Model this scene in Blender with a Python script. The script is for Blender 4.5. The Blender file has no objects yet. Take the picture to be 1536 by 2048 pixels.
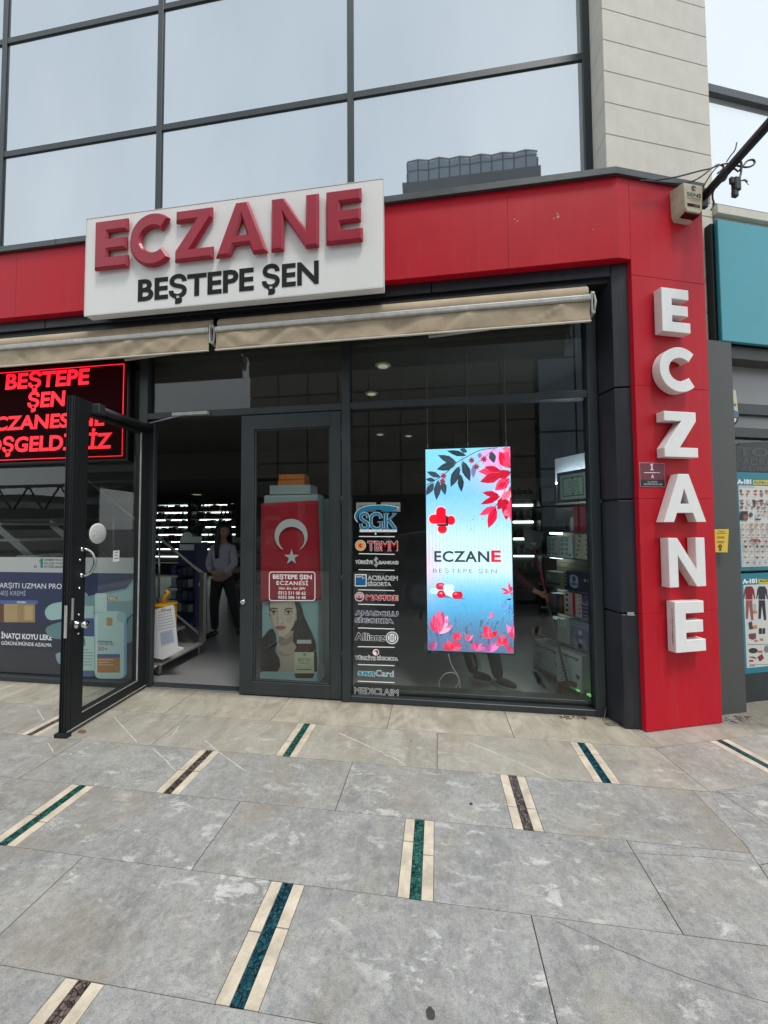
import bpy, bmesh, math, random
from mathutils import Vector, Matrix
from mathutils.geometry import tessellate_polygon
random.seed(7)
S = bpy.context.scene
COL = S.collection
# ------------------------------------------------------------------ camera (solved from the vanishing points)
FPX = 748.7
yaw, pit, rol = -.1394, .03794, -.0066
FW = Vector((math.sin(yaw)*math.cos(pit), math.cos(yaw)*math.cos(pit), math.sin(pit)))
RT = Vector((math.cos(yaw), -math.sin(yaw), 0)); UP = RT.cross(FW)
RT, UP = math.cos(rol)*RT+math.sin(rol)*UP, -math.sin(rol)*RT+math.cos(rol)*UP
EYE = Vector((0, 0, 1.6))
cd = bpy.data.cameras.new('camera'); cam = bpy.data.objects.new('camera', cd); COL.objects.link(cam)
cd.sensor_fit = 'VERTICAL'; cd.sensor_height = 36; cd.lens = FPX/2048*36; cd.clip_start = .03; cd.clip_end = 2000
cam.matrix_world = Matrix(((RT.x, UP.x, -FW.x, 0), (RT.y, UP.y, -FW.y, 0), (RT.z, UP.z, -FW.z, 1.6), (0, 0, 0, 1)))
S.camera = cam
# ------------------------------------------------------------------ light
SUN_EL, SUN_AZ = math.radians(67), math.radians(142)     # azimuth clockwise from +Y: in front of the shop, from the right
w = bpy.data.worlds.new('World'); S.world = w; w.use_nodes = True
nt = w.node_tree; nt.nodes.clear()
wo = nt.nodes.new('ShaderNodeOutputWorld'); bg = nt.nodes.new('ShaderNodeBackground')
sky = nt.nodes.new('ShaderNodeTexSky'); sky.sky_type = 'NISHITA'; sky.sun_disc = False
sky.sun_elevation = SUN_EL; sky.sun_rotation = SUN_AZ; sky.air_density = 1.6; sky.dust_density = 1.2; sky.ozone_density = 1.2
tc = nt.nodes.new('ShaderNodeTexCoord'); nz = nt.nodes.new('ShaderNodeTexNoise'); nz.inputs['Scale'].default_value = 1.6; nz.inputs['Detail'].default_value = 4
nt.links.new(tc.outputs['Generated'], nz.inputs['Vector'])
cr_ = nt.nodes.new('ShaderNodeValToRGB'); cr_.color_ramp.elements[0].position = .3; cr_.color_ramp.elements[0].color = (5.0, 5.5, 5.9, 1); cr_.color_ramp.elements[1].position = .72; cr_.color_ramp.elements[1].color = (7.0, 7.15, 7.2, 1)
nt.links.new(nz.outputs['Fac'], cr_.inputs['Fac'])
mx = nt.nodes.new('ShaderNodeMix'); mx.data_type = 'RGBA'; mx.inputs[0].default_value = .84
nt.links.new(sky.outputs[0], mx.inputs[6]); nt.links.new(cr_.outputs[0], mx.inputs[7])
nt.links.new(mx.outputs[2], bg.inputs[0]); bg.inputs[1].default_value = .12; nt.links.new(bg.outputs[0], wo.inputs[0])
sl = bpy.data.lights.new('sun', 'SUN'); sl.energy = 1.3; sl.angle = math.radians(12); sl.color = (1, .96, .9)
so = bpy.data.objects.new('sun', sl); COL.objects.link(so)
sd = Vector((math.sin(SUN_AZ)*math.cos(SUN_EL), math.cos(SUN_AZ)*math.cos(SUN_EL), math.sin(SUN_EL)))
so.rotation_euler = (sd).to_track_quat('Z', 'Y').to_euler(); so.location = (3, -6, 12)
S.view_settings.view_transform = 'Standard'; S.view_settings.look = 'None'; S.view_settings.gamma = 1; S.view_settings.exposure = .80
S.view_settings.use_curve_mapping = False
S.cycles.transparent_max_bounces = 24; S.cycles.max_bounces = 8; S.cycles.use_denoising = True
S.cycles.sample_clamp_indirect = 6

# ------------------------------------------------------------------ measuring helpers: a photo pixel to a point on a known plane
def ray(a, b): return RT*((a-768)/FPX)+UP*((1024-b)/FPX)+FW
def aty(a, b, y): d = ray(a, b); return EYE+d*(y/d.y)
def atx(a, b, x): d = ray(a, b); return EYE+d*(x/d.x)
def atz(a, b, z): d = ray(a, b); return EYE+d*((z-1.6)/d.z)
def atp(a, b, P, n): d = ray(a, b); return EYE+d*((P-EYE).dot(n)/d.dot(n))
ZV = Vector((0, 0, 1)); V = Vector
class Plane:                                     # u along, v up, n towards the viewer
    def __init__(s, P, u): s.P = V(P); s.u = V(u).normalized(); s.n = s.u.cross(ZV).normalized(); s.v = ZV
    def px(s, a, b): p = atp(a, b, s.P, s.n)-s.P; return (p.dot(s.u), p.z)
    def w(s, u, v, n=0): return s.P+s.u*u+s.v*v+s.n*n
    def off(s, d): return Plane(s.P+s.n*d, s.u)
def FY(y): return Plane((0, y, 0), (1, 0, 0))
A18 = math.radians(18.5)
PP = V((1.578, 3.191, 0)); PU = V((math.cos(A18), math.sin(A18), 0)); PIL = Plane(PP, PU)
def lin(c):
    return tuple(((x/255)/12.92 if x/255 <= .04045 else ((x/255+.055)/1.055)**2.4) for x in c[:3])+(1,)

# ------------------------------------------------------------------ materials
MATS = {}
def M(name, col, rough=.5, metal=0, var=.12, vs=4, bump=0, bs=60, spec=.5, emit=None, es=1, coat=0, streak=0):
    if name in MATS: return MATS[name]
    m = bpy.data.materials.new(name); m.use_nodes = True; MATS[name] = m
    n = m.node_tree; p = n.nodes['Principled BSDF']
    c = lin(col) if max(col) > 1 else tuple(col)+(1,)
    p.inputs['Roughness'].default_value = rough; p.inputs['Metallic'].default_value = metal
    p.inputs['Specular IOR Level'].default_value = spec; p.inputs['Coat Weight'].default_value = coat
    t = n.nodes.new('ShaderNodeTexCoord')
    a = n.nodes.new('ShaderNodeTexNoise'); a.inputs['Scale'].default_value = vs; a.inputs['Detail'].default_value = 6; a.inputs['Roughness'].default_value = .65
    n.links.new(t.outputs['Object'], a.inputs['Vector'])
    r = n.nodes.new('ShaderNodeMapRange'); r.inputs[1].default_value = .3; r.inputs[2].default_value = .7; r.inputs[3].default_value = 1-var; r.inputs[4].default_value = 1+var
    n.links.new(a.outputs['Fac'], r.inputs[0])
    mu = n.nodes.new('ShaderNodeMix'); mu.data_type = 'RGBA'; mu.blend_type = 'MULTIPLY'; mu.inputs[0].default_value = 1; mu.inputs[6].default_value = c
    n.links.new(r.outputs[0], mu.inputs[7]); last = mu.outputs[2]
    if streak:                                  # rain streaks and dust, running down
        mp = n.nodes.new('ShaderNodeMapping'); mp.inputs['Scale'].default_value = (9, 9, .55); n.links.new(t.outputs['Object'], mp.inputs[0])
        st = n.nodes.new('ShaderNodeTexNoise'); st.inputs['Scale'].default_value = 2.2; st.inputs['Detail'].default_value = 7; st.inputs['Roughness'].default_value = .7; n.links.new(mp.outputs[0], st.inputs[0])
        sr = n.nodes.new('ShaderNodeMapRange'); sr.inputs[1].default_value = .52; sr.inputs[2].default_value = .75; sr.inputs[3].default_value = 0; sr.inputs[4].default_value = streak; n.links.new(st.outputs['Fac'], sr.inputs[0])
        sm = n.nodes.new('ShaderNodeMix'); sm.data_type = 'RGBA'; n.links.new(sr.outputs[0], sm.inputs[0]); n.links.new(last, sm.inputs[6]); sm.inputs[7].default_value = (.20, .17, .15, 1); last = sm.outputs[2]
    n.links.new(last, p.inputs['Base Color'])
    r2 = n.nodes.new('ShaderNodeMapRange'); r2.inputs[3].default_value = max(0, rough-.08); r2.inputs[4].default_value = min(1, rough+.1)
    n.links.new(a.outputs['Fac'], r2.inputs[0]); n.links.new(r2.outputs[0], p.inputs['Roughness'])
    if bump:
        b = n.nodes.new('ShaderNodeTexNoise'); b.inputs['Scale'].default_value = bs; b.inputs['Detail'].default_value = 4
        n.links.new(t.outputs['Object'], b.inputs['Vector'])
        bb = n.nodes.new('ShaderNodeBump'); bb.inputs['Strength'].default_value = bump; bb.inputs['Distance'].default_value = .01
        n.links.new(b.outputs['Fac'], bb.inputs['Height']); n.links.new(bb.outputs[0], p.inputs['Normal'])
    if emit: p.inputs['Emission Color'].default_value = lin(emit); p.inputs['Emission Strength'].default_value = es
    return m
def M_attr(name, rough=.4, emit=0, coat=0):      # colour comes from the printed picture on the mesh
    m = bpy.data.materials.new(name); m.use_nodes = True; MATS[name] = m
    n = m.node_tree; p = n.nodes['Principled BSDF']; a = n.nodes.new('ShaderNodeVertexColor'); a.layer_name = 'Col'
    p.inputs['Roughness'].default_value = rough
    if emit:
        p.inputs['Base Color'].default_value = (.01, .01, .01, 1); n.links.new(a.outputs[0], p.inputs['Emission Color']); p.inputs['Emission Strength'].default_value = emit
    else: n.links.new(a.outputs[0], p.inputs['Base Color'])
    return m
def M_glass(name, tint=(.86, .9, .89), ior=1.5, rough=0.0, haze=0.0, hcol=(.5, .55, .58)):
    m = bpy.data.materials.new(name); m.use_nodes = True; MATS[name] = m
    n = m.node_tree; n.nodes.clear(); o = n.nodes.new('ShaderNodeOutputMaterial')
    f = n.nodes.new('ShaderNodeFresnel'); ge = n.nodes.new('ShaderNodeNewGeometry'); mr = n.nodes.new('ShaderNodeMapRange'); mr.inputs[3].default_value = ior; mr.inputs[4].default_value = 1/ior
    n.links.new(ge.outputs['Backfacing'], mr.inputs[0]); n.links.new(mr.outputs[0], f.inputs[0])
    g = n.nodes.new('ShaderNodeBsdfGlossy'); g.inputs['Roughness'].default_value = rough
    t = n.nodes.new('ShaderNodeBsdfTransparent'); t.inputs[0].default_value = tint+(1,)
    s = n.nodes.new('ShaderNodeMixShader'); n.links.new(f.outputs[0], s.inputs[0]); n.links.new(g.outputs[0], s.inputs[2])
    src = t
    if haze:
        d = n.nodes.new('ShaderNodeBsdfDiffuse'); d.inputs[0].default_value = hcol+(1,)
        s2 = n.nodes.new('ShaderNodeMixShader'); s2.inputs[0].default_value = haze; n.links.new(t.outputs[0], s2.inputs[1]); n.links.new(d.outputs[0], s2.inputs[2]); src = s2
    n.links.new(src.outputs[0], s.inputs[1]); n.links.new(s.outputs[0], o.inputs[0]); return m
def M_mirror(name, tint, diff, k=.8, wav=.015, film=False):        # coated sun glass of the upper storey
    m = bpy.data.materials.new(name); m.use_nodes = True; MATS[name] = m
    n = m.node_tree; n.nodes.clear(); o = n.nodes.new('ShaderNodeOutputMaterial')
    g = n.nodes.new('ShaderNodeBsdfGlossy'); g.inputs['Roughness'].default_value = .015; g.inputs[0].default_value = tint+(1,)
    d = n.nodes.new('ShaderNodeBsdfDiffuse'); d.inputs[0].default_value = diff+(1,)
    s = n.nodes.new('ShaderNodeMixShader'); s.inputs[0].default_value = k
    t = n.nodes.new('ShaderNodeTexCoord'); a = n.nodes.new('ShaderNodeTexNoise'); a.inputs['Scale'].default_value = .9; a.inputs['Detail'].default_value = 1
    b = n.nodes.new('ShaderNodeBump'); b.inputs['Strength'].default_value = wav; b.inputs['Distance'].default_value = .1
    n.links.new(t.outputs['Object'], a.inputs[0]); n.links.new(a.outputs['Fac'], b.inputs['Height']); n.links.new(b.outputs[0], g.inputs['Normal'])
    a2 = n.nodes.new('ShaderNodeTexNoise'); a2.inputs['Scale'].default_value = 1.3; a2.inputs['Detail'].default_value = 5
    mp = n.nodes.new('ShaderNodeMapping'); mp.inputs['Scale'].default_value = (1, 1, .35); n.links.new(t.outputs['Object'], mp.inputs[0]); n.links.new(mp.outputs[0], a2.inputs[0])
    r = n.nodes.new('ShaderNodeMapRange'); r.inputs[1].default_value = .3; r.inputs[2].default_value = .7; r.inputs[3].default_value = k-.05; r.inputs[4].default_value = k+.05
    n.links.new(a2.outputs['Fac'], r.inputs[0]); n.links.new(r.outputs[0], s.inputs[0])
    n.links.new(d.outputs[0], s.inputs[1]); n.links.new(g.outputs[0], s.inputs[2]); n.links.new(s.outputs[0], o.inputs[0]); return m

def M_stone():                                    # grey marble slabs, one random offset per slab
    m = bpy.data.materials.new('marble_slab'); m.use_nodes = True; MATS['marble_slab'] = m
    n = m.node_tree; L = n.links; p = n.nodes['Principled BSDF']
    t = n.nodes.new('ShaderNodeTexCoord'); at = n.nodes.new('ShaderNodeVertexColor'); at.layer_name = 'Col'
    sep = n.nodes.new('ShaderNodeSeparateColor'); L.new(at.outputs[0], sep.inputs[0])
    vm = n.nodes.new('ShaderNodeVectorMath'); vm.operation = 'SCALE'; vm.inputs['Scale'].default_value = 37
    ad = n.nodes.new('ShaderNodeVectorMath'); ad.operation = 'ADD'
    L.new(at.outputs[0], vm.inputs[0]); L.new(t.outputs['Object'], ad.inputs[0]); L.new(vm.outputs[0], ad.inputs[1])
    def noise(sc, det, rg, dist=0, stretch=None, vec=None):
        a = n.nodes.new('ShaderNodeTexNoise'); a.inputs['Scale'].default_value = sc; a.inputs['Detail'].default_value = det; a.inputs['Roughness'].default_value = rg; a.inputs['Distortion'].default_value = dist
        v = vec or ad.outputs[0]
        if stretch:
            mp = n.nodes.new('ShaderNodeMapping'); mp.inputs['Scale'].default_value = stretch[:3]; mp.inputs['Rotation'].default_value = (0, 0, stretch[3]); L.new(v, mp.inputs[0]); v = mp.outputs[0]
        L.new(v, a.inputs[0]); return a.outputs['Fac']
    def ramp(src, a, b, ca, cb):
        r = n.nodes.new('ShaderNodeValToRGB'); r.color_ramp.elements[0].position = a; r.color_ramp.elements[1].position = b; r.color_ramp.elements[0].color = ca; r.color_ramp.elements[1].color = cb
        L.new(src, r.inputs[0]); return r.outputs[0]
    def mix(f, a, b, bt='MIX', k=1):
        x = n.nodes.new('ShaderNodeMix'); x.data_type = 'RGBA'; x.blend_type = bt
        if isinstance(f, float): x.inputs[0].default_value = f
        else:
            if k != 1:
                q = n.nodes.new('ShaderNodeMath'); q.operation = 'MULTIPLY'; q.inputs[1].default_value = k; L.new(f, q.inputs[0]); f = q.outputs[0]
            L.new(f, x.inputs[0])
        for i, s in ((6, a), (7, b)):
            if isinstance(s, tuple): x.inputs[i].default_value = s
            else: L.new(s, x.inputs[i])
        return x.outputs[2]
    W1 = (1, 1, 1, 1); B0 = (0, 0, 0, 1)
    base = ramp(noise(2.6, 10, .68, .6), .32, .68, (.185, .19, .192, 1), (.355, .357, .352, 1))
    base = mix(ramp(noise(19, 8, .75, .3), .42, .68, B0, W1), base, (.50, .50, .485, 1), k=.5)            # fine mottling
    base = mix(ramp(noise(48, 5, .75), .48, .72, B0, W1), base, (.11, .112, .112, 1), k=.6)
    streak = ramp(noise(3.6, 12, .80, .5, (.7, 1, 1, .35)), .575, .69, B0, W1)                            # white clouds along the bed
    base = mix(streak, base, (.52, .52, .50, 1), k=.45)
    fl = mix(1.0, ramp(noise(11, 8, .74, .4, (.55, 1.1, 1, .3)), .56, .615, B0, W1), ramp(noise(2.1, 5, .65, .3), .40, .60, B0, W1), 'MULTIPLY')
    base = mix(fl, base, (.68, .68, .65, 1), k=.62)
    vein = ramp(noise(1.1, 3, .5, 2.6, (1, .5, 1, 2.2)), .497, .503, B0, W1)
    vein2 = ramp(noise(1.1, 3, .5, 2.6, (1, .5, 1, 2.2)), .503, .509, W1, B0)
    vv = mix(1.0, vein, vein2, 'MULTIPLY'); base = mix(vv, base, (.58, .58, .56, 1), k=.16)
    brown = ramp(noise(1.3, 7, .66, .5), .50, .70, B0, W1); base = mix(brown, base, (.25, .21, .15, 1), k=.72)
    warm = mix(ramp(noise(5, 7, .7, 1.2, (1, .5, 1, .5)), .35, .7, B0, W1), (.29, .255, .195, 1), (.55, .50, .40, 1))
    base = mix(sep.outputs[1], base, warm, k=.9)                                                       # slabs along the shop are beige
    # grime of the whole place: stays put across slabs
    gr = ramp(noise(1.7, 8, .7, .3, None, t.outputs['Object']), .56, .74, B0, W1); base = mix(gr, base, (.12, .10, .07, 1), k=.5)
    ol = ramp(noise(2.4, 8, .72, .4, None, t.outputs['Object']), .53, .68, B0, W1); base = mix(ol, base, (.31, .28, .205, 1), k=.5)
    gt = noise(230, 3, .8, 0, None, t.outputs['Object']); base = mix(1.0, base, ramp(gt, .25, .75, (.56, .56, .56, 1), (1.42, 1.42, 1.39, 1)), 'MULTIPLY')
    sp = ramp(noise(140, 2, .5, 0, None, t.outputs['Object']), .70, .76, B0, W1); base = mix(sp, base, (.05, .045, .04, 1), k=.7)
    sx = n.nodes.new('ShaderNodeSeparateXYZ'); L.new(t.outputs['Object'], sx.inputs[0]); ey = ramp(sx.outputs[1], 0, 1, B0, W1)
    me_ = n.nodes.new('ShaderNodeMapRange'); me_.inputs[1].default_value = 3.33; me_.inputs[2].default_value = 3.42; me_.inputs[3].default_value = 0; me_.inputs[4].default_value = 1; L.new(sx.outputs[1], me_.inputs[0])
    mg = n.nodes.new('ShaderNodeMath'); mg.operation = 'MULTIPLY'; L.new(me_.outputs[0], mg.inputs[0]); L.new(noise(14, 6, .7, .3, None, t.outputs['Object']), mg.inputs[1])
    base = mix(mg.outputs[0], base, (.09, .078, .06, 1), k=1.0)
    L.new(base, p.inputs['Base Color'])
    rr = n.nodes.new('ShaderNodeMapRange'); rr.inputs[3].default_value = .38; rr.inputs[4].default_value = .72; L.new(noise(4, 5, .6), rr.inputs[0]); L.new(rr.outputs[0], p.inputs['Roughness'])
    bb = n.nodes.new('ShaderNodeBump'); bb.inputs['Strength'].default_value = .25; bb.inputs['Distance'].default_value = .004; L.new(noise(30, 8, .7), bb.inputs['Height']); L.new(bb.outputs[0], p.inputs['Normal'])
    return m
def M_cells(name, c1, c2, c3):                   # glass pebble inlay
    m = bpy.data.materials.new(name); m.use_nodes = True; MATS[name] = m
    n = m.node_tree; L = n.links; p = n.nodes['Principled BSDF']; t = n.nodes.new('ShaderNodeTexCoord')
    v = n.nodes.new('ShaderNodeTexVoronoi'); v.inputs['Scale'].default_value = 62; L.new(t.outputs['Object'], v.inputs[0])
    e = n.nodes.new('ShaderNodeTexVoronoi'); e.feature = 'DISTANCE_TO_EDGE'; e.inputs['Scale'].default_value = 62; L.new(t.outputs['Object'], e.inputs[0])
    s = n.nodes.new('ShaderNodeSeparateColor'); L.new(v.outputs['Color'], s.inputs[0])
    r = n.nodes.new('ShaderNodeValToRGB'); r.color_ramp.elements[0].color = c1+(1,); r.color_ramp.elements[1].color = c2+(1,); L.new(s.outputs[0], r.inputs[0])
    r2 = n.nodes.new('ShaderNodeValToRGB'); r2.color_ramp.elements[0].position = .02; r2.color_ramp.elements[1].position = .09; L.new(e.outputs['Distance'], r2.inputs[0])
    x = n.nodes.new('ShaderNodeMix'); x.data_type = 'RGBA'; L.new(r2.outputs[0], x.inputs[0]); x.inputs[6].default_value = c3+(1,); L.new(r.outputs[0], x.inputs[7])
    L.new(x.outputs[2], p.inputs['Base Color']); p.inputs['Roughness'].default_value = .22
    b = n.nodes.new('ShaderNodeBump'); b.inputs['Strength'].default_value = .6; b.inputs['Distance'].default_value = .004; L.new(e.outputs['Distance'], b.inputs['Height']); L.new(b.outputs[0], p.inputs['Normal'])
    return m
def M_led():
    m = bpy.data.materials.new('led_dots'); m.use_nodes = True; n = m.node_tree; L = n.links; p = n.nodes['Principled BSDF']
    t = n.nodes.new('ShaderNodeTexCoord'); s = n.nodes.new('ShaderNodeSeparateXYZ'); L.new(t.outputs['Object'], s.inputs[0]); r = []
    for i in (0, 2):
        q = n.nodes.new('ShaderNodeMath'); q.operation = 'MULTIPLY'; q.inputs[1].default_value = 2*math.pi/.0125; L.new(s.outputs[i], q.inputs[0])
        c = n.nodes.new('ShaderNodeMath'); c.operation = 'COSINE'; L.new(q.outputs[0], c.inputs[0])
        d = n.nodes.new('ShaderNodeMapRange'); d.inputs[1].default_value = -1; d.inputs[3].default_value = .35; d.inputs[4].default_value = 1; L.new(c.outputs[0], d.inputs[0]); r.append(d.outputs[0])
    x = n.nodes.new('ShaderNodeMath'); x.operation = 'MULTIPLY'; L.new(r[0], x.inputs[0]); L.new(r[1], x.inputs[1])
    k = n.nodes.new('ShaderNodeMath'); k.operation = 'MULTIPLY'; k.inputs[1].default_value = 1.9; L.new(x.outputs[0], k.inputs[0])
    p.inputs['Base Color'].default_value = (.05, 0, 0, 1); p.inputs['Emission Color'].default_value = (1, .012, .03, 1); L.new(k.outputs[0], p.inputs['Emission Strength']); return m

m_frame = M('grey_aluminium', (.038, .047, .051), .42, .3, .12, 3, .05, 200, streak=.1)
m_frame_d = M('black_aluminium', (.012, .014, .016), .5, .2)
m_dark = M('dark_cladding', (.024, .026, .034), .42, .2, .15, 2.5, .05, 120, streak=.12)
m_soffit = M('soffit_black', (.012, .012, .014), .6)
m_red = M('red_composite', (.52, .006, .020), .46, 0, .07, 1.8, .03, 90, .22, streak=.12)
m_coping = M('coping_metal', (.075, .085, .088), .4, .5, .2, 3)
m_lime = M('limestone', (.69, .66, .58), .75, 0, .07, 5, .25, 120, streak=.10)
m_joint = M('stone_joint', (.30, .28, .25), .9)
m_white = M('white_panel', (.82, .815, .79), .42, 0, .025, 2, streak=.04)
m_letter = M('crimson_plastic', (.36, .012, .034), .30, 0, .10, 6, .02, 80, .4)
m_black_t = M('black_vinyl', (.012, .013, .012), .6, spec=.2)
m_chan = M('white_acrylic', (.84, .85, .84), .4, 0, .04, 14, .05, 160)
m_chan_s = M('letter_return', (.70, .62, .60), .5, 0, .09, 10)
m_canvas = M('awning_canvas', (.44, .355, .245), .85, 0, .16, 6, .15, 60)
m_alu = M('silver_rail', (.46, .46, .44), .5, .2, .2, 12)
m_chrome = M('chrome', (.75, .75, .74), .18, 1, .05)
m_cable = M('black_cable', (.025, .024, .023), .5)
m_pane = M_glass('shop_glass', (.90, .925, .915))
m_pane_door = M_glass('door_glass', (.88, .91, .90))
m_upper = M_mirror('upper_glass', (.52, .56, .585), (.34, .38, .40), .8)
m_upper2 = M_mirror('neighbour_glass', (.93, .95, .95), (.72, .75, .76), .6)
m_print = M_attr('print', .38); m_vinyl = M_attr('vinyl', .45); m_screen = M_attr('screen', .3, 1.02)
m_stone = M_stone()
m_trav = M('travertine', (.56, .49, .385), .6, 0, .26, 11, .3, 90)
m_grout = M('grout', (.085, .08, .07), .9)
m_green = M_cells('green_glass', (.006, .045, .04), (.03, .16, .12), (.004, .006, .008))
m_blue = M_cells('blue_glass', (.006, .03, .05), (.02, .11, .13), (.004, .006, .01))
m_brown = M_cells('brown_glass', (.045, .035, .03), (.17, .14, .115), (.01, .008, .008))

# ------------------------------------------------------------------ objects
def thing(name, label, cat, loc=(0, 0, 0), group=None):
    o = bpy.data.objects.new(name, None); o.empty_display_size = .1; COL.objects.link(o); o.location = loc
    o['label'] = label; o['category'] = cat
    if group: o['group'] = group
    return o
def tag(o, label, cat, group=None):
    o['label'] = label; o['category'] = cat
    if group: o['group'] = group
    return o
def top(o):
    while o.parent: o = o.parent
    return o
class MB:
    def __init__(s): s.v = []; s.f = []; s.m = []; s.c = []; s.mi = 0; s.col = (1, 1, 1, 1); s.sm = []
    def add(s, vs, fs, mi=None, smooth=False, cols=None):
        k = len(s.v); s.v += [V(x) for x in vs]
        for i, f in enumerate(fs):
            s.f.append([k+j for j in f]); s.m.append(s.mi if mi is None else mi); s.sm.append(smooth)
            s.c.append([cols[j] for j in f] if cols else [s.col]*len(f))
    def box(s, x0, x1, y0, y1, z0, z1, mi=None):
        s.add([(x, y, z) for z in (z0, z1) for y in (y0, y1) for x in (x0, x1)], [(0, 2, 3, 1), (4, 5, 7, 6), (0, 1, 5, 4), (2, 6, 7, 3), (0, 4, 6, 2), (1, 3, 7, 5)], mi)
    def obox(s, P, u0, u1, v0, v1, n0, n1, mi=None):              # box in a Plane frame
        q = [P.w(u, v, n) for v in (v0, v1) for n in (n0, n1) for u in (u0, u1)]
        s.add(q, [(0, 1, 3, 2), (4, 6, 7, 5), (0, 4, 5, 1), (2, 3, 7, 6), (0, 2, 6, 4), (1, 5, 7, 3)], mi)
    def vprism(s, poly, z0, z1, mi=None):                        # plan polygon, counter-clockwise
        n = len(poly); vs = [(x, y, z0) for x, y in poly]+[(x, y, z1) for x, y in poly]
        s.add(vs, [list(range(n))[::-1], list(range(n, 2*n))]+[(i, (i+1) % n, n+(i+1) % n, n+i) for i in range(n)], mi)
    def fprism(s, P, poly, n0, n1, mi=None):                      # polygon in the u,v plane, thickness along n
        n = len(poly); vs = [P.w(u, v, n1) for u, v in poly]+[P.w(u, v, n0) for u, v in poly]
        tri = tessellate_polygon([[V((u, v, 0)) for u, v in poly]])
        s.add(vs, [list(t) for t in tri]+[[j+n for j in t[::-1]] for t in tri]+[(i, n+i, n+(i+1) % n, (i+1) % n) for i in range(n)], mi)
    def tube(s, pts, r, seg=8, mi=None, caps=True):
        pts = [V(p) for p in pts]; n = len(pts); rs = r if isinstance(r, (list, tuple)) else [r]*n
        vs = []; prev = None
        for i, p in enumerate(pts):
            d = (pts[min(i+1, n-1)]-pts[max(i-1, 0)]).normalized()
            if prev is None: a = d.orthogonal().normalized()
            else: a = (prev-d*prev.dot(d)).normalized()
            prev = a; b = d.cross(a)
            vs += [p+(a*math.cos(2*math.pi*k/seg)+b*math.sin(2*math.pi*k/seg))*rs[i] for k in range(seg)]
        fs = [(i*seg+k, i*seg+(k+1) % seg, (i+1)*seg+(k+1) % seg, (i+1)*seg+k) for i in range(n-1) for k in range(seg)]
        if caps: fs += [list(range(seg))[::-1], list(range((n-1)*seg, n*seg))]
        s.add(vs, fs, mi, True)
    def lathe(s, c, prof, seg=20, ax=(0, 0, 1), mi=None):          # prof: (r, h) along axis
        ax = V(ax).normalized(); a = ax.orthogonal().normalized(); b = ax.cross(a); c = V(c); vs = []
        for r, h in prof: vs += [c+ax*h+(a*math.cos(2*math.pi*k/seg)+b*math.sin(2*math.pi*k/seg))*r for k in range(seg)]
        n = len(prof); fs = [(i*seg+k, i*seg+(k+1) % seg, (i+1)*seg+(k+1) % seg, (i+1)*seg+k) for i in range(n-1) for k in range(seg)]
        fs += [list(range(seg))[::-1], list(range((n-1)*seg, n*seg))]; s.add(vs, fs, mi, True)
    def build(s, name, mat, parent=None, bevel=0, seg=1, merge=False, sol=0):
        me = bpy.data.meshes.new(name); off = top(parent).location if parent else V((0, 0, 0))
        me.from_pydata([tuple(v-off) for v in s.v], [], s.f)
        for x in (mat if isinstance(mat, (list, tuple)) else [mat]): me.materials.append(x)
        me.polygons.foreach_set('material_index', s.m); me.polygons.foreach_set('use_smooth', s.sm)
        ca = me.color_attributes.new('Col', 'FLOAT_COLOR', 'CORNER')
        ca.data.foreach_set('color', [q for f in s.c for c in f for q in c]); me.update()
        o = bpy.data.objects.new(name, me); COL.objects.link(o)
        if parent: o.parent = parent
        if any(s.sm): 
            me.shade_smooth() if False else None
        if bevel:
            b = o.modifiers.new('edge', 'BEVEL'); b.width = bevel; b.segments = seg; b.limit_method = 'ANGLE'; b.angle_limit = .6
        return o
# ------------------------------------------------------------------ glyphs
_gc = {}
def glyphs(s, wt=0, sp=1, sh=0, ext=0, bev=0, res=3):
    k = (s, wt, sp, sh, ext, bev, res)
    if k in _gc: return _gc[k]
    cu = bpy.data.curves.new('t', 'FONT'); cu.body = s; cu.size = 1; cu.offset = wt; cu.space_character = sp; cu.shear = sh; cu.extrude = ext; cu.bevel_depth = bev; cu.resolution_u = res
    o = bpy.data.objects.new('t', cu); COL.objects.link(o)
    dg = bpy.context.evaluated_depsgraph_get(); me = bpy.data.meshes.new_from_object(o.evaluated_get(dg))
    r = ([v.co.copy() for v in me.vertices], [list(p.vertices) for p in me.polygons])
    bpy.data.objects.remove(o); bpy.data.curves.remove(cu); bpy.data.meshes.remove(me); _gc[k] = r; return r
CAP = max(v.y for v in glyphs('E')[0])
def put_text(mb, P, s, u0, v0, u1, v1, n=0, col=None, wt=0, sp=1, sh=0, th=0, mi=None, grow=0):
    # baseline v0, cap height v1-v0, from u0 to u1
    ref = glyphs(s, 0, sp, sh)[0]; xa = min(v.x for v in ref); xb = max(v.x for v in ref)
    su = (u1-u0)/(xb-xa); sv = (v1-v0)/CAP
    vs, fs = glyphs(s, wt, sp, sh, .5 if th else 0)
    z0 = min(v.z for v in vs); cc = None
    if col: cc = [lin(col)]*len(vs)
    mb.add([P.w(u0+(v.x-xa)*su, v0+v.y*sv, n+((v.z-z0)*th if th else 0)) for v in vs], fs, mi, False, cc)
def text_px(mb, P, s, xl, yt, yb, xr, n=0, **k):
    a = P.px(xl, yb); b = P.px(xl, yt); c = P.px(xr, (yt+yb)/2); put_text(mb, P, s, a[0], a[1], c[0], b[1], n, **k)
def arc(cx, cy, rx, ry, a0, a1, n=14): return [(cx+rx*math.cos(math.radians(a0+(a1-a0)*i/n)), cy+ry*math.sin(math.radians(a0+(a1-a0)*i/n))) for i in range(n+1)]
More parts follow.
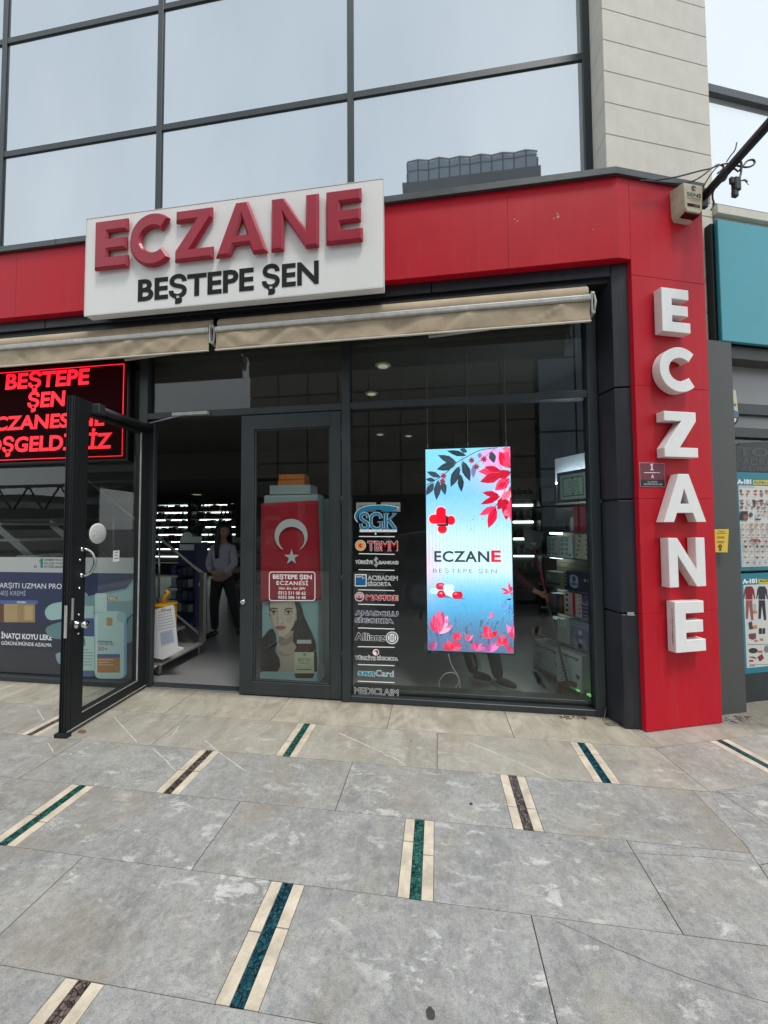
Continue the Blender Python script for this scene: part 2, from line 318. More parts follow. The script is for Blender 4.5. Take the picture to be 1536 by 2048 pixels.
def gl_E(st=.36, b=.225, mid=.93): return [[(0, 0), (1, 0), (1, b), (st, b), (st, .5-b/2), (mid, .5-b/2), (mid, .5+b/2), (st, .5+b/2), (st, 1-b), (.97, 1-b), (.97, 1), (0, 1)]]
def gl_Z(b=.23, d=.36): return [[(0, 0), (1, 0), (1, b), (.46, b), (.97, .80), (.97, 1), (.02, 1), (.02, 1-b), (.53, 1-b), (0, .2)]]
def gl_N(st=.27): return [[(0, 0), (st, 0), (st, .64), (1-st, 0), (1, 0), (1, 1), (1-st, 1), (1-st, .36), (st, 1), (0, 1)]]
def gl_A(st=.25): return [[(0, 0), (st, 0), (st+.075, .19), (1-st-.075, .19), (1-st, 0), (1, 0), (.62, 1), (.38, 1)], [(.40, .38), (.60, .38), (.5, .69)]]
def gl_C(t=.27): return [arc(.55, .5, .55, .5, 47, 313, 26)+arc(.55, .5, .55-t*1.02, .5-t, 318, 42, 22)]
GL = {'E': gl_E, 'Z': gl_Z, 'N': gl_N, 'A': gl_A, 'C': gl_C}
def glyph_solid(polys, P, u0, u1, v0, v1, n0, depth, bev, mats, name, parent):
    cu = bpy.data.curves.new('g', 'CURVE'); cu.dimensions = '2D'; cu.fill_mode = 'BOTH'
    for pl in polys:
        sp = cu.splines.new('POLY'); sp.points.add(len(pl)-1); sp.use_cyclic_u = True
        for i, (x, y) in enumerate(pl): sp.points[i].co = (u0+min(x, 1.0)*(u1-u0), v0+y*(v1-v0), 0, 1)
    cu.extrude = depth/2-bev; cu.bevel_depth = bev; cu.bevel_resolution = 0; cu.offset = -bev
    o = bpy.data.objects.new('g', cu); COL.objects.link(o); dg = bpy.context.evaluated_depsgraph_get()
    me = bpy.data.meshes.new_from_object(o.evaluated_get(dg)); mb = MB()
    mb.add([P.w(v.co.x, v.co.y, n0+v.co.z+depth/2) for v in me.vertices], [list(p.vertices) for p in me.polygons])
    if len(mats) > 1:
        for i, p in enumerate(me.polygons): mb.m[i] = 0 if p.normal.z > .7 else 1
    bpy.data.objects.remove(o); bpy.data.curves.remove(cu); bpy.data.meshes.remove(me)
    return mb.build(name, list(mats), parent)
# ------------------------------------------------------------------ flat pictures (posters, screens, decals) in layers
def smooth(pts, k=5, closed=True):
    n = len(pts); out = []
    for i in range(n if closed else n-1):
        p0, p1, p2, p3 = (pts[(i-1) % n], pts[i], pts[(i+1) % n], pts[(i+2) % n]) if closed else (pts[max(i-1, 0)], pts[i], pts[i+1], pts[min(i+2, n-1)])
        for j in range(k):
            t = j/k; out.append(tuple(.5*((2*p1[d])+(-p0[d]+p2[d])*t+(2*p0[d]-5*p1[d]+4*p2[d]-p3[d])*t*t+(-p0[d]+3*p1[d]-3*p2[d]+p3[d])*t**3) for d in range(len(p1))))
    if not closed: out.append(tuple(pts[-1]))
    return out
def rr(x0, y0, x1, y1, r): return [(x1-r, y0)]+arc(x1-r, y0+r, r, r, -90, 0, 5)+arc(x1-r, y1-r, r, r, 0, 90, 5)+arc(x0+r, y1-r, r, r, 90, 180, 5)+arc(x0+r, y0+r, r, r, 180, 270, 5)
class Art:
    def __init__(s, P, conv=None, step=.00008): s.P = P; s.mb = MB(); s.conv = conv or (lambda x, y: (x, y)); s.L = 0; s.step = step
    def up(s, k=1): s.L += s.step*k
    def uv(s, x, y): return s.P.px(*s.conv(x, y))
    def poly(s, pts, col, sm=False, raw=False):
        if sm: pts = smooth(pts)
        q = [p if raw else s.uv(*p) for p in pts]; s.up()
        tri = tessellate_polygon([[V((a, b, 0)) for a, b in q]])
        fs = []
        for t in tri:
            a, b, c = [q[i] for i in t]
            fs.append(list(t) if (b[0]-a[0])*(c[1]-a[1])-(b[1]-a[1])*(c[0]-a[0]) > 0 else list(t)[::-1])
        s.mb.add([s.P.w(a, b, s.L) for a, b in q], fs, None, False, [lin(col)]*len(q))
    def rect(s, x0, y0, x1, y1, col): s.poly([(x0, y0), (x1, y0), (x1, y1), (x0, y1)], col)
    def line(s, pts, w, col):
        q = [s.uv(*p) for p in pts]; L = []; R = []
        for i in range(len(q)):
            a, b = q[max(i-1, 0)], q[min(i+1, len(q)-1)]; dx, dy = b[0]-a[0], b[1]-a[1]; l = math.hypot(dx, dy) or 1
            ww = w*(1-.0*i); L.append((q[i][0]-dy/l*ww/2, q[i][1]+dx/l*ww/2)); R.append((q[i][0]+dy/l*ww/2, q[i][1]-dx/l*ww/2))
        s.poly(L+R[::-1], col, raw=True)
    def disc(s, x, y, rx, ry, col, a0=0, n=20): s.poly([(x+rx*math.cos(2*math.pi*i/n), y+ry*math.sin(2*math.pi*i/n)) for i in range(n)], col)
    def leaf(s, b, t, w, col, rib=None, k=.45):
        dx, dy = t[0]-b[0], t[1]-b[1]; l = math.hypot(dx, dy); nx, ny = -dy/l, dx/l; A = []; B = []
        for f, g in ((0, .06), (.15, .55), (k, 1), (.7, .72), (.88, .3)):
            A.append((b[0]+dx*f+nx*w*g, b[1]+dy*f+ny*w*g)); B.append((b[0]+dx*f-nx*w*g, b[1]+dy*f-ny*w*g))
        s.poly(A+[t]+B[::-1], col)
        if rib: s.poly([(b[0]+nx*w*.06, b[1]+ny*w*.06), t, (b[0]-nx*w*.1, b[1]-ny*w*.1)], rib)
    def text(s, t, xl, yt, yb, xr, col, **k):
        s.up(); a = s.conv(xl, yt); b = s.conv(xr, yb); text_px(s.mb, s.P, t, a[0], a[1], b[1], b[0], s.L, col=col, **k)
    def build(s, name, mat, parent=None): return s.mb.build(name, mat, parent)

# ================================================================== GROUND
XS = 2.09
def clip(poly, a, b, c):                          # keep a*x+b*y<=c
    out = []
    for i in range(len(poly)):
        p, q = poly[i], poly[(i+1) % len(poly)]; dp = a*p[0]+b*p[1]-c; dq = a*q[0]+b*q[1]-c
        if dp <= 0: out.append(p)
        if dp*dq < 0: t = dp/(dp-dq); out.append((p[0]+(q[0]-p[0])*t, p[1]+(q[1]-p[1])*t))
    return out
def area(p): return abs(sum(p[i][0]*p[(i+1) % len(p)][1]-p[(i+1) % len(p)][0]*p[i][1] for i in range(len(p))))/2
g = MB(); g.add([(-400, -400, -.012), (400, -400, -.012), (400, 400, -.012), (-400, 400, -.012)], [(0, 1, 2, 3)])
gr = g.build('ground', M('asphalt', (.09, .09, .088), .85, 0, .2, 1.2, .4, 90)); gr['kind'] = 'structure'
g = MB(); gap = .0018
def slab(poly, mi, col, z=0):
    if len(poly) < 3 or area(poly) < 2e-4: return
    cx = sum(p[0] for p in poly)/len(poly); cy = sum(p[1] for p in poly)/len(poly)
    q = []
    for x, y in poly:
        d = math.hypot(x-cx, y-cy) or 1; q.append((x-(x-cx)/d*gap*1.5, y-(y-cy)/d*gap*1.5))
    n = len(q); vs = [(x, y, z) for x, y in q]+[(x, y, z-.011) for x, y in q]
    if sum(q[i][0]*q[(i+1) % n][1]-q[(i+1) % n][0]*q[i][1] for i in range(n)) < 0: vs = vs[:n][::-1]+vs[n:][::-1]
    g.add(vs, [list(range(n))]+[(i, n+i, n+(i+1) % n, (i+1) % n) for i in range(n)], mi, False, [col]*(2*n))
def in_main(p): return [q for q in (clip(clip(p, 1, -(1.6-1.45)/(2.546-3.43), 1.6-(1.6-1.45)/(2.546-3.43)*2.546), 0, -1, -2.546), clip(clip(p, 1, -(1.6-1.49)/(2.546-2.09), 1.6-(1.6-1.49)/(2.546-2.09)*2.546), 0, 1, 2.546)) if len(q) > 2]
def in_side(p):
    k1 = (1.6-1.45)/(2.546-3.43); k2 = (1.6-1.49)/(2.546-2.09)
    return [q for q in (clip(clip(p, -1, k1, -(1.6-k1*2.546)), 0, -1, -2.546), clip(clip(p, -1, k2, -(1.6-k2*2.546)), 0, 1, 2.546)) if len(q) > 2]
rows = [3.448, 2.99, 2.55, 2.11, 1.667, 1.225]
while rows[-1] > -6: rows.append(rows[-1]-.442)
kinds = {0: None}
for r in range(len(rows)-1):
    y1, y0 = rows[r], rows[r+1]; sx = -1.06-.57*(r-1)
    for k in range(-9, 14):
        col = (random.random(), 0, random.random(), 1)
        if r == 0:
            x0 = -.41+k*.97; mi = 0; c2 = (random.random(), random.uniform(.8, 1), random.random(), 1)
            for q in in_main([(x0, y0), (x0+.97, y0), (x0+.97, y1), (x0, y1)]): slab(q, 0, c2)
            continue
        c = sx+k*XS; j = c+XS/2
        tint = .5 if r == 1 else .15 if r == 2 else .05
        for a, b in ((c+.077, j), (j, c+XS-.077)):
            cc = (random.random(), tint*random.uniform(.5, 1.2), random.random(), 1)
            for q in in_main([(a, y0), (b, y0), (b, y1), (a, y1)]): slab(q, 0, cc)
        for a, b, mi in ((c-.077, c-.026, 1), (c-.024, c+.024, 2+((r+k) % 3)), (c+.026, c+.077, 1)):
            mi = mi if mi == 1 else {1: {0: 2, 1: 3, -1: 4}, 2: {0: 4, 1: 4}, 3: {0: 2, 1: 2}, 4: {1: 3, 0: 2}, 5: {1: 4, 0: 4}}.get(r, {}).get(k, mi)
            ym = y0+(y1-y0)*random.uniform(.35, .7)
            for ya, yb in ((y0, ym), (ym, y1)) if mi == 1 else ((y0, y1),):
                for q in in_main([(a, ya), (b, ya), (b, yb), (a, yb)]): slab(q, mi, (random.random(), .2, random.random(), 1))
e2 = V((math.cos(.31), math.sin(.31), 0)); n2 = V((-math.sin(.31), math.cos(.31), 0)); O2 = V((1.599, 2.546, 0))
def rp(e, n): p = O2+e2*e+n2*n; return (p.x, p.y)
for r in range(-22, 5):
    for k in range(-4, 5):
        c = .615+.57*r+k*XS+(1.05 if r < 0 else 0)
        if not -4 < c < 9: continue
        cc = lambda: (random.random(), random.uniform(.1, .5) if r > -1 else .05, random.random(), 1)
        if r >= 1:
            for q in in_side([rp(c, r*.442), rp(c+1.045, r*.442), rp(c+1.045, (r+1)*.442), rp(c, (r+1)*.442)]): slab(q, 0, cc())
            for q in in_side([rp(c+1.045, r*.442), rp(c+2.09, r*.442), rp(c+2.09, (r+1)*.442), rp(c+1.045, (r+1)*.442)]): slab(q, 0, cc())
            continue
        for a, b, mi in ((c+.077, c+1.045, 0), (c+1.045, c+2.09-.077, 0), (c-.077, c-.026, 1), (c-.024, c+.024, 3), (c+.026, c+.077, 1)):
            for q in in_side([rp(a, r*.442), rp(b, r*.442), rp(b, (r+1)*.442), rp(a, (r+1)*.442)]): slab(q, mi, cc())
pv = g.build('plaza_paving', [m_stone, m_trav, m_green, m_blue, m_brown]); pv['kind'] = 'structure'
g = MB(); g.add([(-14, -6.2, -.006), (14, -6.2, -.006), (14, 6, -.006), (-14, 6, -.006)], [(0, 1, 2, 3)]); q = g.build('paving_bed', m_grout); q['kind'] = 'structure'
g = MB(); g.box(-40, 40, -8.6, -6.2, -.01, .0, 0); g.box(-40, 40, -6.35, -6.2, -.01, .12, 0); q = g.build('road', M('road_asphalt', (.055, .055, .056), .85, 0, .2, 2, .5, 120)); q['kind'] = 'structure'

# ================================================================== PHARMACY BUILDING
B = thing('pharmacy_building', 'shop building with red fascia, dark cladding and mirrored upper windows over the doors', 'building', (0, 3.45, 0))
# red fascia
g = MB()
xs = [-9, -6.6, -4.2, -1.8, .62, 1.472]
for i in range(5):
    a, b = xs[i]+(.0005 if i else 0), xs[i+1]-(.0005 if i < 4 else 0)
    if i < 4: g.box(a, b, 3.156, 3.25, 3.739, 4.413)
    else: g.vprism([(a, 3.156), (1.472, 3.156), (1.5765, 3.191), (1.5765, 3.25), (a, 3.25)], 3.739, 4.413)
fa = g.build('fascia', m_red, B, .0015)
g = MB(); g.box(-9, 1.46, 3.25, 3.52, 3.745, 4.41); g.build('fascia_core', m_soffit, B)
g = MB()
g.vprism([(-9, 3.125), (1.455, 3.125), (1.58, 3.166), (2.27, 3.396), (2.262, 3.52), (1.3, 3.52), (-9, 3.52)], 4.415, 4.472)
for x in (-3.72, -1.5, .15): g.box(x, x+.006, 3.121, 3.126, 4.405, 4.476)
g.build('coping', m_coping, B, .003)
# red corner pillar
g = MB(); zz = [0, .903, 1.805, 2.71, 3.612, 4.413]
Pb = PIL.w(.715, 0); n3 = -PIL.n
for i in range(5):
    a, b = zz[i]+(.0009 if i else .004), zz[i+1]-.0009*(i < 4)
    g.vprism([(PP.x, PP.y), (Pb.x, Pb.y), ((Pb+n3*.1).x, (Pb+n3*.1).y), (1.562, 3.30), (1.556, 3.252)], a, b)
g.build('pillar_cladding', m_red, B, .0018)
g = MB(); c0 = PIL.w(.03, 0, -.02); c1 = PIL.w(.70, 0, -.02); c2 = PIL.w(.735, 0, -.103); c3 = PIL.w(.735, 0, -.5)
g.vprism([(c0.x, c0.y), (c1.x, c1.y), (c1.x, c1.y+.08), (c3.x, c3.y), (1.6, 3.6)], 0.0, 4.405)
c4 = PIL.w(.735, 0, -.02); c5 = PIL.w(.717, 0, -.02); c6 = PIL.w(.717, 0, -.12); c7 = PIL.w(.738, 0, -.12)
g.vprism([(c5.x, c5.y), (c4.x, c4.y), (c7.x, c7.y), (c6.x, c6.y)], 0.02, 4.405)
g.build('pillar_core', m_coping, B)
# dark column between window and pillar
g = MB(); zz = [0, .895, 1.80, 2.708, 3.735]
for i in range(4):
    g.vprism([(1.375, 3.425), (1.443, 3.226), (1.572, 3.226), (1.572, 3.40), (1.5, 3.425)], zz[i]+(.008 if i else .003), zz[i+1]-.006*(i < 3))
g.build('column_cladding', m_dark, B, .004)
g = MB(); g.vprism([(1.40, 3.43), (1.455, 3.25), (1.56, 3.25), (1.56, 3.5)], 0, 3.73); g.build('column_core', m_soffit, B)
# dark beam below the fascia and the recess soffit
g = MB()
for a, b in ((-9, -6.5), (-6.5, -3.93), (-3.93, -.02+0), (-.02, 1.44)): g.box(a+.004, b-.004, 3.226, 3.33, 3.640, 3.738)
g.build('beam_cladding', m_dark, B, .003)
g = MB(); g.box(-9, 1.45, 3.255, 3.60, 3.60, 3.739); g.build('soffit', m_soffit, B)
# stone column over the corner
g = MB(); zj = [4.47, 4.82]+[4.82+.272*i for i in range(1, 18)]
s0 = PIL.w(0, 0, -.05); L0 = s0+PIL.u*-.155; R0 = s0+PIL.u*.905
for i in range(len(zj)-1):
    a, b = zj[i]+.0025, zj[i+1]-.0025
    g.vprism([(1.418, 3.49), (L0.x, L0.y), (R0.x-.001, R0.y), ((R0-PIL.n*.45).x, (R0-PIL.n*.45).y), (1.6, 3.7)][0:], a, b)
g.build('stone_column', m_lime, B, .003)
g = MB(); l1 = L0+V((.025, .03, 0)); r1 = R0+V((-.02, .01, 0)); g.vprism([(1.45, 3.50), (l1.x, l1.y), (r1.x, r1.y), (r1.x-.1, r1.y+.3), (1.6, 3.7)], 4.4, 9.2); g.build('stone_core', m_joint, B)
# upper glazing
g = MB()
XV = [-9.0, -6.9, -4.83, -2.86, -.79, 1.383]
for x in XV: g.box(x-.031, x+.031, 3.436, 3.53, 4.44, 9.2)
for z in (5.83, 7.18, 8.5): g.box(-9, 1.416, 3.441, 3.52, z-.034, z+.034)
g.box(-9, 1.416, 3.436, 3.52, 4.42, 4.50)
g.build('upper_window_frame', m_frame, B, .003)
for x in range(5):
    for z0, z1 in ((4.5, 5.796), (5.864, 7.146), (7.214, 8.46)):
        q = MB(); dx = random.uniform(-.003, .003); q.box(XV[x]+.033, XV[x+1]-.033, 3.455, 3.47, z0, z1); o = q.build('upper_window', m_upper, B)
        if z1 < 6: pass
g = MB(); g.box(-9, 1.5, 3.56, 3.7, 4.42, 9.2); g.build('upper_backing', m_soffit, B)
# lower frames
g = MB(); F = (3.40, 3.50)
g.box(-3.0, -2.905, *F, 0, 3.60); g.box(-2.905, -2.862, 3.45, 3.50, 0, 2.70); g.box(-.872, -.795, 3.385, 3.50, 0, 3.60); g.box(1.30, 1.379, 3.39, 3.50, 0, 3.60)
g.box(-9, -3.0, *F, 0, .055); g.box(-.795, 1.30, 3.395, 3.50, 0, .055); g.box(-.795, 1.30, 3.462, 3.58, .055, .10)
g.box(-2.905, -.872, 3.40, 3.50, 2.70, 2.765); g.box(-.795, 1.30, 3.40, 3.50, 2.70, 2.765)
g.box(-7.0, -6.93, *F, .055, 3.60)
g.build('shop_frame', m_frame, B, .004)
g = MB(); g.box(-2.905, -.872, 3.47, 3.56, -.002, .012); g.build('threshold', m_frame, B, .002)
def pane(x0, x1, z0, z1, name='window_pane', m=None, y=3.45, par=None):
    q = MB(); q.box(x0, x1, y, y+.006, z0, z1); return q.build(name, m or m_pane, par or B)
pane(-6.93, -3.0, .055, 3.6); pane(-.795, 1.30, .055, 2.70); pane(-.795, 1.30, 2.765, 3.6); pane(-2.905, -.872, 2.765, 3.6)
g = MB(); g.box(-9, -7, 3.40, 3.6, 0, 3.6); g.build('side_wall', m_dark, B)
# fixed door leaf
D = MB(); y0, y1 = 3.405, 3.455
D.box(-1.885, -1.752, y0, y1, .012, 2.692); D.box(-.988, -.880, y0, y1, .012, 2.692); D.box(-1.752, -.988, y0, y1, 2.55, 2.692); D.box(-1.752, -.988, y0, y1, .012, .135)
D.box(-1.752, -1.735, y0+.012, y1-.01, .135, 2.55); D.box(-1.005, -.988, y0+.012, y1-.01, .135, 2.55); D.box(-1.735, -1.005, y0+.012, y1-.01, 2.535, 2.55); D.box(-1.735, -1.005, y0+.012, y1-.01, .135, .15)
dl = D.build('door', m_frame, B, .003)
pane(-1.735, -1.005, .15, 2.535, 'door_pane', m_pane_door, 3.428, dl)
q = MB(); q.lathe((-1.853, 3.404, .88), [(.024, 0), (.024, .008), (.018, .014), (0.004, .016)], 16, (0, -1, 0)); q.box(-1.8545, -1.8515, 3.386, 3.392, .872, .888); q.build('lock', m_chrome, dl)
for z in (.35, 1.05, 1.78, 2.38):
    q = MB(); q.lathe((-.874, 3.397, z), [(.011, 0), (.011, .10)], 10); q.build('hinge', m_frame_d, dl)
# open door leaf, swung outwards about its left jamb
hx, hy = -2.897, 3.43; ex, ey = -2.838, 2.572
OP = Plane((hx, hy, 0), (hx-ex, hy-ey, 0))       # u runs from free edge to hinge, n towards +x
OP = Plane((ex, ey, 0), (hx-ex, hy-ey, 0)); LW = math.hypot(hx-ex, hy-ey)
if OP.n.x < 0: OP.n = -OP.n
D = MB(); t0, t1 = -.06, 0.0
D.obox(OP, 0, .135, .02, 2.655, t0, t1); D.obox(OP, LW-.115, LW, .02, 2.655, t0, t1); D.obox(OP, .135, LW-.115, 2.54, 2.655, t0, t1); D.obox(OP, .135, LW-.115, .02, .13, t0, t1)
for a in (.012, .035): D.obox(OP, -.006, 0, .02, 2.655, -a-.006, -a)
D.obox(OP, -.012, 0, .02, 2.655, -.05, -.056); D.obox(OP, -.03, .012, .0, .03, -.075, .03)
D.obox(OP, .03, .032, .02, 2.655, 0, .003); D.obox(OP, LW-.01, LW+.03, .03, 2.655, -.055, -.035)
od = D.build('door', m_frame_d, B, .003); od['label'] = 'dark glazed door leaf standing wide open'
q = MB(); q.obox(OP, .135, LW-.115, .13, 2.54, -.034, -.028); q.build('door_pane', m_pane_door, od)
q = MB(); q.obox(OP, LW-.128, LW-.116, .13, 2.54, -.003, .004); q.obox(OP, .13, LW-.115, .118, .124, -.0, .004); q.obox(OP, 0, LW, .028, .034, 0, .006); q.build('sealing_strip', m_alu, od)
def opp(px, py, n=0): p = atp(px, py, OP.P+OP.n*n, OP.n)-OP.P; return p.dot(OP.u), p.z
q = MB(); hu, _ = opp(165, 1125)
pts = [OP.w(.10, 1.43, 0), OP.w(.10, 1.43, .03), OP.w(.125, 1.40, .062), OP.w(.14, 1.325, .075), OP.w(.125, 1.25, .062), OP.w(.10, 1.22, .03), OP.w(.10, 1.22, 0)]
q.tube([V(p) for p in smooth([tuple(p) for p in pts], 5, False)], .011, 10)
q.lathe(OP.w(.10, 1.43, 0), [(.02, 0), (.02, .006), (.012, .012)], 14, OP.n); q.lathe(OP.w(.10, 1.22, 0), [(.02, 0), (.02, .006), (.012, .012)], 14, OP.n)
q.build('handle', m_chrome, od)
q = MB(); q.lathe(OP.w(.07, .835, 0), [(.034, 0), (.034, .008), (.024, .012), (.02, .04), (.03, .052), (.032, .075), (.026, .085)], 18, OP.n); q.build('knob', m_chrome, od)
for z in (1.345, 1.12, .91, .76): q = MB(); q.lathe(OP.w(.082, z, 0), [(.011, 0), (.011, .004), (.006, .008)], 10, OP.n); q.build('screw_cap', m_chrome, od)
q = MB(); q.obox(OP, .015, .035, .88, 1.05, -.0, .002); q.obox(OP, -.014, -.006, .75, 1.0, -.03, -.012); q.build('lock_plate', m_alu, od)
q = MB(); q.tube([OP.w(.20, 2.60, .035), OP.w(LW-.03, 2.60, .035)], .032, 14); q.build('door_closer', m_frame_d, od, )
q = MB(); q.obox(OP, .15, .215, 2.555, 2.64, 0, .075); q.build('closer_bracket', m_frame, od, .004)
# closer arm reaching to the rail over the opening
q = MB(); q.tube([OP.w(LW-.05, 2.655, .03), V((-2.42, 3.37, 2.735))], .006, 6); q.box(-2.60, -2.22, 3.36, 3.40, 2.715, 2.745); q.build('closer_arm', m_alu, B)
# interior shell of the building
m_int = M('interior_paint', (.12, .118, .11), .8, 0, .06); m_ceil = M('interior_ceiling', (.12, .115, .105), .85, 0, .08, 1.5); m_ifl = M('interior_floor', (.20, .203, .205), .35, 0, .08, 2)
g = MB(); g.add([(-11.5, 3.45, 0.002), (1.9, 3.45, 0.002), (2.6, 7.05, 0.002), (2.6, 12.6, 0.002), (-11.5, 12.6, 0.002)], [(0, 1, 2, 3, 4)]); q = g.build('shop_floor', m_ifl); q['kind'] = 'structure'
g = MB(); g.vprism([(-11.5, 3.61), (1.9, 3.61), (2.3, 7), (2.6, 8), (-11.5, 8)], 3.32, 3.40); g.box(-11.5, 2.6, 8, 12.7, 2.72, 2.8); g.box(-11.5, 1.9, 3.605, 3.66, 3.401, 4.6); g.box(-11.5, 2.3, 3.66, 12.7, 4.5, 4.6); g.box(-11.5, 2.6, 7.95, 8, 2.72, 3.32); g.build('interior_ceiling', m_ceil, B)  # bulkhead and cap above the ceiling are added to keep sky light out
g = MB(); g.box(-11.6, -11.5, 3.5, 12.7, 0, 3.4); g.box(-11.5, 2.6, 12.6, 12.7, 0, 3.4); g.build('interior_wall', m_int, B)
g = MB(); g.vprism([(1.84, 3.75), (2.25, 7.0), (2.35, 7.0), (1.95, 3.75)][::-1], 0, 3.4); g.build('interior_wall', M('interior_dark_wall', (.12, .12, .115), .8), B)
g = MB(); g.box(.35, 2.25, 7.0, 7.1, 0, 3.32); g.build('interior_wall', M('interior_beige', (.22, .205, .18), .8), B)
for z in (0.0,): pass
# ceiling spots
for x, y in ((-.548, 3.903), (-.815, 4.715), (-1.028, 6.856), (-.51, 7.059)):
    t = thing('downlight', {3.903: 'large round ceiling lamp nearest the window, seen in the top pane', 4.715: 'round ceiling lamp lower in the top pane, second nearest the window', 6.856: 'small round ceiling lamp just under the transom bar, the left of two', 7.059: 'small round ceiling lamp just under the transom bar, the right of two'}[y], 'ceiling lamp', (x, y, 3.32), 'round lamps in the shop ceiling')
    q = MB(); q.lathe((x, y, 3.319), [(.085, 0), (.085, -.008), (.06, -.012)], 20); q.build('rim', m_white, t)
    q = MB(); q.lathe((x, y, 3.306), [(.055, 0), (.05, -.002)], 16); q.build('lens', M('lamp_lens', (.5, .5, .4), .5, emit=(235, 240, 190), es=.22), t)
t = thing('downlight', 'round recessed ceiling lamp far back above the medicine shelves', 'ceiling lamp', (-8.0, 11.6, 2.72))
q = MB(); q.lathe((-8.0, 11.6, 2.719), [(.2, 0), (.2, -.01), (.15, -.014)], 20); q.build('rim', m_white, t)
q = MB(); q.lathe((-8.0, 11.6, 2.704), [(.14, 0), (.13, -.002)], 16); q.build('lens', MATS['lamp_lens'], t)
# ================================================================== SIGN BOARD
SY = 3.062; SG = FY(SY)
t = thing('shop_sign', 'large white sign board with raised crimson ECZANE letters and black BEŞTEPE ŞEN', 'sign', (-1.86, SY, 3.62))
q = MB(); q.box(-3.297, -.421, SY, 3.150, 3.621, 4.568); q.build('panel', m_white, t, .006, 2)
q = MB(); q.box(-3.303, -.415, SY-.002, SY+.01, 3.614, 3.622); q.box(-3.303, -.415, SY-.002, SY+.01, 4.567, 4.575); q.box(-3.304, -3.297, SY-.002, SY+.01, 3.622, 4.567); q.box(-.421, -.414, SY-.002, SY+.01, 3.622, 4.567); q.build('edge_trim', M('white_trim', (.66, .66, .63), .4), t, .002)
for ch, l, r, tp, bt, cx in (('E', 196.7, 262.8, 446, 542, 230), ('C', 265.7, 350.5, 433, 538, 308), ('Z', 355.5, 431, 425, 525.5, 393), ('A', 436.6, 539.4, 410.5, 515, 490), ('N', 546.2, 640, 399.7, 504, 593), ('E', 654.6, 727, 387, 491.6, 690)):
    m_ = (tp+bt)/2; u0 = SG.px(l, m_)[0]; u1 = SG.px(r, m_)[0]; v0 = SG.px(cx, bt)[1]; v1 = SG.px(cx, tp)[1]
    glyph_solid({'E': gl_E(.40, .25, .95), 'A': gl_A(.28)}.get(ch) or GL[ch](), SG, u0, u1, v0, v1, .0, .05, .018, [m_letter], 'letter', t)
q = MB(); text_px(q, SG, 'BEŞTEPE', 277.6, 561.8, 601.7, 506, .001, wt=.028, th=.003); text_px(q, SG, 'ŞEN', 527, 538, 580, 636, .001, wt=.028, th=.003)
# second word sits on the same baseline
q = MB(); a = SG.px(277.6, 601.7); b = SG.px(277.6, 561.8); e = SG.px(506, 560); c = SG.px(526, 555); d = SG.px(635.8, 545)
put_text(q, SG, 'BEŞTEPE', a[0], a[1], e[0], b[1], .001, wt=.028, th=.003); put_text(q, SG, 'ŞEN', c[0], a[1], d[0], b[1], .001, wt=.028, th=.003)
q.build('lettering', m_black_t, t)
# ================================================================== PILLAR LETTERS
LT = [('E', .197, .462, 3.13, 3.485, 'white boxed letter E, topmost on the red pillar'), ('C', .157, .508, 2.648, 3.01, 'white boxed letter C, second from the top on the red pillar'),
      ('Z', .175, .49, 2.128, 2.49, 'white boxed letter Z on the red pillar above the house number plate'), ('A', .145, .543, 1.617, 1.995, 'white boxed letter A on the red pillar beside the house number plate'),
      ('N', .178, .518, 1.113, 1.493, 'white boxed letter N on the red pillar level with the yellow card'), ('E', .216, .494, .614, 1.0, 'white boxed letter E with a dirty left edge, lowest on the red pillar')]
for ch, u0, u1, v0, v1, lb in LT:
    r_ = PIL.w((u0+u1)/2, v0, 0); t = thing('sign_letter', lb, 'letter', r_, 'white letters down the red pillar')
    P = {'E': gl_E(.36, .235, .93), 'C': gl_C(.24), 'A': gl_A(.24), 'N': gl_N(.25), 'Z': gl_Z(.21)}[ch]
    glyph_solid(P, PIL, u0, u1, v0, v1, .004, .071, .0025, [m_chan, m_chan_s], 'letter_box', t)
    if 'lowest' in lb:
        q = MB()
        for k in range(16):
            z = v0+.05+k*.018; q.obox(PIL, u0-.0012, u0, z, z+random.uniform(.01, .02), .05-random.uniform(0, .006), .05+.004)
        q.build('dirt_streak', M('dirt', (.18, .14, .11), .9), t)
